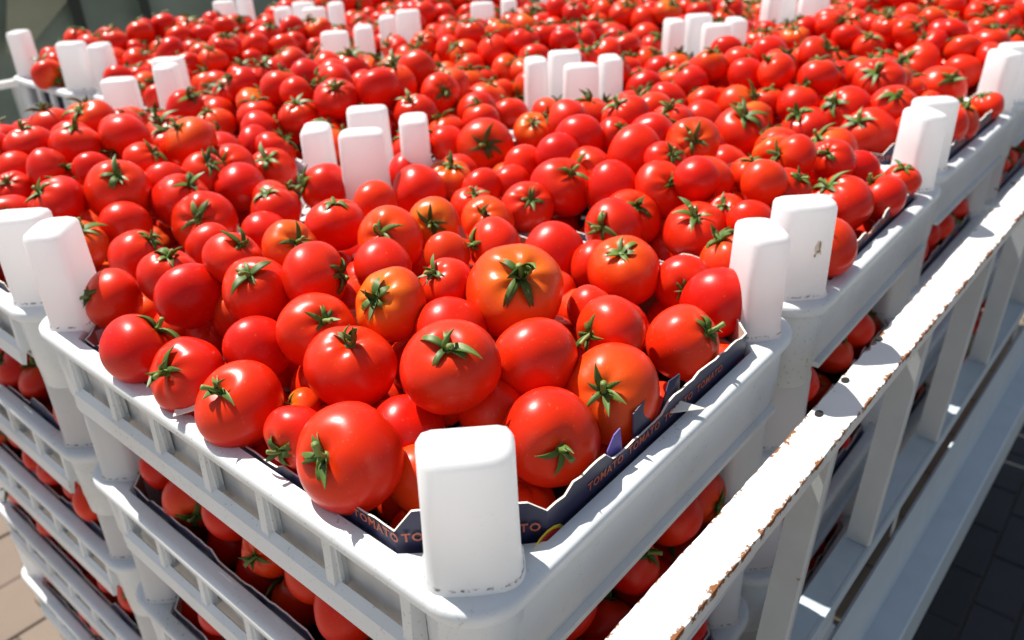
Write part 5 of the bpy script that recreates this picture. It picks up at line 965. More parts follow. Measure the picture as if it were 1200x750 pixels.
1474,2242,-106,44,-20,-57,80,0,1,2166,2226,-81,43,22,0,98,0,1,2117,2274,-65,42,-3,-64,77,1,1,1986,2493,-98,42,-34,23,91,1,1,
2079,2205,-53,42,5,65,76,0,1,1803,2387,-84,44,-52,17,84,0,1,2069,2408,-83,44,-23,-96,15,0,1,2217,2282,-94,46,-95,32,1,2,1,
1978,2403,-65,42,90,24,-36,0,1,1908,2407,-90,47,-57,79,-23,0,1,1780,1888,-173,38,93,26,-24,0,0,1607,1787,-174,41,8,93,36,0,0,
1739,1748,-169,37,43,24,87,1,0,2143,2379,-86,46,11,23,97,0,1,2077,2446,-181,34,2,3,100,1,0,2090,2313,-152,38,-55,-16,82,0,0,
1507,2211,-173,38,-86,-50,6,0,0,1968,2194,-153,37,-66,3,75,0,0,1658,2345,-133,36,81,24,53,1,0,1890,2329,-125,42,18,98,3,0,0,
1682,2142,-183,36,-41,7,91,7,0,1660,2450,-126,36,-75,18,64,1,1,1757,2467,-129,40,12,11,99,3,1,1528,2305,-109,37,-33,34,88,0,1,
1892,2340,-50,38,-11,-24,97,1,1,1985,2432,-127,38,6,4,100,0,1,1772,2293,-67,36,15,-64,76,1,1,2157,2305,-130,36,62,57,-53,2,1,
1841,2253,-109,38,-4,53,85,3,0,1848,2111,-102,41,12,59,80,2,1,2219,2367,-93,43,-82,-43,37,1,1,2116,2174,-111,42,-51,42,75,0,1,
1727,2391,-77,44,-63,45,-63,0,1,1824,2337,-33,42,-25,-83,50,2,1,2053,2101,-113,45,71,0,-70,0,1,1899,2483,-81,42,25,6,97,1,1,
2084,2503,-84,44,70,-48,53,7,1,1553,2255,-139,36,30,54,79,1,0,1738,2175,-165,34,68,-59,44,2,0,1609,2176,-166,41,-3,78,62,1,0,
1644,2409,-170,34,-5,-73,68,1,0,1735,2382,-150,41,-50,-57,65,7,0,2158,2197,-183,34,27,-20,94,1,0,1690,2205,-131,35,-40,-50,77,1,0,
1529,2345,-161,36,58,35,73,0,0,1817,2166,-147,41,8,99,-11,0,0,1499,2285,-172,40,-22,41,89,2,0,2076,2146,-169,39,-86,30,42,1,0,
1878,2208,-154,35,72,17,67,0,0,2008,2359,-118,35,-23,38,90,0,0,1821,2312,-128,36,77,31,56,2,0,1946,2388,-155,37,-8,-19,98,0,0,
1495,2395,-180,40,-61,3,-79,4,0,1756,2321,-124,36,6,-37,93,1,0,1736,2437,-180,35,-16,-18,97,5,0,1750,2232,-126,42,43,-65,62,1,0,
1986,2447,-187,37,84,54,-8,0,0,2137,2257,-181,40,-6,-61,79,0,0,1636,2236,-137,40,15,31,94,2,0,1565,2411,-164,37,17,33,93,1,0,
2059,2228,-118,38,43,8,90,0,0,2125,2386,-171,36,3,-46,89,1,0,1816,2425,-180,37,-80,58,-17,2,0,1927,2144,-180,40,-3,0,100,1,0,
1554,2147,-177,36,-6,-5,100,0,0,1901,2447,-164,40,-26,13,96,0,0,1658,489,-65,45,-82,14,55,3,1,1647,656,-90,44,65,13,74,0,1,
1707,616,-82,41,35,19,92,0,1,783,1076,-167,39,91,-24,-34,0,0,915,1368,-170,36,-4,-27,96,0,0,731,1136,-167,39,19,-5,98,0,0,
909,958,-175,38,-67,-39,64,1,0,868,1426,-168,36,-83,16,53,0,0,800,1521,-155,37,-18,5,98,0,0,990,1077,-174,37,0,0,100,0,0,
1114,964,-165,37,-55,66,52,1,0,955,997,-155,36,-1,-83,-56,0,0,979,1260,-170,38,23,79,56,5,0,853,1007,-174,37,29,51,81,1,0,
801,1149,-157,40,52,-19,83,1,0,789,1291,-172,40,-57,-82,7,1,0,755,1010,-165,36,-5,54,84,3,0,867,1273,-168,40,-76,-54,36,0,0,
1117,1397,-172,37,-21,-64,74,0,0,14,76,-418,42,60,-36,71,0,1,78,76,-325,39,-47,48,74,1,1,2009,2295,-169,37,-98,18,1,4,0,
1798,2255,-173,40,-70,35,62,1,0,1627,2302,-173,38,20,48,85,0,0,1767,2120,-172,37,58,19,79,1,0,1602,2464,-151,39,36,-9,93,0,0,
17,24,-328,42,-3,2,100,0,1,13,111,-349,41,-42,3,91,0,1,1586,2352,-130,40,39,-64,66,0,0,1857,2389,-137,41,-42,-39,82,1,0,
2051,2391,-147,36,-26,-23,94,2,0,2152,2335,-180,34,34,70,-62,0,0,2013,2143,-171,36,5,42,91,2,0,1811,2355,-178,41,-61,13,78,0,0,
1695,2269,-169,42,42,-8,90,0,0,1920,2266,-164,41,0,-1,100,5,0,763,860,-181,35,69,25,68,1,0,1024,1507,-150,41,-65,-11,75,1,0,
857,900,-143,37,63,28,72,0,0,1013,1352,-139,35,30,46,83,1,0,908,1116,-171,40,0,-49,87,1,0,861,1177,-159,37,18,82,-55,1,0,
916,1222,-150,40,13,-39,91,5,0,1002,1154,-173,39,-33,26,91,1,0,1085,1194,-173,35,4,-76,-65,0,0,921,1395,-97,34,-62,-12,77,0,0,
710,1332,-148,40,98,-15,10,2,0,700,1457,-159,34,-52,9,85,6,0,662,1017,-179,36,-56,-46,69,1,0,827,1324,-92,35,35,24,91,0,0,
789,1118,-95,35,21,83,51,2,0,645,1362,-174,37,43,32,84,5,0,639,926,-184,39,-2,-25,97,0,0,1063,1429,-148,39,-81,18,-56,0,0,
1033,1108,-145,34,5,-11,99,0,0,693,845,-179,38,9,100,3,5,0,867,1193,-93,37,-91,22,36,0,0,870,1499,-178,34,-4,-7,100,0,0,
1019,876,-152,36,51,44,74,1,0,950,1500,-177,41,21,-5,98,0,0,935,1003,-96,34,35,-58,73,1,0,879,985,-104,36,-38,21,90,2,0,
1069,1335,-158,38,-38,69,62,0,0,742,1504,-184,38,19,-23,95,0,0,451,-2,-416,38,-5,76,64,1,1,271,72,-392,38,12,29,95,2,1,
341,78,-408,40,69,-40,61,1,1,141,0,-423,41,40,6,92,1,1,149,608,-327,37,-83,42,36,0,1,88,42,-395,42,-1,0,100,1,1,
83,203,-389,40,64,71,29,0,1,85,354,-387,38,-8,85,-53,1,1,87,440,-410,41,35,-8,93,0,1,94,623,-404,39,-98,-8,16,1,1,
142,201,-309,42,-6,-92,39,1,1,155,366,-333,37,3,0,100,0,1,157,518,-304,41,3,-89,45,0,1,160,1370,-345,43,25,10,96,0,1,
150,1443,-339,38,6,-79,61,0,1,82,1120,-419,42,-43,35,83,0,1,93,1200,-405,43,-51,-26,82,0,1,85,1293,-420,43,-63,-23,74,1,1,
86,1452,-429,37,-13,-45,88,1,1,17,1409,-438,41,-28,-8,96,0,1,13,1504,-444,40,-6,58,-81,0,1,157,877,-325,38,-52,-71,48,0,1,
159,1048,-347,37,-5,27,96,0,1,151,1129,-336,44,26,22,94,0,1,158,1211,-335,37,-29,70,65,0,1,160,1297,-334,41,-2,47,88,0,1,
16,1460,-365,37,66,10,74,1,1,16,1297,-368,39,13,-71,69,0,1,9,1364,-370,39,-21,-49,85,0,1,641,1442,-179,37,44,-5,90,1,0,
957,1338,-125,36,-2,21,98,1,0,837,1261,-109,36,-82,48,32,2,0,645,1183,-169,41,-28,58,76,2,0,1059,1012,-171,42,-36,53,77,5,0,
939,852,-175,41,-18,-58,79,0,0,672,1257,-156,40,34,77,54,0,0,929,1443,-145,40,-10,11,99,7,0,902,1308,-114,42,-45,-72,53,1,0,
861,1369,-120,39,40,-4,91,3,0,973,1277,-106,40,14,-28,95,2,0,1091,1124,-175,42,52,1,85,1,0,807,1454,-157,37,-38,43,82,0,0,
709,968,-141,37,31,-82,48,0,0,857,846,-175,38,15,6,99,1,0,1082,1270,-159,36,-5,-16,99,0,0,853,1130,-114,35,-28,-6,96,0,0,
762,1483,-118,41,-8,-68,73,1,1,926,1167,-109,35,-6,-84,55,0,0,979,1412,-132,34,2,7,100,2,0,794,1378,-126,36,4,-69,72,0,0,
824,1562,-103,45,-5,-35,94,2,1,1150,1355,-100,45,52,5,85,0,1,1059,1230,-93,41,1,-5,100,6,1,1035,1296,-102,39,-5,-6,100,0,1,
1149,1441,-105,48,-57,-72,39,1,1,1159,1118,-107,43,12,-1,99,2,1,1111,1291,-87,42,-60,-34,73,2,1,982,1552,-98,46,-97,21,-7,1,1,
1076,1373,-96,44,49,76,43,3,1,1128,1211,-97,42,-62,68,39,1,1,879,1510,-107,45,-21,-63,75,2,1,1030,1478,-83,46,-25,-46,86,3,1,
1045,1038,-82,46,-44,-74,51,3,1,774,538,-174,40,-10,17,98,2,0,970,394,-168,37,-48,-24,84,1,0,933,294,-172,39,-59,24,77,0,0,
744,86,-399,44,94,-30,-14,2,1,826,75,-414,40,-18,61,77,1,1,971,86,-411,38,-10,-19,98,1,1,1049,83,-400,37,13,44,89,0,1,
741,143,-325,37,-28,67,69,1,1,824,153,-312,41,-34,49,80,1,1,899,140,-337,41,-58,-26,77,0,1,978,149,-316,43,-23,9,97,1,1,
1903,161,-335,42,27,29,92,1,1,1975,159,-347,38,-3,-6,100,0,1,2065,146,-334,37,2,-7,100,0,1,2218,150,-331,41,-80,38,47,1,1,
2340,83,-321,40,-49,10,87,0,1,1288,95,-421,41,-53,-68,51,0,1,1378,96,-423,38,-58,27,77,1,1,1454,104,-418,39,4,21,98,1,1,
1595,102,-410,44,38,-70,60,0,1,1677,95,-406,44,59,-16,79,1,1,1292,162,-320,42,14,50,85,1,1,1365,163,-317,37,65,-57,-51,2,1,
1455,158,-342,38,-27,-73,62,0,1,1606,156,-341,42,71,37,60,0,1,1673,163,-317,40,-34,18,92,1,1,941,515,-159,36,62,15,77,2,0,
799,327,-173,41,7,10,99,6,0,801,134,-172,38,-66,4,-75,0,0,959,171,-168,39,23,-83,50,0,0,621,291,-158,39,-19,-42,89,1,0,
1021,509,-171,38,12,11,99,1,0,937,454,-172,36,61,-70,37,2,0,793,393,-167,37,-21,15,97,0,0,1000,321,-170,37,41,22,88,3,0,
872,162,-164,37,-52,30,-80,1,0,904,384,-164,38,-15,-62,77,0,0,766,216,-166,39,-24,-70,67,1,0,870,297,-158,38,-75,-1,66,1,0,
1015,578,-134,34,-51,-26,82,1,0,767,671,-177,42,-6,-6,100,0,0,850,242,-125,34,24,-48,84,0,0,1001,210,-129,37,36,-71,-61,0,0,
1091,71,-180,34,20,69,70,0,0,905,233,-172,39,21,1,98,0,0,679,585,-170,36,81,-11,57,1,0,676,60,-168,34,20,56,80,1,0,
1099,435,-151,37,-26,60,-76,1,0,645,160,-167,36,-42,32,85,0,0,990,390,-97,38,-34,65,68,0,0,143,24,-559,43,0,2,100,0,1,
152,110,-568,40,37,-18,91,1,1,150,201,-554,42,-63,-43,64,0,1,150,355,-552,43,17,-57,81,0,1,151,439,-565,37,62,-70,35,0,1,
155,535,-555,38,-19,45,87,0,1,157,620,-574,40,10,-56,-82,0,1,86,42,-642,39,-34,17,92,1,1,91,644,-574,40,45,29,84,2,1,
14,68,-664,43,-36,-50,79,0,1,8,156,-663,42,-8,14,99,2,1,10,242,-655,38,-6,-2,100,1,1,6,408,-657,37,19,-98,-2,1,1,
15,285,-582,41,-37,84,39,1,1,15,361,-599,43,75,-24,-62,1,1,81,78,-567,43,52,-4,86,1,1,76,248,-555,37,9,-32,94,1,1,
91,313,-585,44,-32,-45,84,0,1,2292,147,-335,43,-97,17,-16,1,1,2135,80,-408,42,-12,62,-78,1,1,2216,78,-429,42,69,-37,62,2,1,
13,33,-586,44,96,-16,24,1,1,5,112,-586,39,29,-55,79,0,1,3,197,-601,39,-3,-1,100,1,1,262,136,-564,39,-5,-60,80,1,1,
347,147,-576,42,24,-77,-59,1,1,424,147,-569,40,50,8,86,0,1,201,85,-639,41,-23,25,94,0,1,273,86,-640,42,-55,45,-71,1,1,
412,78,-652,37,-58,-33,-75,1,1,224,69,-571,42,38,33,86,0,1,299,73,-562,39,-18,-60,78,1,1,450,77,-580,42,29,-84,46,1,1,
158,4,-654,39,-60,52,62,1,1,233,-2,-648,39,52,-82,26,1,1,390,1,-674,42,-85,-46,-25,1,1,80,115,-643,38,-30,46,84,1,1,
90,209,-656,37,-28,-21,94,0,1,89,277,-652,40,-2,38,92,0,1,84,368,-658,44,76,-2,65,1,1,259,7,-582,36,23,18,96,1,1,
336,-4,-596,43,53,-84,-14,1,1,824,606,-127,34,2,26,97,3,0,1099,139,-164,38,76,64,14,1,0,705,450,-125,34,47,-82,32,2,0,
788,68,-157,42,66,-37,66,0,0,641,537,-159,36,17,6,98,1,0,812,291,-116,37,-51,21,-84,0,0,994,671,-168,36,-50,55,-67,0,0,
913,55,-164,35,27,24,93,1,0,1091,567,-163,37,88,20,43,6,0,757,146,-121,41,-6,-46,88,0,0,1068,626,-164,35,-71,-61,35,1,0,
1099,497,-179,36,-11,-62,77,0,0,1053,266,-157,40,-4,21,98,0,0,944,347,-116,40,69,-21,69,7,0,889,482,-122,38,3,-25,97,1,0,
986,79,-146,38,-29,-42,86,1,0,817,520,-125,40,8,-67,74,1,0,835,386,-114,39,-26,-47,84,0,0,1041,396,-141,40,67,46,-59,2,0,
1015,453,-123,38,-30,-38,88,1,0,695,121,-131,36,-23,47,85,2,0,1037,118,-154,36,7,13,99,1,0,839,29,-174,38,10,-19,98,1,0,
709,534,-142,38,38,-65,66,0,0,953,618,-159,35,-82,-35,46,2,0,885,654,-158,38,80,-41,-43,2,0,926,430,-101,42,23,-83,51,1,0,
700,649,-176,34,46,28,84,3,0,1060,188,-169,39,24,-79,57,7,0,973,504,-96,34,13,-65,75,2,0,880,330,-101,38,-18,-53,83,6,0,
789,448,-115,37,-80,27,54,0,0,936,127,-113,37,-19,2,98,0,0,1081,560,-100,38,-29,-26,92,2,1,946,609,-90,38,47,-67,57,0,1,
891,571,-116,37,55,16,82,0,0,1079,333,-168,39,-21,-89,40,0,0,1061,492,-114,36,-62,78,-1,2,1,639,461,-124,36,15,45,88,0,1,
147,1464,-578,37,4,8,100,1,1,87,1131,-664,43,-2,-72,-69,0,1,92,1461,-678,39,-46,52,72,0,1,20,1505,-675,40,-27,57,78,1,1,
149,870,-581,43,4,-18,98,1,1,163,959,-574,37,39,-65,65,1,1,153,1043,-565,37,67,-2,74,1,1,160,1212,-587,40,16,-64,75,0,1,
160,1288,-570,43,22,62,75,1,1,82,1339,-596,44,-69,-27,67,1,1,1297,159,-575,41,1,68,73,0,1,969,81,-643,37,51,-34,79,2,1,
1034,77,-660,41,-71,69,14,0,1,1332,88,-591,42,-97,-23,-5,1,1,1404,90,-585,36,-4,-14,99,0,1,668,141,-560,42,7,-78,62,1,1,
812,150,-557,38,53,-12,-84,1,1,902,150,-557,40,-2,-94,34,0,1,976,153,-568,39,29,4,96,1,1,1053,144,-560,43,6,38,92,3,1,
662,84,-638,43,-21,-37,91,0,1,733,74,-662,43,-66,70,26,0,1,823,78,-654,40,91,-10,40,0,1,926,75,-580,38,-21,62,75,0,1,
1152,600,-104,47,-29,71,64,1,1,1140,500,-90,43,-48,-42,77,0,1,236,1425,-184,36,-76,24,60,7,0,352,1073,-185,36,-3,-2,100,0,0,
135,1199,-176,36,2,0,100,4,0,496,1402,-184,37,-10,-16,98,0,0,189,1306,-175,37,62,-32,71,5,0,125,1294,-181,37,-59,-46,66,0,0,
1025,626,-83,41,-29,37,88,0,1,323,1311,-180,36,-49,-72,-49,0,0,353,1384,-180,36,-48,44,76,0,0,150,1370,-165,38,-73,53,-43,1,0,
219,1250,-184,37,-25,-35,90,0,0,500,1123,-164,41,-43,25,87,0,0,346,1534,-178,36,-82,29,-50,2,0,218,1053,-187,39,87,-38,32,0,0,
307,1148,-179,41,-5,91,41,1,0,356,1247,-187,37,-37,53,76,1,0,360,993,-185,38,5,-1,100,0,0,237,1128,-183,42,84,54,1,2,0,
157,1140,-186,37,46,-47,75,3,0,264,1359,-183,41,-1,-98,19,0,0,1919,151,-578,40,21,16,97,0,1,1995,158,-582,42,-99,-4,14,0,1,
2067,153,-561,38,-14,-3,99,1,1,2222,152,-574,37,-30,37,88,0,1,2299,144,-581,38,-21,-35,91,0,1,1992,88,-670,44,77,-31,56,0,1,
1539,89,-662,43,-32,-46,83,0,1,1685,87,-658,41,17,58,79,1,1,1374,156,-588,41,-2,14,99,1,1,1459,168,-581,42,-58,80,16,1,1,
1531,161,-588,39,-32,8,94,1,1,1604,154,-568,36,41,8,91,1,1,1679,152,-564,42,-45,63,64,1,1,1454,91,-659,36,-56,34,75,1,1,
11,659,-895,36,38,7,92,0,1,149,36,-802,40,75,-11,65,1,1,157,115,-813,38,2,4,100,1,1,151,199,-802,41,58,-60,56,1,1,
147,284,-802,42,-96,-26,-12,0,1,159,440,-804,41,-77,64,-6,0,1,145,610,-817,38,17,54,82,1,1,86,34,-880,43,23,-67,71,0,1,
91,484,-819,42,-34,58,-74,2,1,84,564,-807,42,55,75,36,0,1,89,661,-829,38,33,-73,60,0,1,14,66,-900,37,-32,30,90,1,1,
15,156,-908,44,-1,0,100,1,1,12,320,-902,42,64,31,70,0,1,18,402,-912,43,-67,-74,8,1,1,12,499,-906,39,-36,13,92,1,1,
11,450,-841,40,16,-21,96,1,1,6,534,-845,40,14,-10,99,2,1,17,617,-828,42,94,19,28,0,1,89,83,-822,37,-28,3,96,0,1,
75,160,-807,43,18,-78,59,0,1,82,241,-814,43,-20,7,98,0,1,77,329,-811,39,35,30,89,0,1,90,409,-821,43,-37,-52,77,0,1,
2142,89,-644,37,7,-50,86,0,1,2220,82,-649,43,-42,-51,75,0,1,2292,86,-669,38,15,40,90,1,1,3,22,-833,37,10,-82,-57,1,1,
13,117,-830,43,87,-44,21,0,1,6,196,-834,37,41,-2,91,1,1,14,290,-826,40,13,28,95,0,1,5,361,-839,40,45,-66,60,0,1,
257,140,-819,37,-8,8,99,1,1,351,149,-814,42,84,36,41,1,1,185,84,-903,38,19,63,75,1,1,261,73,-903,41,-75,-47,47,1,1,
333,80,-905,37,-28,46,84,0,1,428,76,-898,43,17,-37,91,0,1,344,8,-835,36,13,5,99,1,1,413,-3,-841,38,74,-13,66,0,1,
219,69,-808,44,-37,39,-84,0,1,308,82,-829,36,9,-51,86,0,1,374,81,-820,38,-70,-10,70,1,1,452,81,-818,42,-62,26,74,0,1,
309,13,-890,37,15,64,-75,1,1,387,2,-913,43,-71,-31,63,0,1,78,107,-895,39,58,-41,71,0,1,91,203,-889,38,-28,26,92,0,1,
84,281,-879,39,83,-44,33,1,1,84,370,-903,40,-26,-36,90,0,1,80,458,-893,43,94,31,17,1,1,89,533,-888,36,-51,51,70,1,1,
89,611,-878,42,35,-47,81,0,1,257,5,-844,41,-21,-2,98,1,1,130,1510,-171,34,-60,-31,74,4,0,34,1319,-181,35,86,-49,10,2,0,
148,1185,-114,36,-4,64,77,0,0,21,1450,-163,39,34,-55,-76,0,0,186,1112,-109,34,-26,-56,79,1,0,456,1341,-177,41,-49,43,76,0,0,
213,1174,-133,38,-27,-43,86,0,0,481,1010,-179,42,-8,-59,81,0,0,414,1514,-161,36,33,43,84,2,0,413,1391,-150,38,9,-17,98,1,0,
24,1202,-187,40,-10,-7,99,0,0,93,926,-139,39,-28,52,81,1,0,74,1158,-172,42,28,-39,87,0,0,153,1303,-126,35,21,5,98,1,0,
356,1220,-123,39,-7,30,95,2,0,288,1205,-123,39,-30,-86,41,1,0,399,1034,-153,36,-95,-20,-26,0,0,481,1183,-178,35,28,-93,24,2,0,
101,1241,-147,36,-19,-36,91,0,0,184,1234,-129,39,1,-1,100,3,0,307,1272,-136,35,65,-6,76,1,0,289,1340,-107,38,2,99,15,0,0,
79,1471,-157,35,-7,62,78,3,0,238,1056,-115,34,-10,-26,96,2,0,301,913,-171,38,-23,5,97,1,0,215,1010,-138,34,3,-66,75,2,0,
91,1452,-909,44,-13,-69,72,0,1,157,1292,-815,38,88,-14,45,1,1,151,1446,-823,43,-21,41,89,0,1,87,887,-892,38,41,42,-81,0,1,
97,1128,-896,42,49,38,78,0,1,85,1294,-906,43,64,-12,76,0,1,151,1054,-825,36,43,-67,61,1,1,149,1136,-816,41,-15,-22,96,1,1,
91,1243,-843,43,73,-44,52,1,1,91,1340,-839,38,58,53,62,1,1,85,1406,-825,39,-79,-27,55,1,1,294,1485,-176,41,47,-56,68,0,0,
322,1416,-131,34,-57,13,81,1,0,86,1343,-163,34,12,-33,94,3,0,77,1058,-164,37,-7,58,81,2,0,247,1291,-138,37,-33,-68,65,2,0,
119,1419,-138,38,7,33,94,0,0,324,993,-119,36,-49,81,32,7,0,456,936,-165,34,-12,80,59,0,0,461,1252,-183,36,-12,91,39,6,0,
44,1394,-188,37,-24,69,69,1,0,128,1128,-132,35,34,-49,80,0,0,402,1450,-147,35,-37,66,65,0,0,206,1375,-128,35,-21,48,85,0,0,
333,1059,-118,41,-70,37,61,3,0,394,1157,-147,40,35,73,59,0,0,438,1092,-171,42,54,-65,54,0,0,270,1136,-112,41,22,-32,92,5,0,
395,1326,-144,38,-81,-44,40,0,0,474,1463,-171,37,-35,-44,83,2,0,189,1477,-175,38,14,-60,79,0,0,246,1453,-104,39,-61,73,31,0,1,
224,1525,-138,40,10,-66,74,0,1,200,1314,-66,41,-41,44,80,3,1,130,1359,-85,38,26,-3,97,0,1,66,991,-124,40,3,32,95,0,1,
137,1063,-85,38,57,-19,80,3,1,42,1252,-132,40,-37,-9,92,0,1,185,928,-161,37,59,29,75,0,0,-16,1234,-99,43,74,8,67,0,1,
167,1572,-109,43,1,-71,70,0,1,69,1473,-91,43,-3,-67,74,7,1,394,1565,-103,42,-6,2,100,0,1,-20,1101,-98,49,14,21,97,0,1,
82,1246,-70,42,-3,-4,100,0,1,16,1324,-115,45,-11,-37,92,3,1,396,1479,-82,43,87,-16,48,1,1,73,1401,-83,43,-90,-37,-23,1,1,
513,1370,-122,48,-10,-6,99,1,1,40,1165,-105,42,-43,-8,90,1,1,-17,1020,-93,46,8,-3,100,0,1,1565,93,-823,41,-51,-28,81,1,1,
1641,90,-839,38,-3,-60,80,1,1,1718,92,-822,43,2,10,99,0,1,669,147,-821,38,9,4,100,1,1,816,149,-806,43,40,-74,-54,1,1,
961,151,-804,36,46,27,85,0,1,1052,139,-801,38,57,-22,79,0,1,842,76,-821,38,-19,-51,84,1,1,931,77,-831,41,20,-19,96,1,1,
1000,85,-811,43,39,-50,77,1,1,1078,81,-814,36,30,27,91,1,1,-33,1391,-95,48,-58,-81,3,2,1,142,1484,-113,45,-56,-39,73,4,1,
358,108,-168,36,-32,79,52,0,0,96,1557,-103,44,4,-60,80,0,1,221,466,-166,37,69,46,-56,1,0,204,684,-161,36,9,-29,95,1,0,
356,529,-170,41,25,-55,80,4,0,138,442,-162,37,-27,57,78,1,0,213,293,-164,39,6,53,85,1,0,500,340,-169,40,1,1,100,5,0,
282,268,-156,37,-68,-41,61,3,0,177,561,-165,37,95,32,2,1,0,294,125,-169,37,27,45,85,0,0,341,177,-159,37,23,-62,75,0,0,
244,171,-169,37,0,39,92,2,0,260,571,-165,37,-80,0,60,0,0,188,365,-167,38,13,97,19,0,0,2150,144,-831,40,12,-4,99,1,1,
2303,148,-806,39,39,30,87,0,1,2293,83,-906,40,-52,10,85,0,1,17,46,-1076,39,65,-10,-75,1,1,2250,70,-830,36,13,48,87,1,1,
2334,77,-833,38,-5,15,99,2,1,1907,159,-829,39,19,26,94,1,1,1690,89,-908,40,82,-1,-58,0,1,1955,88,-821,39,-23,-4,97,0,1,
1308,160,-811,37,53,4,85,0,1,1384,156,-836,44,-16,81,-56,1,1,1456,162,-819,38,51,-59,63,1,1,1535,156,-835,41,90,-21,39,0,1,
1608,165,-814,41,-13,24,96,1,1,1288,99,-895,38,-30,42,85,0,1,1377,90,-896,39,2,-2,100,0,1,157,456,-1054,40,-100,0,9,0,1,
156,536,-1056,36,0,82,58,1,1,156,607,-1039,39,0,-29,96,0,1,83,23,-1152,42,5,-18,98,0,1,81,107,-1137,39,16,-76,63,0,1,
86,200,-1142,42,-42,29,86,1,1,81,273,-1131,41,-39,-31,87,1,1,84,358,-1123,41,25,59,77,1,1,15,482,-1144,41,-24,-82,52,1,1,
19,567,-1140,41,-54,82,-20,0,1,11,660,-1143,36,2,55,83,0,1,143,36,-1055,43,-40,72,-57,0,1,154,122,-1039,42,27,-25,93,1,1,
149,199,-1068,39,67,15,73,0,1,156,285,-1065,41,28,-36,89,1,1,147,368,-1053,44,55,14,82,1,1,79,314,-1046,43,84,53,-10,1,1,
83,410,-1071,41,-31,6,95,1,1,82,568,-1067,40,-27,-44,86,0,1,89,654,-1064,37,-92,11,38,1,1,15,76,-1139,41,-58,-32,75,1,1,
18,157,-1154,38,29,-36,88,1,1,13,232,-1157,40,35,-64,68,1,1,11,394,-1160,40,61,64,-46,1,1,11,210,-1091,40,54,-54,64,1,1,
6,290,-1072,37,40,18,90,1,1,16,361,-1093,40,10,4,99,1,1,18,445,-1079,41,27,59,76,0,1,11,531,-1065,42,13,-25,96,1,1,
13,611,-1072,41,-36,-8,93,1,1,88,85,-1066,43,53,5,84,0,1,88,230,-1060,36,-88,35,33,0,1,93,1083,-1086,36,-15,-36,92,1,1,
94,1165,-1067,38,32,-88,36,0,1,93,1253,-1086,37,78,50,39,1,1,198,84,-1133,36,-29,89,36,0,1,341,81,-1150,43,-3,-12,99,0,1,
428,82,-1152,42,-2,43,90,0,1,10,872,-1100,41,-52,2,85,0,1,11,956,-1079,43,14,-52,84,0,1,20,1040,-1091,38,-1,42,91,0,1,
383,76,-1048,39,12,10,99,0,1,461,72,-1067,39,15,-48,86,0,1,221,8,-1164,37,4,2,100,0,1,459,6,-1142,43,34,-33,88,1,1,
38,147,-1044,43,26,37,89,0,1,271,143,-1060,43,45,-22,86,0,1,353,141,-1066,37,-77,-37,52,0,1,428,141,-1049,41,19,13,97,1,1,
79,446,-1141,38,8,1,100,0,1,81,516,-1137,37,1,-10,100,1,1,87,612,-1144,38,50,56,66,0,1,267,2,-1090,39,-70,-38,61,1,1,
347,10,-1064,41,43,-27,86,0,1,415,8,-1086,39,-24,-58,78,1,1,237,79,-1064,38,-23,-86,-45,0,1,311,78,-1073,43,-41,10,91,1,1,
466,553,-171,37,-34,40,85,0,0,28,628,-166,36,-17,77,62,1,0,301,442,-164,41,83,37,-41,0,0,346,241,-170,38,47,75,46,0,0,
373,556,-112,34,-51,28,81,2,0,218,622,-127,34,79,57,-20,0,0,322,603,-116,37,-36,-34,87,2,0,412,427,-123,38,37,-37,85,3,0,
226,568,-102,34,-25,97,5,0,0,22,208,-148,41,60,-29,74,0,0,197,179,-118,35,58,9,81,1,0,465,613,-163,37,49,49,72,1,0,
420,321,-130,38,26,-15,95,2,0,319,646,-173,35,-27,-46,84,0,0,691,83,-1077,41,59,37,71,0,1,768,74,-1054,41,-3,36,93,0,1,
844,76,-1071,37,-94,-27,-20,0,1,922,80,-1072,42,-29,12,95,1,1,91,958,-1163,44,16,-28,95,1,1,90,1047,-1163,42,0,31,95,1,1,
84,1131,-1148,40,58,-16,80,1,1,90,1218,-1161,44,29,80,-53,1,1,96,1301,-1157,36,4,2,100,0,1,89,1464,-1154,42,35,-64,69,2,1,
670,6,-1088,43,-82,36,45,1,1,742,7,-1069,42,20,-91,-36,1,1,152,880,-1070,43,-11,45,89,0,1,151,1114,-1082,39,79,-22,58,1,1,
158,1213,-1067,38,55,61,57,0,1,159,1277,-1082,39,-4,35,94,2,1,146,1367,-1079,43,-24,-46,86,0,1,158,1457,-1080,41,-4,-35,93,1,1,
84,869,-1166,39,20,-51,84,2,1,79,1338,-1062,40,26,-72,64,0,1,79,1424,-1085,44,5,-52,85,0,1,20,930,-1175,39,23,2,97,1,1,
11,999,-1179,39,29,21,93,2,1,11,1076,-1150,38,58,-39,72,2,1,21,1161,-1160,38,-23,7,97,0,1,418,585,-136,34,-17,18,97,1,0,
235,312,-98,42,60,16,78,0,0,442,58,-151,35,-85,-13,51,2,0,475,187,-178,38,65,-23,73,0,0,155,433,-101,34,-72,-38,58,0,0,
229,120,-119,36,28,63,72,1,0,42,451,-167,39,15,63,-76,2,0,192,482,-112,35,11,-66,74,1,0,368,489,-103,38,-81,45,38,1,0,
442,268,-160,35,29,-1,96,0,0,350,313,-122,34,77,-64,3,0,0,432,503,-142,39,26,-25,93,2,0,259,641,-164,36,-25,-51,82,0,0,
322,215,-103,42,-22,-23,95,0,0,163,633,-160,38,-8,-13,99,1,0,388,646,-141,41,-12,20,97,2,0,164,583,-104,40,11,-99,9,0,0,
1300,160,-1052,37,-35,-54,76,1,1,1444,157,-1068,41,11,90,43,1,1,1520,156,-1072,36,-12,-70,71,1,1,1596,160,-1072,42,-67,2,75,0,1,
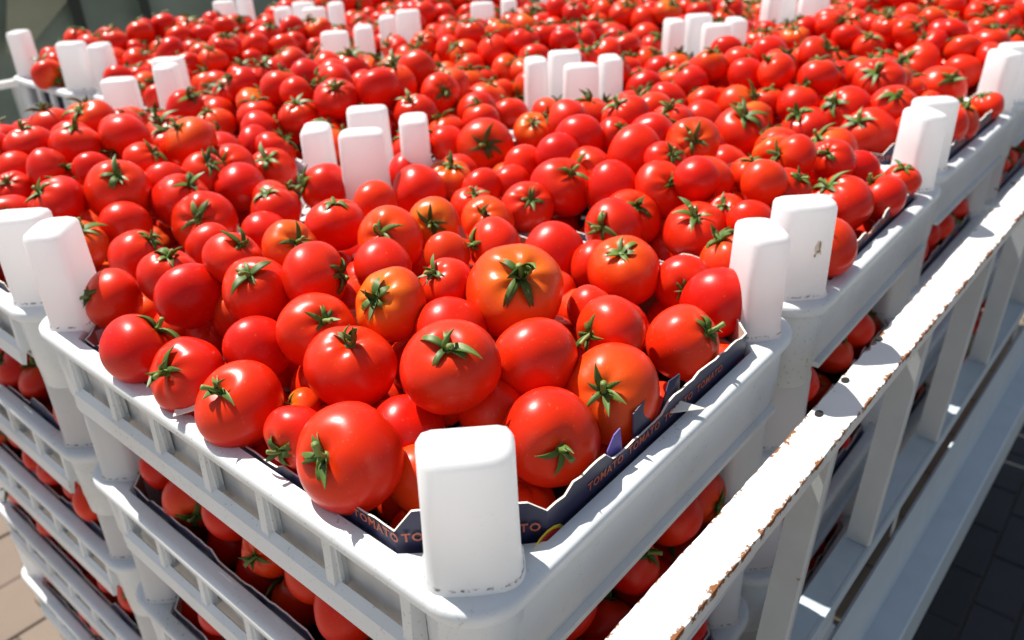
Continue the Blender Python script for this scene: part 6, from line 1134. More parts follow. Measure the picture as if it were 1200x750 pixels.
1563,95,-1084,37,61,56,57,1,1,1728,95,-1064,37,71,-19,68,0,1,1052,146,-1052,37,80,36,-49,1,1,662,83,-1140,37,23,-2,97,0,1,
729,83,-1148,42,-46,-12,88,1,1,899,88,-1147,43,-61,-14,78,0,1,1054,73,-1150,42,23,-80,56,1,1,1086,74,-1069,38,-16,-33,93,1,1,
782,14,-1150,39,21,50,84,1,1,932,10,-1166,42,-92,38,-9,0,1,736,138,-1060,40,54,-12,84,1,1,455,390,-149,37,86,-27,44,0,0]
LAB = [
 'red tomato with calyx facing camera, fourth nearest left of the big front post',
 'red tomato with calyx facing camera, fourth nearest above the big front post',
 'red tomato with calyx facing camera, third nearest above the big front post',
 'orange-tinged tomato with calyx facing camera, seventh nearest above the big front post',
 'orange-shouldered tomato with calyx facing camera, fourteenth nearest below the central four posts',
 'red tomato with calyx on top, fourteenth nearest right of the left pair of posts',
 'red tomato with calyx on top, sixth nearest above the big front post',
 'red tomato with calyx hidden, fifth nearest above the big front post',
 'red tomato with calyx at right, fifth nearest left of the right pair of posts',
 'orange-shouldered tomato with calyx at left, eleventh nearest below the central four posts',
 'red tomato with calyx at left, second nearest below the left pair of posts',
 'red tomato with calyx on top, seventh nearest left of the right pair of posts',
 'red tomato with calyx on top, nearest below the left pair of posts',
 'red tomato with calyx hidden, sixth nearest right of the left pair of posts',
 'red tomato with calyx at right, ninth nearest below the central four posts',
 'red tomato with calyx facing camera, twelfth nearest right of the left pair of posts',
 'red tomato with calyx at left, ninth nearest left of the right pair of posts',
 'red tomato with calyx facing camera, second nearest left of the big front post',
 'red tomato with calyx facing camera, twelfth nearest below the central four posts',
 'red tomato with calyx hidden, second nearest left of the right pair of posts',
 'red tomato with calyx at left, second nearest right of the left pair of posts',
 'red tomato with calyx facing camera, sixth nearest above the left pair of posts',
 'red tomato with calyx on top, sixth nearest left of the second rail-side pair of posts',
 'red tomato with calyx at left, second nearest above the left pair of posts',
 'red tomato with calyx on top, third nearest left of the right pair of posts',
 'red tomato with calyx hidden, thirteenth nearest right of the left pair of posts',
 'red tomato with calyx at left, fifth nearest left of the big front post',
 'red tomato with calyx facing camera, second nearest right of the big front post',
 'red tomato with calyx on top, tenth nearest below the centre-right post group',
 'red tomato with calyx on top, third nearest below the central four posts',
 'red tomato with calyx facing camera, eighth nearest right of the left pair of posts',
 'orange-shouldered tomato with calyx hidden, nearest left of the big front post',
 'orange-tinged tomato with calyx facing camera, fourth nearest below the central four posts',
 'shaded red tomato one crate down, first from left, rail-side gap, front stack',
 'red tomato with calyx hidden, second nearest above the big front post',
 'red tomato with calyx at left, nearest left of the second rail-side pair of posts',
 'red tomato with calyx facing camera, tenth nearest left of the centre-right post group',
 'red tomato with calyx on top, second nearest below the right pair of posts',
 'orange-tinged tomato with calyx on top, third nearest below the upper-left posts',
 'red tomato with calyx facing camera, fourteenth nearest below the centre-right post group',
 'red tomato with calyx facing camera, eighth nearest left of the right pair of posts',
 'red tomato with calyx at left, nearest right of the right pair of posts',
 'red tomato with calyx on top, nearest below the right pair of posts',
 'red tomato with calyx on top, tenth nearest right of the left pair of posts',
 'red tomato with calyx on top, nearest right of the big front post',
 'red tomato with calyx hidden, seventh nearest above the right pair of posts',
 'red tomato with calyx hidden, nearest above the big front post',
 'orange-tinged tomato with calyx hidden, fourth nearest above the right pair of posts',
 'red tomato with calyx hidden, second nearest right of the central four posts',
 'red tomato with calyx at left, second nearest below the central four posts',
 'red tomato with calyx hidden, sixth nearest below the central four posts',
 'red tomato with calyx on top, tenth nearest below the upper-right post group',
 'red tomato with calyx on top, second nearest above the central four posts',
 'red tomato with calyx low in front, second nearest below the upper-left posts',
 'red tomato with calyx hidden, eleventh nearest left of the central four posts',
 'red tomato with calyx on top, third nearest right of the left pair of posts',
 'red tomato with calyx on top, ninth nearest below the upper-left posts',
 'red tomato with calyx facing camera, fifteenth nearest below the centre-right post group',
 'red tomato with calyx hidden, eleventh nearest below the centre-right post group',
 'red tomato with calyx on top, tenth nearest below the central four posts',
 'red tomato with calyx hidden, 16th nearest below the centre-right post group',
 'shaded red tomato one crate down, eighth from left, left-side gap, front stack',
 'shaded red tomato one crate down, eleventh from left, left-side gap, front stack',
 'red tomato with calyx facing camera, fourth nearest left of the right pair of posts',
 'red tomato with calyx hidden, eighth nearest below the centre-right post group',
 'red tomato with calyx on top, second nearest below the second rail-side pair of posts',
 'shaded red tomato one crate down, sixth from left, rail-side gap, front stack',
 'red tomato with calyx facing camera, eleventh nearest below the upper-right post group',
 'red tomato with calyx at left, ninth nearest right of the central four posts',
 'red tomato with calyx hidden, third nearest below the top-centre post group',
 'shaded red tomato one crate down, fourth from left, rail-side gap, front stack',
 'orange-shouldered tomato with calyx facing camera, fifth nearest below the central four posts',
 'shaded red tomato one crate down, third from left, left-side gap, front stack',
 'red tomato with calyx at left, second nearest above the second rail-side pair of posts',
 'red tomato with calyx hidden, fourth nearest right of the left pair of posts',
 'red tomato with calyx on top, fifth nearest right of the left pair of posts',
 'red tomato with calyx at left, eighth nearest left of the second rail-side pair of posts',
 'red tomato with calyx on top, fifth nearest below the upper-left posts',
 'orange-shouldered tomato with calyx facing camera, seventh nearest below the central four posts',
 'red tomato with calyx hidden, thirteenth nearest below the central four posts',
 'red tomato with calyx on top, seventh nearest left of the big front post',
 'shaded red tomato one crate down, twelfth from left, left-side gap, front stack',
 'shaded red tomato one crate down, third from left, rail-side gap, front stack',
 'red tomato with calyx hidden, nearest above the right pair of posts',
 'red tomato with calyx on top, sixth nearest left of the upper-left posts',
 'red tomato with calyx facing camera, third nearest left of the second rail-side pair of posts',
 'red tomato with calyx on top, fourth nearest below the top-right posts',
 'red tomato with calyx on top, nearest above the second rail-side pair of posts',
 'red tomato with calyx on top, seventh nearest left of the second rail-side pair of posts',
 'shaded red tomato one crate down, seventh from left, left-side gap, front stack',
 'red tomato with calyx on top, second nearest left of the central four posts',
 'red tomato with calyx on top, nearest left of the right pair of posts',
 'red tomato with calyx at right, fourth nearest above the left pair of posts',
 'shaded red tomato two crates down, fifth from left, left-side gap, left-hand stack',
 'red tomato with calyx on top, third nearest left of the third rail-side pair of posts',
 'red tomato with calyx at left, fourth nearest left of the second rail-side pair of posts',
 'red tomato with calyx on top, sixth nearest left of the central four posts',
 'red tomato with calyx facing camera, sixth nearest left of the right pair of posts',
 'orange-tinged tomato with calyx facing camera, eighth nearest right of the central four posts',
 'shaded red tomato one crate down, second from left, rail-side gap, second rail-side stack',
 'red tomato with calyx facing camera, fifth nearest below the top-centre post group',
 'orange-shouldered tomato with calyx hidden, eighth nearest below the central four posts',
 'shaded red tomato one crate down, fourth from left, left-side gap, left-hand stack',
 'red tomato with calyx at left, third nearest right of the upper-right post group',
 'red tomato with calyx on top, fourth nearest left of the central four posts',
 'red tomato with calyx on top, third nearest above the central four posts',
 'red tomato with calyx hidden, third nearest below the centre-right post group',
 'orange-tinged tomato with calyx hidden, nearest below the central four posts',
 'shaded red tomato one crate down, fifth from left, rail-side gap, second rail-side stack',
 'orange-tinged tomato with calyx on top, nearest right of the left pair of posts',
 'shaded red tomato one crate down, seventh from left, rail-side gap, front stack',
 'red tomato with calyx on top, nearest right of the centre-right post group',
 'shaded red tomato one crate down, second from left, left-side gap, left-hand stack',
 'orange-shouldered tomato with calyx on top, fifth nearest right of the central four posts',
 'red tomato with calyx hidden, sixth nearest below the centre-right post group',
 'shaded red tomato three crates down, seventh from left, left-side gap, left-hand stack',
 'red tomato with calyx at right, eighth nearest below the upper-left posts',
 'orange-shouldered tomato with calyx on top, fifth nearest below the centre-right post group',
 'shaded red tomato one crate down, sixth from left, left-side gap, front stack',
 'red tomato with calyx at left, fifth nearest left of the third rail-side pair of posts',
 'shaded red tomato one crate down, fifth from left, left-side gap, front stack',
 'shaded red tomato one crate down, fourth from left, left-side gap, front stack',
 'shaded red tomato two crates down, second from left, rail-side gap, second rail-side stack',
 'red tomato with calyx on top, fifth nearest below the top-right posts',
 'red tomato with calyx on top, second nearest right of the upper-left posts',
 'red tomato with calyx on top, nearest below the third rail-side pair of posts',
 'red tomato with calyx at right, fourth nearest below the upper-left posts',
 'red tomato with calyx hidden, third nearest below the upper-right post group',
 'red tomato with calyx hidden, ninth nearest left of the central four posts',
 'red tomato with calyx hidden, seventh nearest right of the left pair of posts',
 'red tomato with calyx at right, fourth nearest left of the upper-left posts',
 'red tomato with calyx on top, third nearest left of the upper-left posts',
 'orange-tinged tomato with calyx on top, nearest below the upper-right post group',
 'orange-tinged tomato with calyx hidden, second nearest below the top-centre post group',
 'shaded red tomato two crates down, third from left, left-side gap, left-hand stack',
 'red tomato with calyx on top, second nearest above the right pair of posts',
 'red tomato with calyx at left, second nearest below the centre-right post group',
 'red tomato with calyx on top, fourth nearest below the top-left post group',
 'shaded red tomato three crates down, second from left, rail-side gap, second rail-side stack',
 'red tomato with calyx at right, fifth nearest right of the top-right posts',
 'shaded red tomato one crate down, sixth from left, rail-side gap, second rail-side stack',
 'red tomato with calyx on top, thirteenth nearest below the centre-right post group',
 'shaded red tomato two crates down, second from left, left-side gap, front stack',
 'shaded red tomato two crates down, fourth from left, left-side gap, left-hand stack',
 'shaded red tomato one crate down, third from left, left-side gap, left-hand stack',
 'shaded red tomato one crate down, first from left, rail-side gap, second rail-side stack',
 'orange-tinged tomato with calyx hidden, eleventh nearest left of the right pair of posts',
 'red tomato with calyx hidden, nearest left of the third rail-side pair of posts',
 'shaded red tomato two crates down, first from left, left-side gap, front stack',
 'red tomato with calyx on top, second nearest right of the right pair of posts',
 'red tomato with calyx on top, third nearest left of the central four posts',
 'shaded red tomato one crate down, second from left, rail-side gap, front stack',
 'red tomato with calyx at right, second nearest below the top-right posts',
 'red tomato with calyx on top, nearest below the second rail-side pair of posts',
 'orange-tinged tomato with calyx hidden, second nearest left of the third rail-side pair of posts',
 'shaded red tomato one crate down, first from left, left-side gap, left-hand stack',
 'orange-tinged tomato with calyx hidden, tenth nearest left of the right pair of posts',
 'red tomato with calyx hidden, ninth nearest below the centre-right post group',
 'red tomato with calyx at right, fifth nearest below the top-left post group',
 'red tomato with calyx at left, fifth nearest right of the upper-left posts',
 'red tomato with calyx on top, second nearest below the upper-right post group',
 'red tomato with calyx hidden, fourth nearest left of the centre-right post group',
 'red tomato with calyx hidden, third nearest right of the central four posts',
 'red tomato with calyx hidden, seventh nearest right of the central four posts',
 'shaded red tomato three crates down, fourth from left, rail-side gap, second rail-side stack',
 'shaded red tomato one crate down, second from left, left-side gap, front stack',
 'shaded red tomato one crate down, ninth from left, left-side gap, front stack',
 'red tomato with calyx hidden, second nearest right of the top-right posts',
 'red tomato with calyx facing camera, tenth nearest left of the central four posts',
 'red tomato with calyx on top, third nearest right of the top-right posts',
 'red tomato with calyx on top, sixth nearest left of the centre-right post group',
 'shaded red tomato two crates down, sixth from left, rail-side gap, second rail-side stack',
 'shaded red tomato two crates down, seventh from left, left-side gap, left-hand stack',
 'orange-tinged tomato with calyx on top, fourth nearest right of the upper-left posts',
 'red tomato with calyx on top, second nearest right of the second rail-side pair of posts',
 'red tomato with calyx low in front, nearest right of the second rail-side pair of posts',
 'red tomato with calyx on top, third nearest right of the upper-left posts',
 'red tomato with calyx hidden, seventh nearest below the upper-left posts',
 'red tomato with calyx on top, third nearest above the left pair of posts',
 'orange-tinged tomato with calyx hidden, sixth nearest above the right pair of posts',
 'red tomato with calyx on top, fifth nearest right of the top-centre post group',
 'red tomato with calyx hidden, fifth nearest right of the centre-right post group',
 'red tomato with calyx on top, fifth nearest left of the upper-left posts',
 'shaded red tomato one crate down, first from left, left-side gap, front stack',
 'red tomato with calyx on top, eighth nearest left of the centre-right post group',
 'orange-tinged tomato with calyx on top, nearest left of the central four posts',
 'red tomato with calyx hidden, nearest above the centre-right post group',
 'shaded red tomato two crates down, fourth from left, rail-side gap, second rail-side stack',
 'orange-shouldered tomato with calyx on top, nearest left of the upper-right post group',
 'red tomato with calyx on top, second nearest left of the centre-right post group',
 'shaded red tomato one crate down, fifth from left, left-side gap, left-hand stack',
 'shaded red tomato one crate down, first from left, rail-side gap, fourth rail-side stack',
 'orange-tinged tomato with calyx at right, sixth nearest below the upper-right post group',
 'red tomato with calyx facing camera, nearest above the left pair of posts',
 'red tomato with calyx on top, fourth nearest right of the top-right posts',
 'red tomato with calyx on top, nearest below the top-centre post group',
 'shaded red tomato one crate down, third from left, rail-side gap, second rail-side stack',
 'orange-tinged tomato with calyx hidden, seventh nearest below the upper-right post group',
 'red tomato with calyx at left, second nearest above the upper-left posts',
 'red tomato with calyx hidden, twelfth nearest below the centre-right post group',
 'red tomato with calyx at left, seventh nearest below the centre-right post group',
 'red tomato with calyx on top, sixth nearest right of the upper-left posts',
 'red tomato with calyx on top, seventh nearest left of the central four posts',
 'red tomato with calyx hidden, second nearest left of the second rail-side pair of posts',
 'shaded red tomato three crates down, third from left, rail-side gap, second rail-side stack',
 'red tomato with calyx on top, sixth nearest right of the central four posts',
 'shaded red tomato three crates down, first from left, rail-side gap, third rail-side stack',
 'shaded red tomato two crates down, first from left, left-side gap, left-hand stack',
 'orange-tinged tomato with calyx hidden, third nearest above the upper-left posts',
 'red tomato with calyx at right, nearest right of the top-right posts',
 'shaded red tomato two crates down, third from left, rail-side gap, second rail-side stack',
 'shaded red tomato three crates down, fifth from left, left-side gap, left-hand stack',
 'shaded red tomato two crates down, first from left, rail-side gap, third rail-side stack',
 'red tomato with calyx hidden, third nearest right of the centre-right post group',
 'orange-shouldered tomato with calyx on top, nearest below the top-right posts',
 'red tomato with calyx on top, second nearest above the third rail-side pair of posts',
 'orange-tinged tomato with calyx at left, fifth nearest left of the second rail-side pair of posts',
 'red tomato with calyx on top, fifth nearest left of the central four posts',
 'red tomato with calyx on top, third nearest left of the top-left post group',
 'red tomato with calyx on top, nearest below the centre-right post group',
 'shaded red tomato three crates down, eighth from left, left-side gap, left-hand stack',
 'orange-shouldered tomato with calyx hidden, twelfth nearest below the upper-right post group',
 'red tomato with calyx at right, nearest right of the central four posts',
 'red tomato with calyx on top, third nearest left of the upper-right post group',
 'shaded red tomato three crates down, fourth from left, left-side gap, left-hand stack',
 'red tomato with calyx on top, eighth nearest below the upper-right post group',
 'red tomato with calyx hidden, sixth nearest below the upper-left posts',
 'red tomato with calyx hidden, nearest left of the top-left post group',
 'red tomato with calyx hidden, nearest left of the centre-right post group',
 'red tomato with calyx on top, second nearest below the top-left post group',
 'red tomato with calyx on top, fifth nearest above the right pair of posts',
 'red tomato with calyx facing camera, third nearest above the right pair of posts',
 'red tomato with calyx on top, ninth nearest below the upper-right post group',
 'shaded red tomato one crate down, thirteenth from left, left-side gap, front stack',
 'red tomato with calyx low in front, fourth nearest above the third rail-side pair of posts',
 'red tomato with calyx facing camera, ninth nearest right of the left pair of posts',
 'red tomato with calyx at left, fourth nearest left of the third rail-side pair of posts',
 'shaded red tomato four crates down, first from left, left-side gap, left-hand stack',
 'orange-tinged tomato with calyx on top, nearest right of the top-left post group',
 'shaded red tomato three crates down, fifth from left, rail-side gap, second rail-side stack',
 'red tomato with calyx at left, second nearest above the centre-right post group',
 'red tomato with calyx on top, second nearest left of the upper-left posts',
 'red tomato with calyx on top, third nearest right of the second rail-side pair of posts',
 'red tomato with calyx at right, eighth nearest left of the central four posts',
 'red tomato with calyx at right, nearest above the third rail-side pair of posts',
 'shaded red tomato two crates down, fifth from left, rail-side gap, second rail-side stack',
 'shaded red tomato one crate down, fifth from left, rail-side gap, front stack',
 'red tomato with calyx hidden, fifth nearest above the left pair of posts',
 'orange-tinged tomato with calyx on top, fifth nearest left of the centre-right post group',
 'red tomato with calyx at right, fourth nearest below the centre-right post group',
 'red tomato with calyx on top, eleventh nearest right of the left pair of posts',
 'shaded red tomato one crate down, second from left, rail-side gap, fourth rail-side stack',
 'red tomato with calyx hidden, third nearest below the top-right posts',
 'red tomato with calyx at left, fourth nearest below the top-centre post group',
 'red tomato with calyx facing camera, nearest left of the upper-left posts',
 'orange-shouldered tomato with calyx at left, sixth nearest left of the big front post',
 'red tomato with calyx hidden, ninth nearest left of the centre-right post group',
 'shaded red tomato three crates down, first from left, rail-side gap, second rail-side stack',
 'red tomato with calyx on top, fourth nearest above the centre-right post group',
 'red tomato with calyx facing camera, nearest right of the top-centre post group',
 'shaded red tomato two crates down, second from left, left-side gap, left-hand stack',
 'red tomato with calyx hidden, fifth nearest below the upper-right post group',
 'shaded red tomato four crates down, first from left, rail-side gap, third rail-side stack',
 'shaded red tomato three crates down, third from left, left-side gap, left-hand stack',
 'shaded red tomato three crates down, first from left, left-side gap, left-hand stack',
 'red tomato with calyx on top, third nearest above the third rail-side pair of posts',
 'orange-tinged tomato with calyx at left, sixth nearest right of the top-centre post group',
 'shaded red tomato two crates down, first from left, rail-side gap, second rail-side stack',
 'red tomato with calyx hidden, third nearest below the top-left post group',
 'red tomato with calyx hidden, nearest right of the upper-left posts',
 'red tomato with calyx on top, second nearest right of the centre-right post group',
 'red tomato with calyx on top, fourth nearest above the upper-left posts',
 'red tomato with calyx hidden, second nearest left of the upper-right post group',
 'red tomato with calyx at right, fifth nearest above the third rail-side pair of posts',
 'red tomato with calyx on top, seventh nearest right of the top-centre post group',
 'orange-shouldered tomato with calyx on top, seventh nearest left of the centre-right post group',
 'shaded red tomato three crates down, second from left, left-side gap, left-hand stack',
 'red tomato with calyx hidden, nearest below the top-left post group',
 'red tomato with calyx hidden, fourth nearest below the upper-right post group',
 'red tomato with calyx hidden, nearest right of the upper-right post group',
 'shaded red tomato three crates down, sixth from left, left-side gap, left-hand stack',
 'orange-tinged tomato with calyx hidden, second nearest left of the top-left post group',
 'red tomato with calyx hidden, nearest below the upper-left posts',
 'red tomato with calyx at right, third nearest right of the top-centre post group',
 'red tomato with calyx on top, nearest above the central four posts',
 'red tomato with calyx on top, nearest above the upper-left posts',
 'orange-tinged tomato with calyx at right, third nearest left of the centre-right post group',
 'shaded red tomato two crates down, first from left, rail-side gap, front stack',
 'shaded red tomato one crate down, fourth from left, rail-side gap, second rail-side stack',
 'red tomato with calyx on top, nearest above the upper-right post group',
 'red tomato with calyx on top, second nearest right of the top-centre post group',
 'shaded red tomato two crates down, sixth from left, left-side gap, left-hand stack',
 'shaded red tomato one crate down, tenth from left, left-side gap, front stack',
 'red tomato with calyx on top, third nearest above the centre-right post group',
 'red tomato with calyx hidden, fourth nearest right of the centre-right post group',
 'red tomato with calyx on top, fourth nearest right of the central four posts',
 'red tomato with calyx hidden, second nearest right of the upper-right post group',
 'red tomato with calyx facing camera, third nearest left of the big front post',
 'shaded red tomato three crates down, first from left, rail-side gap, left-hand stack',
 'orange-tinged tomato with calyx at left, fourth nearest right of the top-centre post group']
CNT = [3464, 2772, 2738, 2320, 2246, 2184, 2163, 1709, 1595, 1441, 1412, 1321, 1230, 1202, 1199, 1143, 1113, 1105, 1097, 992, 973, 947, 885, 882, 878, 872, 823, 820, 812, 809, 805, 761, 744, 714, 691, 689, 685, 684, 676, 666, 651, 614, 614, 612, 607, 602, 597, 595, 578, 577, 574, 569, 567, 567, 563, 555, 552, 551, 548, 547, 546, 545, 544, 544, 537, 536, 533, 531, 522, 517, 513, 512, 510, 504, 503, 502, 493, 489, 479, 474, 473, 458, 452, 445, 439, 424, 424, 423, 423, 422, 418, 412, 411, 411, 405, 404, 399, 395, 393, 392, 391, 384, 383, 381, 373, 373, 364, 363, 356, 351, 342, 339, 335, 330, 328, 326, 324, 324, 316, 313, 309, 303, 303, 298, 297, 295, 290, 290, 290, 287, 285, 274, 274, 274, 272, 272, 270, 264, 263, 262, 261, 259, 258, 258, 255, 254, 254, 253, 251, 248, 246, 244, 241, 240, 238, 237, 237, 236, 236, 236, 232, 231, 231, 230, 230, 229, 225, 225, 224, 221, 221, 220, 219, 217, 217, 215, 213, 213, 213, 211, 211, 211, 209, 208, 208, 208, 205, 204, 204, 203, 201, 201, 200, 200, 200, 199, 199, 194, 194, 193, 192, 191, 189, 188, 188, 187, 186, 185, 183, 182, 182, 182, 180, 179, 179, 178, 178, 177, 175, 173, 173, 172, 170, 169, 169, 167, 167, 164, 163, 163, 162, 162, 161, 161, 160, 160, 158, 158, 157, 156, 156, 155, 155, 154, 154, 153, 153, 153, 153, 153, 152, 152, 151, 151, 151, 150, 150, 149, 149, 148, 148, 147, 146, 146, 145, 145, 144, 144, 143, 143, 142, 140, 139, 139, 138, 138, 138, 137, 137, 136, 136, 136, 136, 135, 135, 135, 134, 134, 134, 133, 133, 131, 130, 130, 129, 129, 129, 125, 124, 123]
# per tomato: x y z radius (thousandths of a unit), calyx axis x y z (hundredths), orange tinge (tenths), calyx shown
TA = np.array(BLOB, dtype=float).reshape(-1, 9)
def tomato_mesh(name, nu, nv, seed, mats, flat=.86, lobes=5, lob=.03, heart=0.):
    r = random.Random(seed); ph = r.uniform(0, 6.28); vs = []; fs = []; sh = []
    egg = r.uniform(-.05, .08)
    q1, q2, q3, q4 = (r.uniform(0, 6.28) for _ in range(4)); am = r.uniform(.008, .022)
    for j in range(nv + 1):
        f = math.pi * j / nv; rho0 = math.sin(f); c = math.cos(f)
        for i in range(nu):
            a = 2 * math.pi * i / nu
            w = max(0, c) ** 1.2
            rho = rho0 * (1 + lob * math.cos(lobes * a + ph) * w + .028 * math.cos(2 * a + ph * 2) + am * (math.sin(3 * a + q1 + 2.1 * c) + .7 * math.sin(2 * a + q2 - 3.3 * c) + .5 * math.sin(4 * a + q3 + 4 * c)) + .5 * lob * math.cos((lobes - 2) * a) * w) * (1 - heart * max(0, -c) * .35)
            z = flat * c * (1 + .05 * rho0 * math.cos(a + q4) + egg * c + heart * (.12 if c < 0 else 0))
            dm = .17 * math.exp(-(rho0 / .26) ** 2) if c > 0 else .02 * math.exp(-(rho0 / .2) ** 2) * -1
            z -= dm
            if c > 0: z -= .045 * lob / .03 * math.exp(-((rho0 - .38) / .26) ** 2) * (.5 + .5 * math.cos(lobes * a + ph + math.pi))
            vs.append((rho * math.cos(a), rho * math.sin(a), z)); sh.append(max(0, min(1, (c - .25) / .75)) ** 1.3)
    for j in range(nv):
        for i in range(nu):
            k = (i + 1) % nu
            if j == 0: fs.append((0, nu + i, nu + k)) if 0 else fs.append((j * nu + i, (j + 1) * nu + i, (j + 1) * nu + k, j * nu + k))
            else: fs.append((j * nu + i, (j + 1) * nu + i, (j + 1) * nu + k, j * nu + k))
    return vs, fs, sh
def body_mesh(name, nu, nv, seed, flat, lobes, lob, heart):
    vs, fs, sh = tomato_mesh(name, nu, nv, seed, None, flat, lobes, lob, heart)
    me = bpy.data.meshes.new(name); me.from_pydata(vs, [], fs); me.materials.append(M['tomato'])
    at = me.attributes.new('shoulder', 'FLOAT', 'POINT'); at.data.foreach_set('value', sh)
    me.polygons.foreach_set('use_smooth', [True] * len(fs)); me.update(); return me
VAR = [(.88, 5, .03, 0), (.84, 6, .045, 0), (.92, 4, .02, .1), (.90, 5, .012, 0), (.80, 7, .05, 0), (.95, 5, .015, .5), (.87, 3, .03, .2), (.93, 6, .02, 0), (.80, 5, .05, 0), (.83, 6, .03, .1), (.86, 4, .045, 0), (.78, 7, .035, 0), (.90, 5, .035, .25), (.85, 3, .02, 0)]
bodies = [body_mesh('tomato', 40, 26, 50 + i, *v) for i, v in enumerate(VAR)]
APEX = [m_.vertices[0].co.z for m_ in bodies]
bodies_lo = [body_mesh('tomato', 22, 15, 50 + i, *v) for i, v in enumerate(VAR)]
def sepal_geom(length, lift, curl, width, tw, n=7):
    """one pointed sepal as a thin folded blade; tomato radius = 1, starts at the axis"""
    vs = []; x, z = .05, 0.; ang = lift; rows = []
    for i in range(n + 1):
        t = i / n; w = width * (math.sin(math.pi * min(1, .12 + t * .88)) ** .8 * (1 - t) ** .25 + .02)
        if i == n: w = .004
        rows.append((x, z, ang, w)); ang += curl / n; x += math.cos(ang) * length / n; z += math.sin(ang) * length / n
    th = .016
    for k, (x, z, a, w) in enumerate(rows):
        ty = tw * (k / n) ** 2
        for (yy, zz) in ((-w, .75 * w), (0, -.2 * w), (w, .75 * w)):
            vs.append((x - math.sin(a) * zz, yy + ty, z + math.cos(a) * zz + th))
        for (yy, zz) in ((w, .75 * w), (0, -.2 * w), (-w, .75 * w)):
            vs.append((x - math.sin(a) * zz, yy * .96 + ty, z + math.cos(a) * zz - th * (0 if k == n else 1)))
    fs = []
    for i in range(n):
        for j in range(6):
            k = (j + 1) % 6; fs.append((i * 6 + j, i * 6 + k, (i + 1) * 6 + k, (i + 1) * 6 + j))
    return vs, fs
rs_ = random.Random(77)
SEP = []
for lf, cu, ln in ((.60, -.9, .72), (.65, -.3, .64), (1.0, .7, .62), (.55, -.6, .84), (.9, -1.7, .80), (1.2, -2.6, .85), (.5, 1.6, .70), (.95, -.9, .84), (.7, 2.4, .66), (1.3, -.4, .60)):
    SEP.append(sepal_geom(ln * .88, lf, cu * 1.25, rs_.uniform(.082, .118), rs_.choice([-1, 1]) * rs_.uniform(.05, .30)))
def tube_geom(path, rad, k=7, cap=True):
    vs = []; fs = []
    for i, p in enumerate(path):
        p = Vector(p); d = (Vector(path[min(i + 1, len(path) - 1)]) - Vector(path[max(i - 1, 0)])).normalized()
        a = d.orthogonal().normalized(); b = d.cross(a)
        for j in range(k):
            t = 2 * math.pi * j / k; q = p + (a * math.cos(t) + b * math.sin(t)) * rad[i]; vs.append(tuple(q))
    for i in range(len(path) - 1):
        for j in range(k):
            l = (j + 1) % k; fs.append((i * k + j, i * k + l, (i + 1) * k + l, (i + 1) * k + j))
    fs.append(tuple((len(path) - 1) * k + j for j in range(k))); return vs, fs
STEM = []
for i in range(5):
    h = rs_.uniform(.22, .42); bx, by = rs_.uniform(-.2, .2), rs_.uniform(-.2, .2)
    STEM.append(tube_geom([(0, 0, -.06), (bx * .1, by * .1, h * .3), (bx * .5, by * .5, h * .72), (bx, by, h), (bx * 1.12, by * 1.12, h * 1.1)], [.09, .06, .055, .07, .062]))
DISC = tube_geom([(0, 0, -.04), (0, 0, .0), (0, 0, .04)], [.13, .14, .07], 10)
def raw_mesh(name, geoms, mats):
    me = bpy.data.meshes.new(name); V = []; Fs = []; mi = []
    for (vs, fs, k) in geoms:
        o = len(V); V += vs; Fs += [tuple(i + o for i in f) for f in fs]; mi += [k] * len(fs)
    me.from_pydata(V, [], Fs)
    for m_ in mats: me.materials.append(m_)
    me.polygons.foreach_set('material_index', mi); me.polygons.foreach_set('use_smooth', [True] * len(Fs)); me.update(); return me
def rotz(vs, a):
    c, s = math.cos(a), math.sin(a); return [(x * c - y * s, x * s + y * c, z) for x, y, z in vs]
sep_me = [raw_mesh('sepal', [(v, f, 0)], [M['leaf']]) for v, f in SEP]
stem_me = [raw_mesh('stem', [(v, f, 0)], [M['stem']]) for v, f in STEM]
disc_me = raw_mesh('calyx', [(*DISC, 0)], [M['leaf']])
def calyx_layout(r):
    n = r.choice([5, 5, 6, 6, 7]); a0 = r.uniform(0, 6.28); base = r.choice([0, 1, 0, 3, 4, 5, 7, 3, 4, 7]); res = []
    for i in range(n):
        res.append((a0 + 2 * math.pi * i / n + r.uniform(-.34, .34), base if r.random() < .4 else r.randrange(10), r.uniform(.68, 1.15)))
    return res
calyx_me = []
for i in range(8):
    r = random.Random(300 + i); g = [(*DISC, 0)]
    for a, k, sc in calyx_layout(r):
        v, f = SEP[k]; g.append((rotz([(x * sc, y * sc, z * sc) for x, y, z in v], a), f, 0))
    calyx_me.append((raw_mesh('calyx', g, [M['leaf']]), g))
def axis_quat(ax, spin):
    return Vector(ax).to_track_quat('Z', 'Y') @ __import__('mathutils').Quaternion((0, 0, 1), spin)
CZ = [v[0] * (1 + 0) - .165 for v in VAR]
rt = random.Random(99)
NI = 300
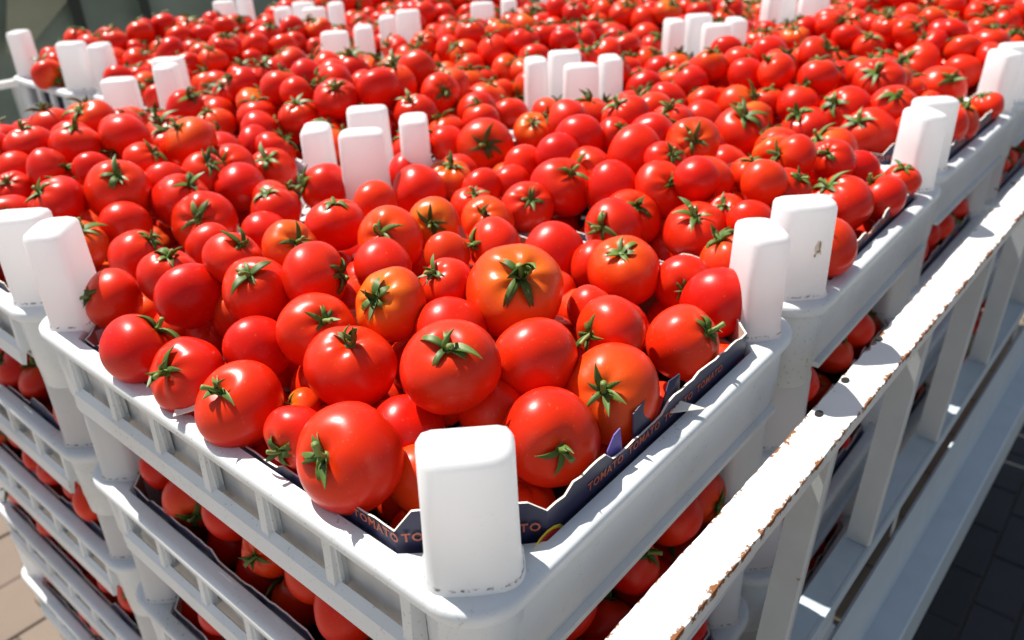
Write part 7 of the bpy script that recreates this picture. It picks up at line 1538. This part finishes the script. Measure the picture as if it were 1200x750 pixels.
for i in range(NI):
    r_ = TA[i]; x, y, z = r_[0] * .001, r_[1] * .001, r_[2] * .001; rad = r_[3] * .001 * S; ax = (r_[4], r_[5], r_[6]); hue = r_[7] / 10; cal = r_[8]
    vi = rt.randrange(14) if hue < .4 else rt.choice([0, 1, 4, 8, 11])
    big = CNT[i] > 240
    o = obj('tomato', (bodies if CNT[i] > 100 else bodies_lo)[vi], loc=W(x, y, z), label=LAB[i], cat='tomato', group='ripe tomatoes heaped in the crates')
    o.rotation_mode = 'QUATERNION'; o.rotation_quaternion = axis_quat(ax, rt.uniform(0, 6.28)); o.scale = (rad, rad, rad)
    o.color = (hue, rt.random(), 0, 1)
    if cal:
        zc = APEX[vi] + .008; cs = rt.uniform(.85, 1.12)
        if big:
            c = obj('calyx', disc_me, o, (0, 0, zc)); c.scale = (cs, cs, cs)
            for a, k, sc in calyx_layout(rt):
                s_ = obj('sepal', sep_me[k], c, (0, 0, 0), a); s_.scale = (sc, sc, sc)
        else:
            c = obj('calyx', calyx_me[rt.randrange(8)][0], o, (0, 0, zc), rt.uniform(0, 6.28)); c.scale = (cs, cs, cs)
        if rt.random() < .85: obj('stem', stem_me[rt.randrange(5)], o, (0, 0, zc + .02), rt.uniform(0, 6.28))
# the remaining, smaller showing ones as one heap
def heap():
    V = []; Fq = []; MI = []; SH = []; TI = []; off = 0
    lo = []
    for i, v in enumerate(VAR):
        vs, fs, sh = tomato_mesh('t', 16, 11, 50 + i, None, *v); lo.append((np.array(vs), np.array(fs), np.array(sh)))
    cal = []
    for me, g in calyx_me:
        vv = []; ff = []; o = 0
        for vs, fs, k in g:
            vv += vs; ff += [tuple(a + o for a in f) for f in fs]; o += len(vs)
        cal.append((np.array(vv), ff))
    faces = []
    for i in range(NI, len(TA)):
        r_ = TA[i]; p = W(r_[0] * .001, r_[1] * .001, r_[2] * .001); rad = r_[3] * .001 * S; q = axis_quat((r_[4], r_[5], r_[6]), rt.uniform(0, 6.28))
        Rm = np.array(q.to_matrix()) * rad; vi = rt.randrange(14); vs, fs, sh = lo[vi]
        V.append(vs @ Rm.T + np.array(p)); faces += (fs + off).tolist(); MI += [0] * len(fs); SH.append(sh); h = r_[7] / 10
        rr = rt.random(); TI.append(np.tile([h, rr, 0, 1], (len(vs), 1))); off += len(vs)
        if r_[8]:
            cv, cf = cal[rt.randrange(8)]; zc = APEX[vi] + .008
            V.append((cv * 1.12 + [0, 0, zc]) @ Rm.T + np.array(p)); faces += [tuple(a + off for a in f) for f in cf]; MI += [1] * len(cf)
            SH.append(np.zeros(len(cv))); TI.append(np.zeros((len(cv), 4))); off += len(cv)
    me = bpy.data.meshes.new('tomato_heap'); me.from_pydata(np.concatenate(V).tolist(), [], faces)
    me.materials.append(M['tomato_far']); me.materials.append(M['leaf']); me.polygons.foreach_set('material_index', MI)
    me.polygons.foreach_set('use_smooth', [True] * len(faces))
    a = me.attributes.new('shoulder', 'FLOAT', 'POINT'); a.data.foreach_set('value', np.concatenate(SH))
    a = me.attributes.new('tint', 'FLOAT_COLOR', 'POINT'); a.data.foreach_set('color', np.concatenate(TI).ravel())
    me.update()
    obj('tomato_heap', me, label='the smaller, farther and deeper tomatoes heaped in all the crates', cat='tomatoes', kind='stuff')
heap()

# ---------------------------------------------------------------- cart with side rails
cart = obj('flatbed_cart', None, loc=W(0, 0, -ZG), label='white painted steel cart with chipped, rusty side rails carrying the crates', cat='cart')
YAW = -.0187
def strip_mesh(name, x0, x1, prof, mat, edge, dx=.012, jit=0., seed=0, smooth=0):
    """extrude a profile (y, z) along x with optional edge jitter; 'edge' gives the chip likelihood per profile point"""
    r = random.Random(seed); n = max(1, int((x1 - x0) / dx)); vs = []; at = []; k = len(prof)
    for i in range(n + 1):
        x = x0 + (x1 - x0) * i / n; j1 = r.uniform(-jit, jit)
        for (yy, zz), e in zip(prof, edge):
            vs.append((x, yy + (j1 * min(e, 1) if e > .8 else 0), zz)); at.append(e)
    fs = []
    for i in range(n):
        for j in range(k):
            l = (j + 1) % k; fs.append((i * k + j, (i + 1) * k + j, (i + 1) * k + l, i * k + l))
    fs += [tuple(range(k)), tuple(n * k + j for j in range(k - 1, -1, -1))]
    b = MB(); b.add(vs, fs); me = b.mesh(name, mat, smooth)
    a = me.attributes.new('edge', 'FLOAT', 'POINT'); a.data.foreach_set('value', at); return me
def cpart(name, me, loc=(0, 0, 0), rz=YAW, parent=None, label=None):
    return obj(name, me, parent or cart, Vector((loc[0], loc[1], loc[2] + ZG)) * S, rz, label=label)
zt = -.18; yi, yo = -.104, -.148; th = .004
X0, X1 = -.55, 3.6
prof = [(yi, zt), (yi - .004, zt), (yi - .012, zt), (-.126, zt), (yo + .012, zt), (yo + .004, zt), (yo, zt - .0004), (yo - .0006, zt - .003), (yo - .0006, zt - .019), (yo + th, zt - .019), (yo + th, zt - th), (yi, zt - th)]
edge = [1, .78, .3, .0, .3, .85, 1.12, 1.1, .2, .2, 0, .6]
cpart('top_rail', strip_mesh('top_rail', X0, X1, prof, M['rail'], edge, jit=.0008, seed=2), label='sunlit top rail with chipped rusty edges')
zl = -.57
prof = [(yi - .002, zl), (yo + .006, zl), (yo + .004, zl + .001), (yo, zl + .001), (yo, zl - .03), (yo + th, zl - .03), (yo + th, zl - th), (yi - .002, zl - th)]
cpart('lower_rail', strip_mesh('lower_rail', X0, X1, prof, M['bed'], [.5, .3, .5, .5, .4, .3, 0, .3], seed=3))
# uprights: angle bars, one leg across the load and one along the rail
b = MB(); d = 0
b.rings([[(0, yi - .006, z), (0, yo + .004, z), (.004, yo + .001, z), (.012, yo + .001, z), (.012, yo + .0045, z), (.0035, yo + .0045, z), (.0035, yi - .006, z)] for z in (zl + .0015, zl + .12, zl + .25, zt - .0205)])
b.v = [(x - .055 * (zt - z) / .39, y, z) for x, y, z in b.v]
um = b.mesh('upright', M['steel'], 0)
a = um.attributes.new('edge', 'FLOAT', 'POINT'); a.data.foreach_set('value', [.3, 1., 1., .5, .5, 0, 0] * 4)
for u in (-.26, .085, .425, .765, 1.105, 1.445, 1.785, 2.125, 2.465, 2.805, 3.145, 3.485):
    cpart('upright', um, (u, -.0187 * u - 0 * u, 0))
# bolt holes in the top rail
b = MB(); k = 14; b.rings([[(.0066 * math.cos(2 * math.pi * i / k), .0046 * math.sin(2 * math.pi * i / k), z) for i in range(k)] for z in (0, .0011)]); hm = b.mesh('bolt_hole', M['hole'], 30)
for hx, hy in ((.449, -.1215), (.535, -.120), (.658, -.119), (1.348, -.108), (1.40, -.125), (2.1, -.118)): cpart('bolt_hole', hm, (hx, hy, zt + .0002))
# bed side below: sloping lip, flat ledge, skirt
prof = [(-.150, -.652), (-.1545, -.650), (-.166, -.795), (-.212, -.80), (-.2155, -.803), (-.2155, -.93), (-.205, -.93), (-.205, -.812), (-.160, -.806), (-.1505, -.66)]
cpart('bed_side', strip_mesh('bed_side', X0, X1, prof, M['bed'], [.4, .8, .3, .6, 1, .4, 0, 0, 0, 0], dx=.02, seed=5))
for u in (.02, .86, 1.7, 2.54): 
    b = MB(); b.box(0, .012, yo + .0006, yo + .004, -.66, zl - .012); me = b.mesh('tie_bracket', M['steel'], 0); cpart('tie_bracket', me, (u, -.0187 * u, 0))
# boards of the bed under the stacks
for i in range(16):
    b = MB(); b.box(-.04 + i * .24, .192 + i * .24, -.08, 2.5 if i > 2 else 1.6, -1.262, -1.242); cpart('bed_board', b.mesh('bed_board', M['wood'], 0), rz=0)
b = MB(); b.box(-.03, 3.7, -.09, -.05, -1.36, -1.263); b.box(-.03, 3.7, 1.5, 1.54, -1.36, -1.263); cpart('chassis', b.mesh('chassis', M['steel'], 0), rz=0)
# wheels
def wheel(x, y):
    rs = []; k = 28; R_, w = .27, .10
    for yy, r in ((-w, .12), (-w, .20), (-w * .98, .25), (-w * .7, R_), (w * .7, R_), (w * .98, .25), (w, .20), (w, .12)):
        rs.append([(r * math.cos(2 * math.pi * i / k), yy, r * math.sin(2 * math.pi * i / k)) for i in range(k)])
    b = MB(); b.rings(rs); o = cpart('wheel', b.mesh('tyre', M['hole'], 40), (x, y, -ZG + R_), rz=0)
    rs = [[(r * math.cos(2 * math.pi * i / k), yy, r * math.sin(2 * math.pi * i / k)) for i in range(k)] for yy, r in ((-w * 1.05, .05), (-w * 1.05, .115), (w * 1.05, .115), (w * 1.05, .05))]
    b = MB(); b.rings(rs); obj('hub', b.mesh('hub', M['steel'], 40), o)
for x in (.5, 2.9):
    for y in (.25, 1.35): wheel(x, y)
# far side rail
zf = -.18; yf = 2.66
b = MB(); b.box(.2, 3.6, yf, yf + .035, zf - .02, zf); me = b.mesh('far_rail', M['rail'], 0); cpart('far_rail', me, rz=0)
b = MB(); b.box(0, .03, yf + .003, yf + .032, zf - .9, zf - .0205); me = b.mesh('far_upright', M['steel'], 0)
for u in (.66, 1.4, 2.1, 2.8): cpart('far_upright', me, (u, 0, 0), rz=0)

# ---------------------------------------------------------------- ground
b = MB(); b.add([(-140, -140, -.018), (140, -140, -.018), (140, 140, -.018), (-140, 140, -.018)], [(0, 1, 2, 3)])
ground = obj('ground', b.mesh('ground', M['ground_dark'], 0), loc=(0, 0, 0), kind='structure')
# pale slabs before and left of the cart, brightened to bounce light onto crates
b = MB(); b.add([(-60, -60, -.012), (-.25, -60, -.012), (-.25, 1.0, -.012), (60, 1.0, -.012), (60, 60, -.012), (-60, 60, -.012)], [(0, 1, 2, 5), (2, 3, 4, 5)])
obj('plaza', b.mesh('plaza', M['far_paving'], 0), kind='structure')
def paver_mesh(w, h, seed, mat, chop=.008):
    r = random.Random(seed); b = MB(); j = .0035
    b.rings([[(-w / 2 + j + o, -h / 2 + j + o, z), (w / 2 - j - o, -h / 2 + j + o, z), (w / 2 - j - o, h / 2 - j - o, z), (-w / 2 + j + o, h / 2 - j - o, z)] for z, o in ((-.03, 0), (-.004, 0), (-.0015, .0015), (0, .005))]); return b.mesh('paver', mat, 0)
def paving(name, x0, x1, y0, y1, w, h, rz, mat, label):
    base = MB(); base.add([(x0 - .02, y0 - .02, -.009), (x1 + .02, y0 - .02, -.009), (x1 + .02, y1 + .02, -.009), (x0 - .02, y1 + .02, -.009)], [(0, 1, 2, 3)])
    root = obj(name, base.mesh(name, M['joint'], 0), kind='structure')
    pm = [paver_mesh(w, h, i, mat) for i in range(3)]; r = random.Random(8); n = 0
    ny = int((y1 - y0) / h); nx = int((x1 - x0) / w)
    for j in range(ny):
        for i in range(nx):
            ox = (w / 2 if j % 2 else 0)
            o = obj('paver', pm[(i + j) % 3], root, Vector((x0 + w / 2 + i * w + ox, y0 + h / 2 + j * h, r.uniform(-.004, .001))) * S); n += 1
            o.rotation_euler = (r.uniform(-.008, .008), r.uniform(-.008, .008), r.uniform(-.01, .01))
    return n
paving('paving', -.45, 1.25, 1.7, 3.5, .28, .28, 0, M['paver'], '')
paving('pavement', .9, 4.9, -1.1, .7, .28, .14, 0, M['paver_shaded'], '')

# ---------------------------------------------------------------- green canvas screen behind the cart
scr = obj('canvas_screen', None, loc=W(.0, 5.2, -ZG), label='blurred dark green canvas screen hanging behind the far end of the load', cat='screen')
def curtain(x0, x1, z0, z1, amp, seed, mat, y=0):
    r = random.Random(seed); n = 60; vs = []; fs = []; m_ = 7; ph = [r.uniform(0, 6) for _ in range(4)]
    for i in range(n + 1):
        x = x0 + (x1 - x0) * i / n
        for j in range(m_ + 1):
            z = z0 + (z1 - z0) * j / m_; t = 1 - .5 * j / m_
            yy = y + amp * t * (math.sin(x * 9 + ph[0]) + .6 * math.sin(x * 21 + ph[1] + z) + .4 * math.sin(x * 4 + ph[2] + z * 2)); vs.append((x, yy, z))
    for i in range(n):
        for j in range(m_): fs.append((i * (m_ + 1) + j, (i + 1) * (m_ + 1) + j, (i + 1) * (m_ + 1) + j + 1, i * (m_ + 1) + j + 1))
    k = len(vs); b = MB(); b.add(vs + [(x, y_ + .004, z) for x, y_, z in vs], fs + [tuple(a + k for a in reversed(f)) for f in fs]); return b.mesh('canvas_panel', mat, 80)
for k_, (a_, c_, mt_) in enumerate(((-1.2, .8, 'canvas'), (.8, 1.98, 'canvas'), (1.98, 2.42, 'canvas'), (2.42, 4.6, 'canvas'), (4.6, 7., 'canvas'))):
    o = obj('canvas_panel', curtain(a_, c_, 0, 2.25, .02, k_, M[mt_], .01 * (k_ % 2)), scr)
    b = MB(); b.box(c_ - .035, c_ + .035, -.05, -.044, 0, 2.24); obj('strap', b.mesh('strap', M['canvas_d'], 0), scr)
b = MB(); b.rings([[(1.50, -.07, 1.42), (1.62, -.07, 1.42), (1.93, -.07, 1.66), (1.93, -.07, 1.75), (1.6, -.07, 1.72)], [(1.50, -.06, 1.42), (1.62, -.06, 1.42), (1.93, -.06, 1.66), (1.93, -.06, 1.75), (1.6, -.06, 1.72)]]); obj('canvas_flap', b.mesh('canvas_flap', M['canvas_o'], 0), scr)
b = MB(); b.box(-1.2, 7, -.02, .02, 2.25, 2.29); obj('top_pole', b.mesh('top_pole', M['steel'], 0), scr)
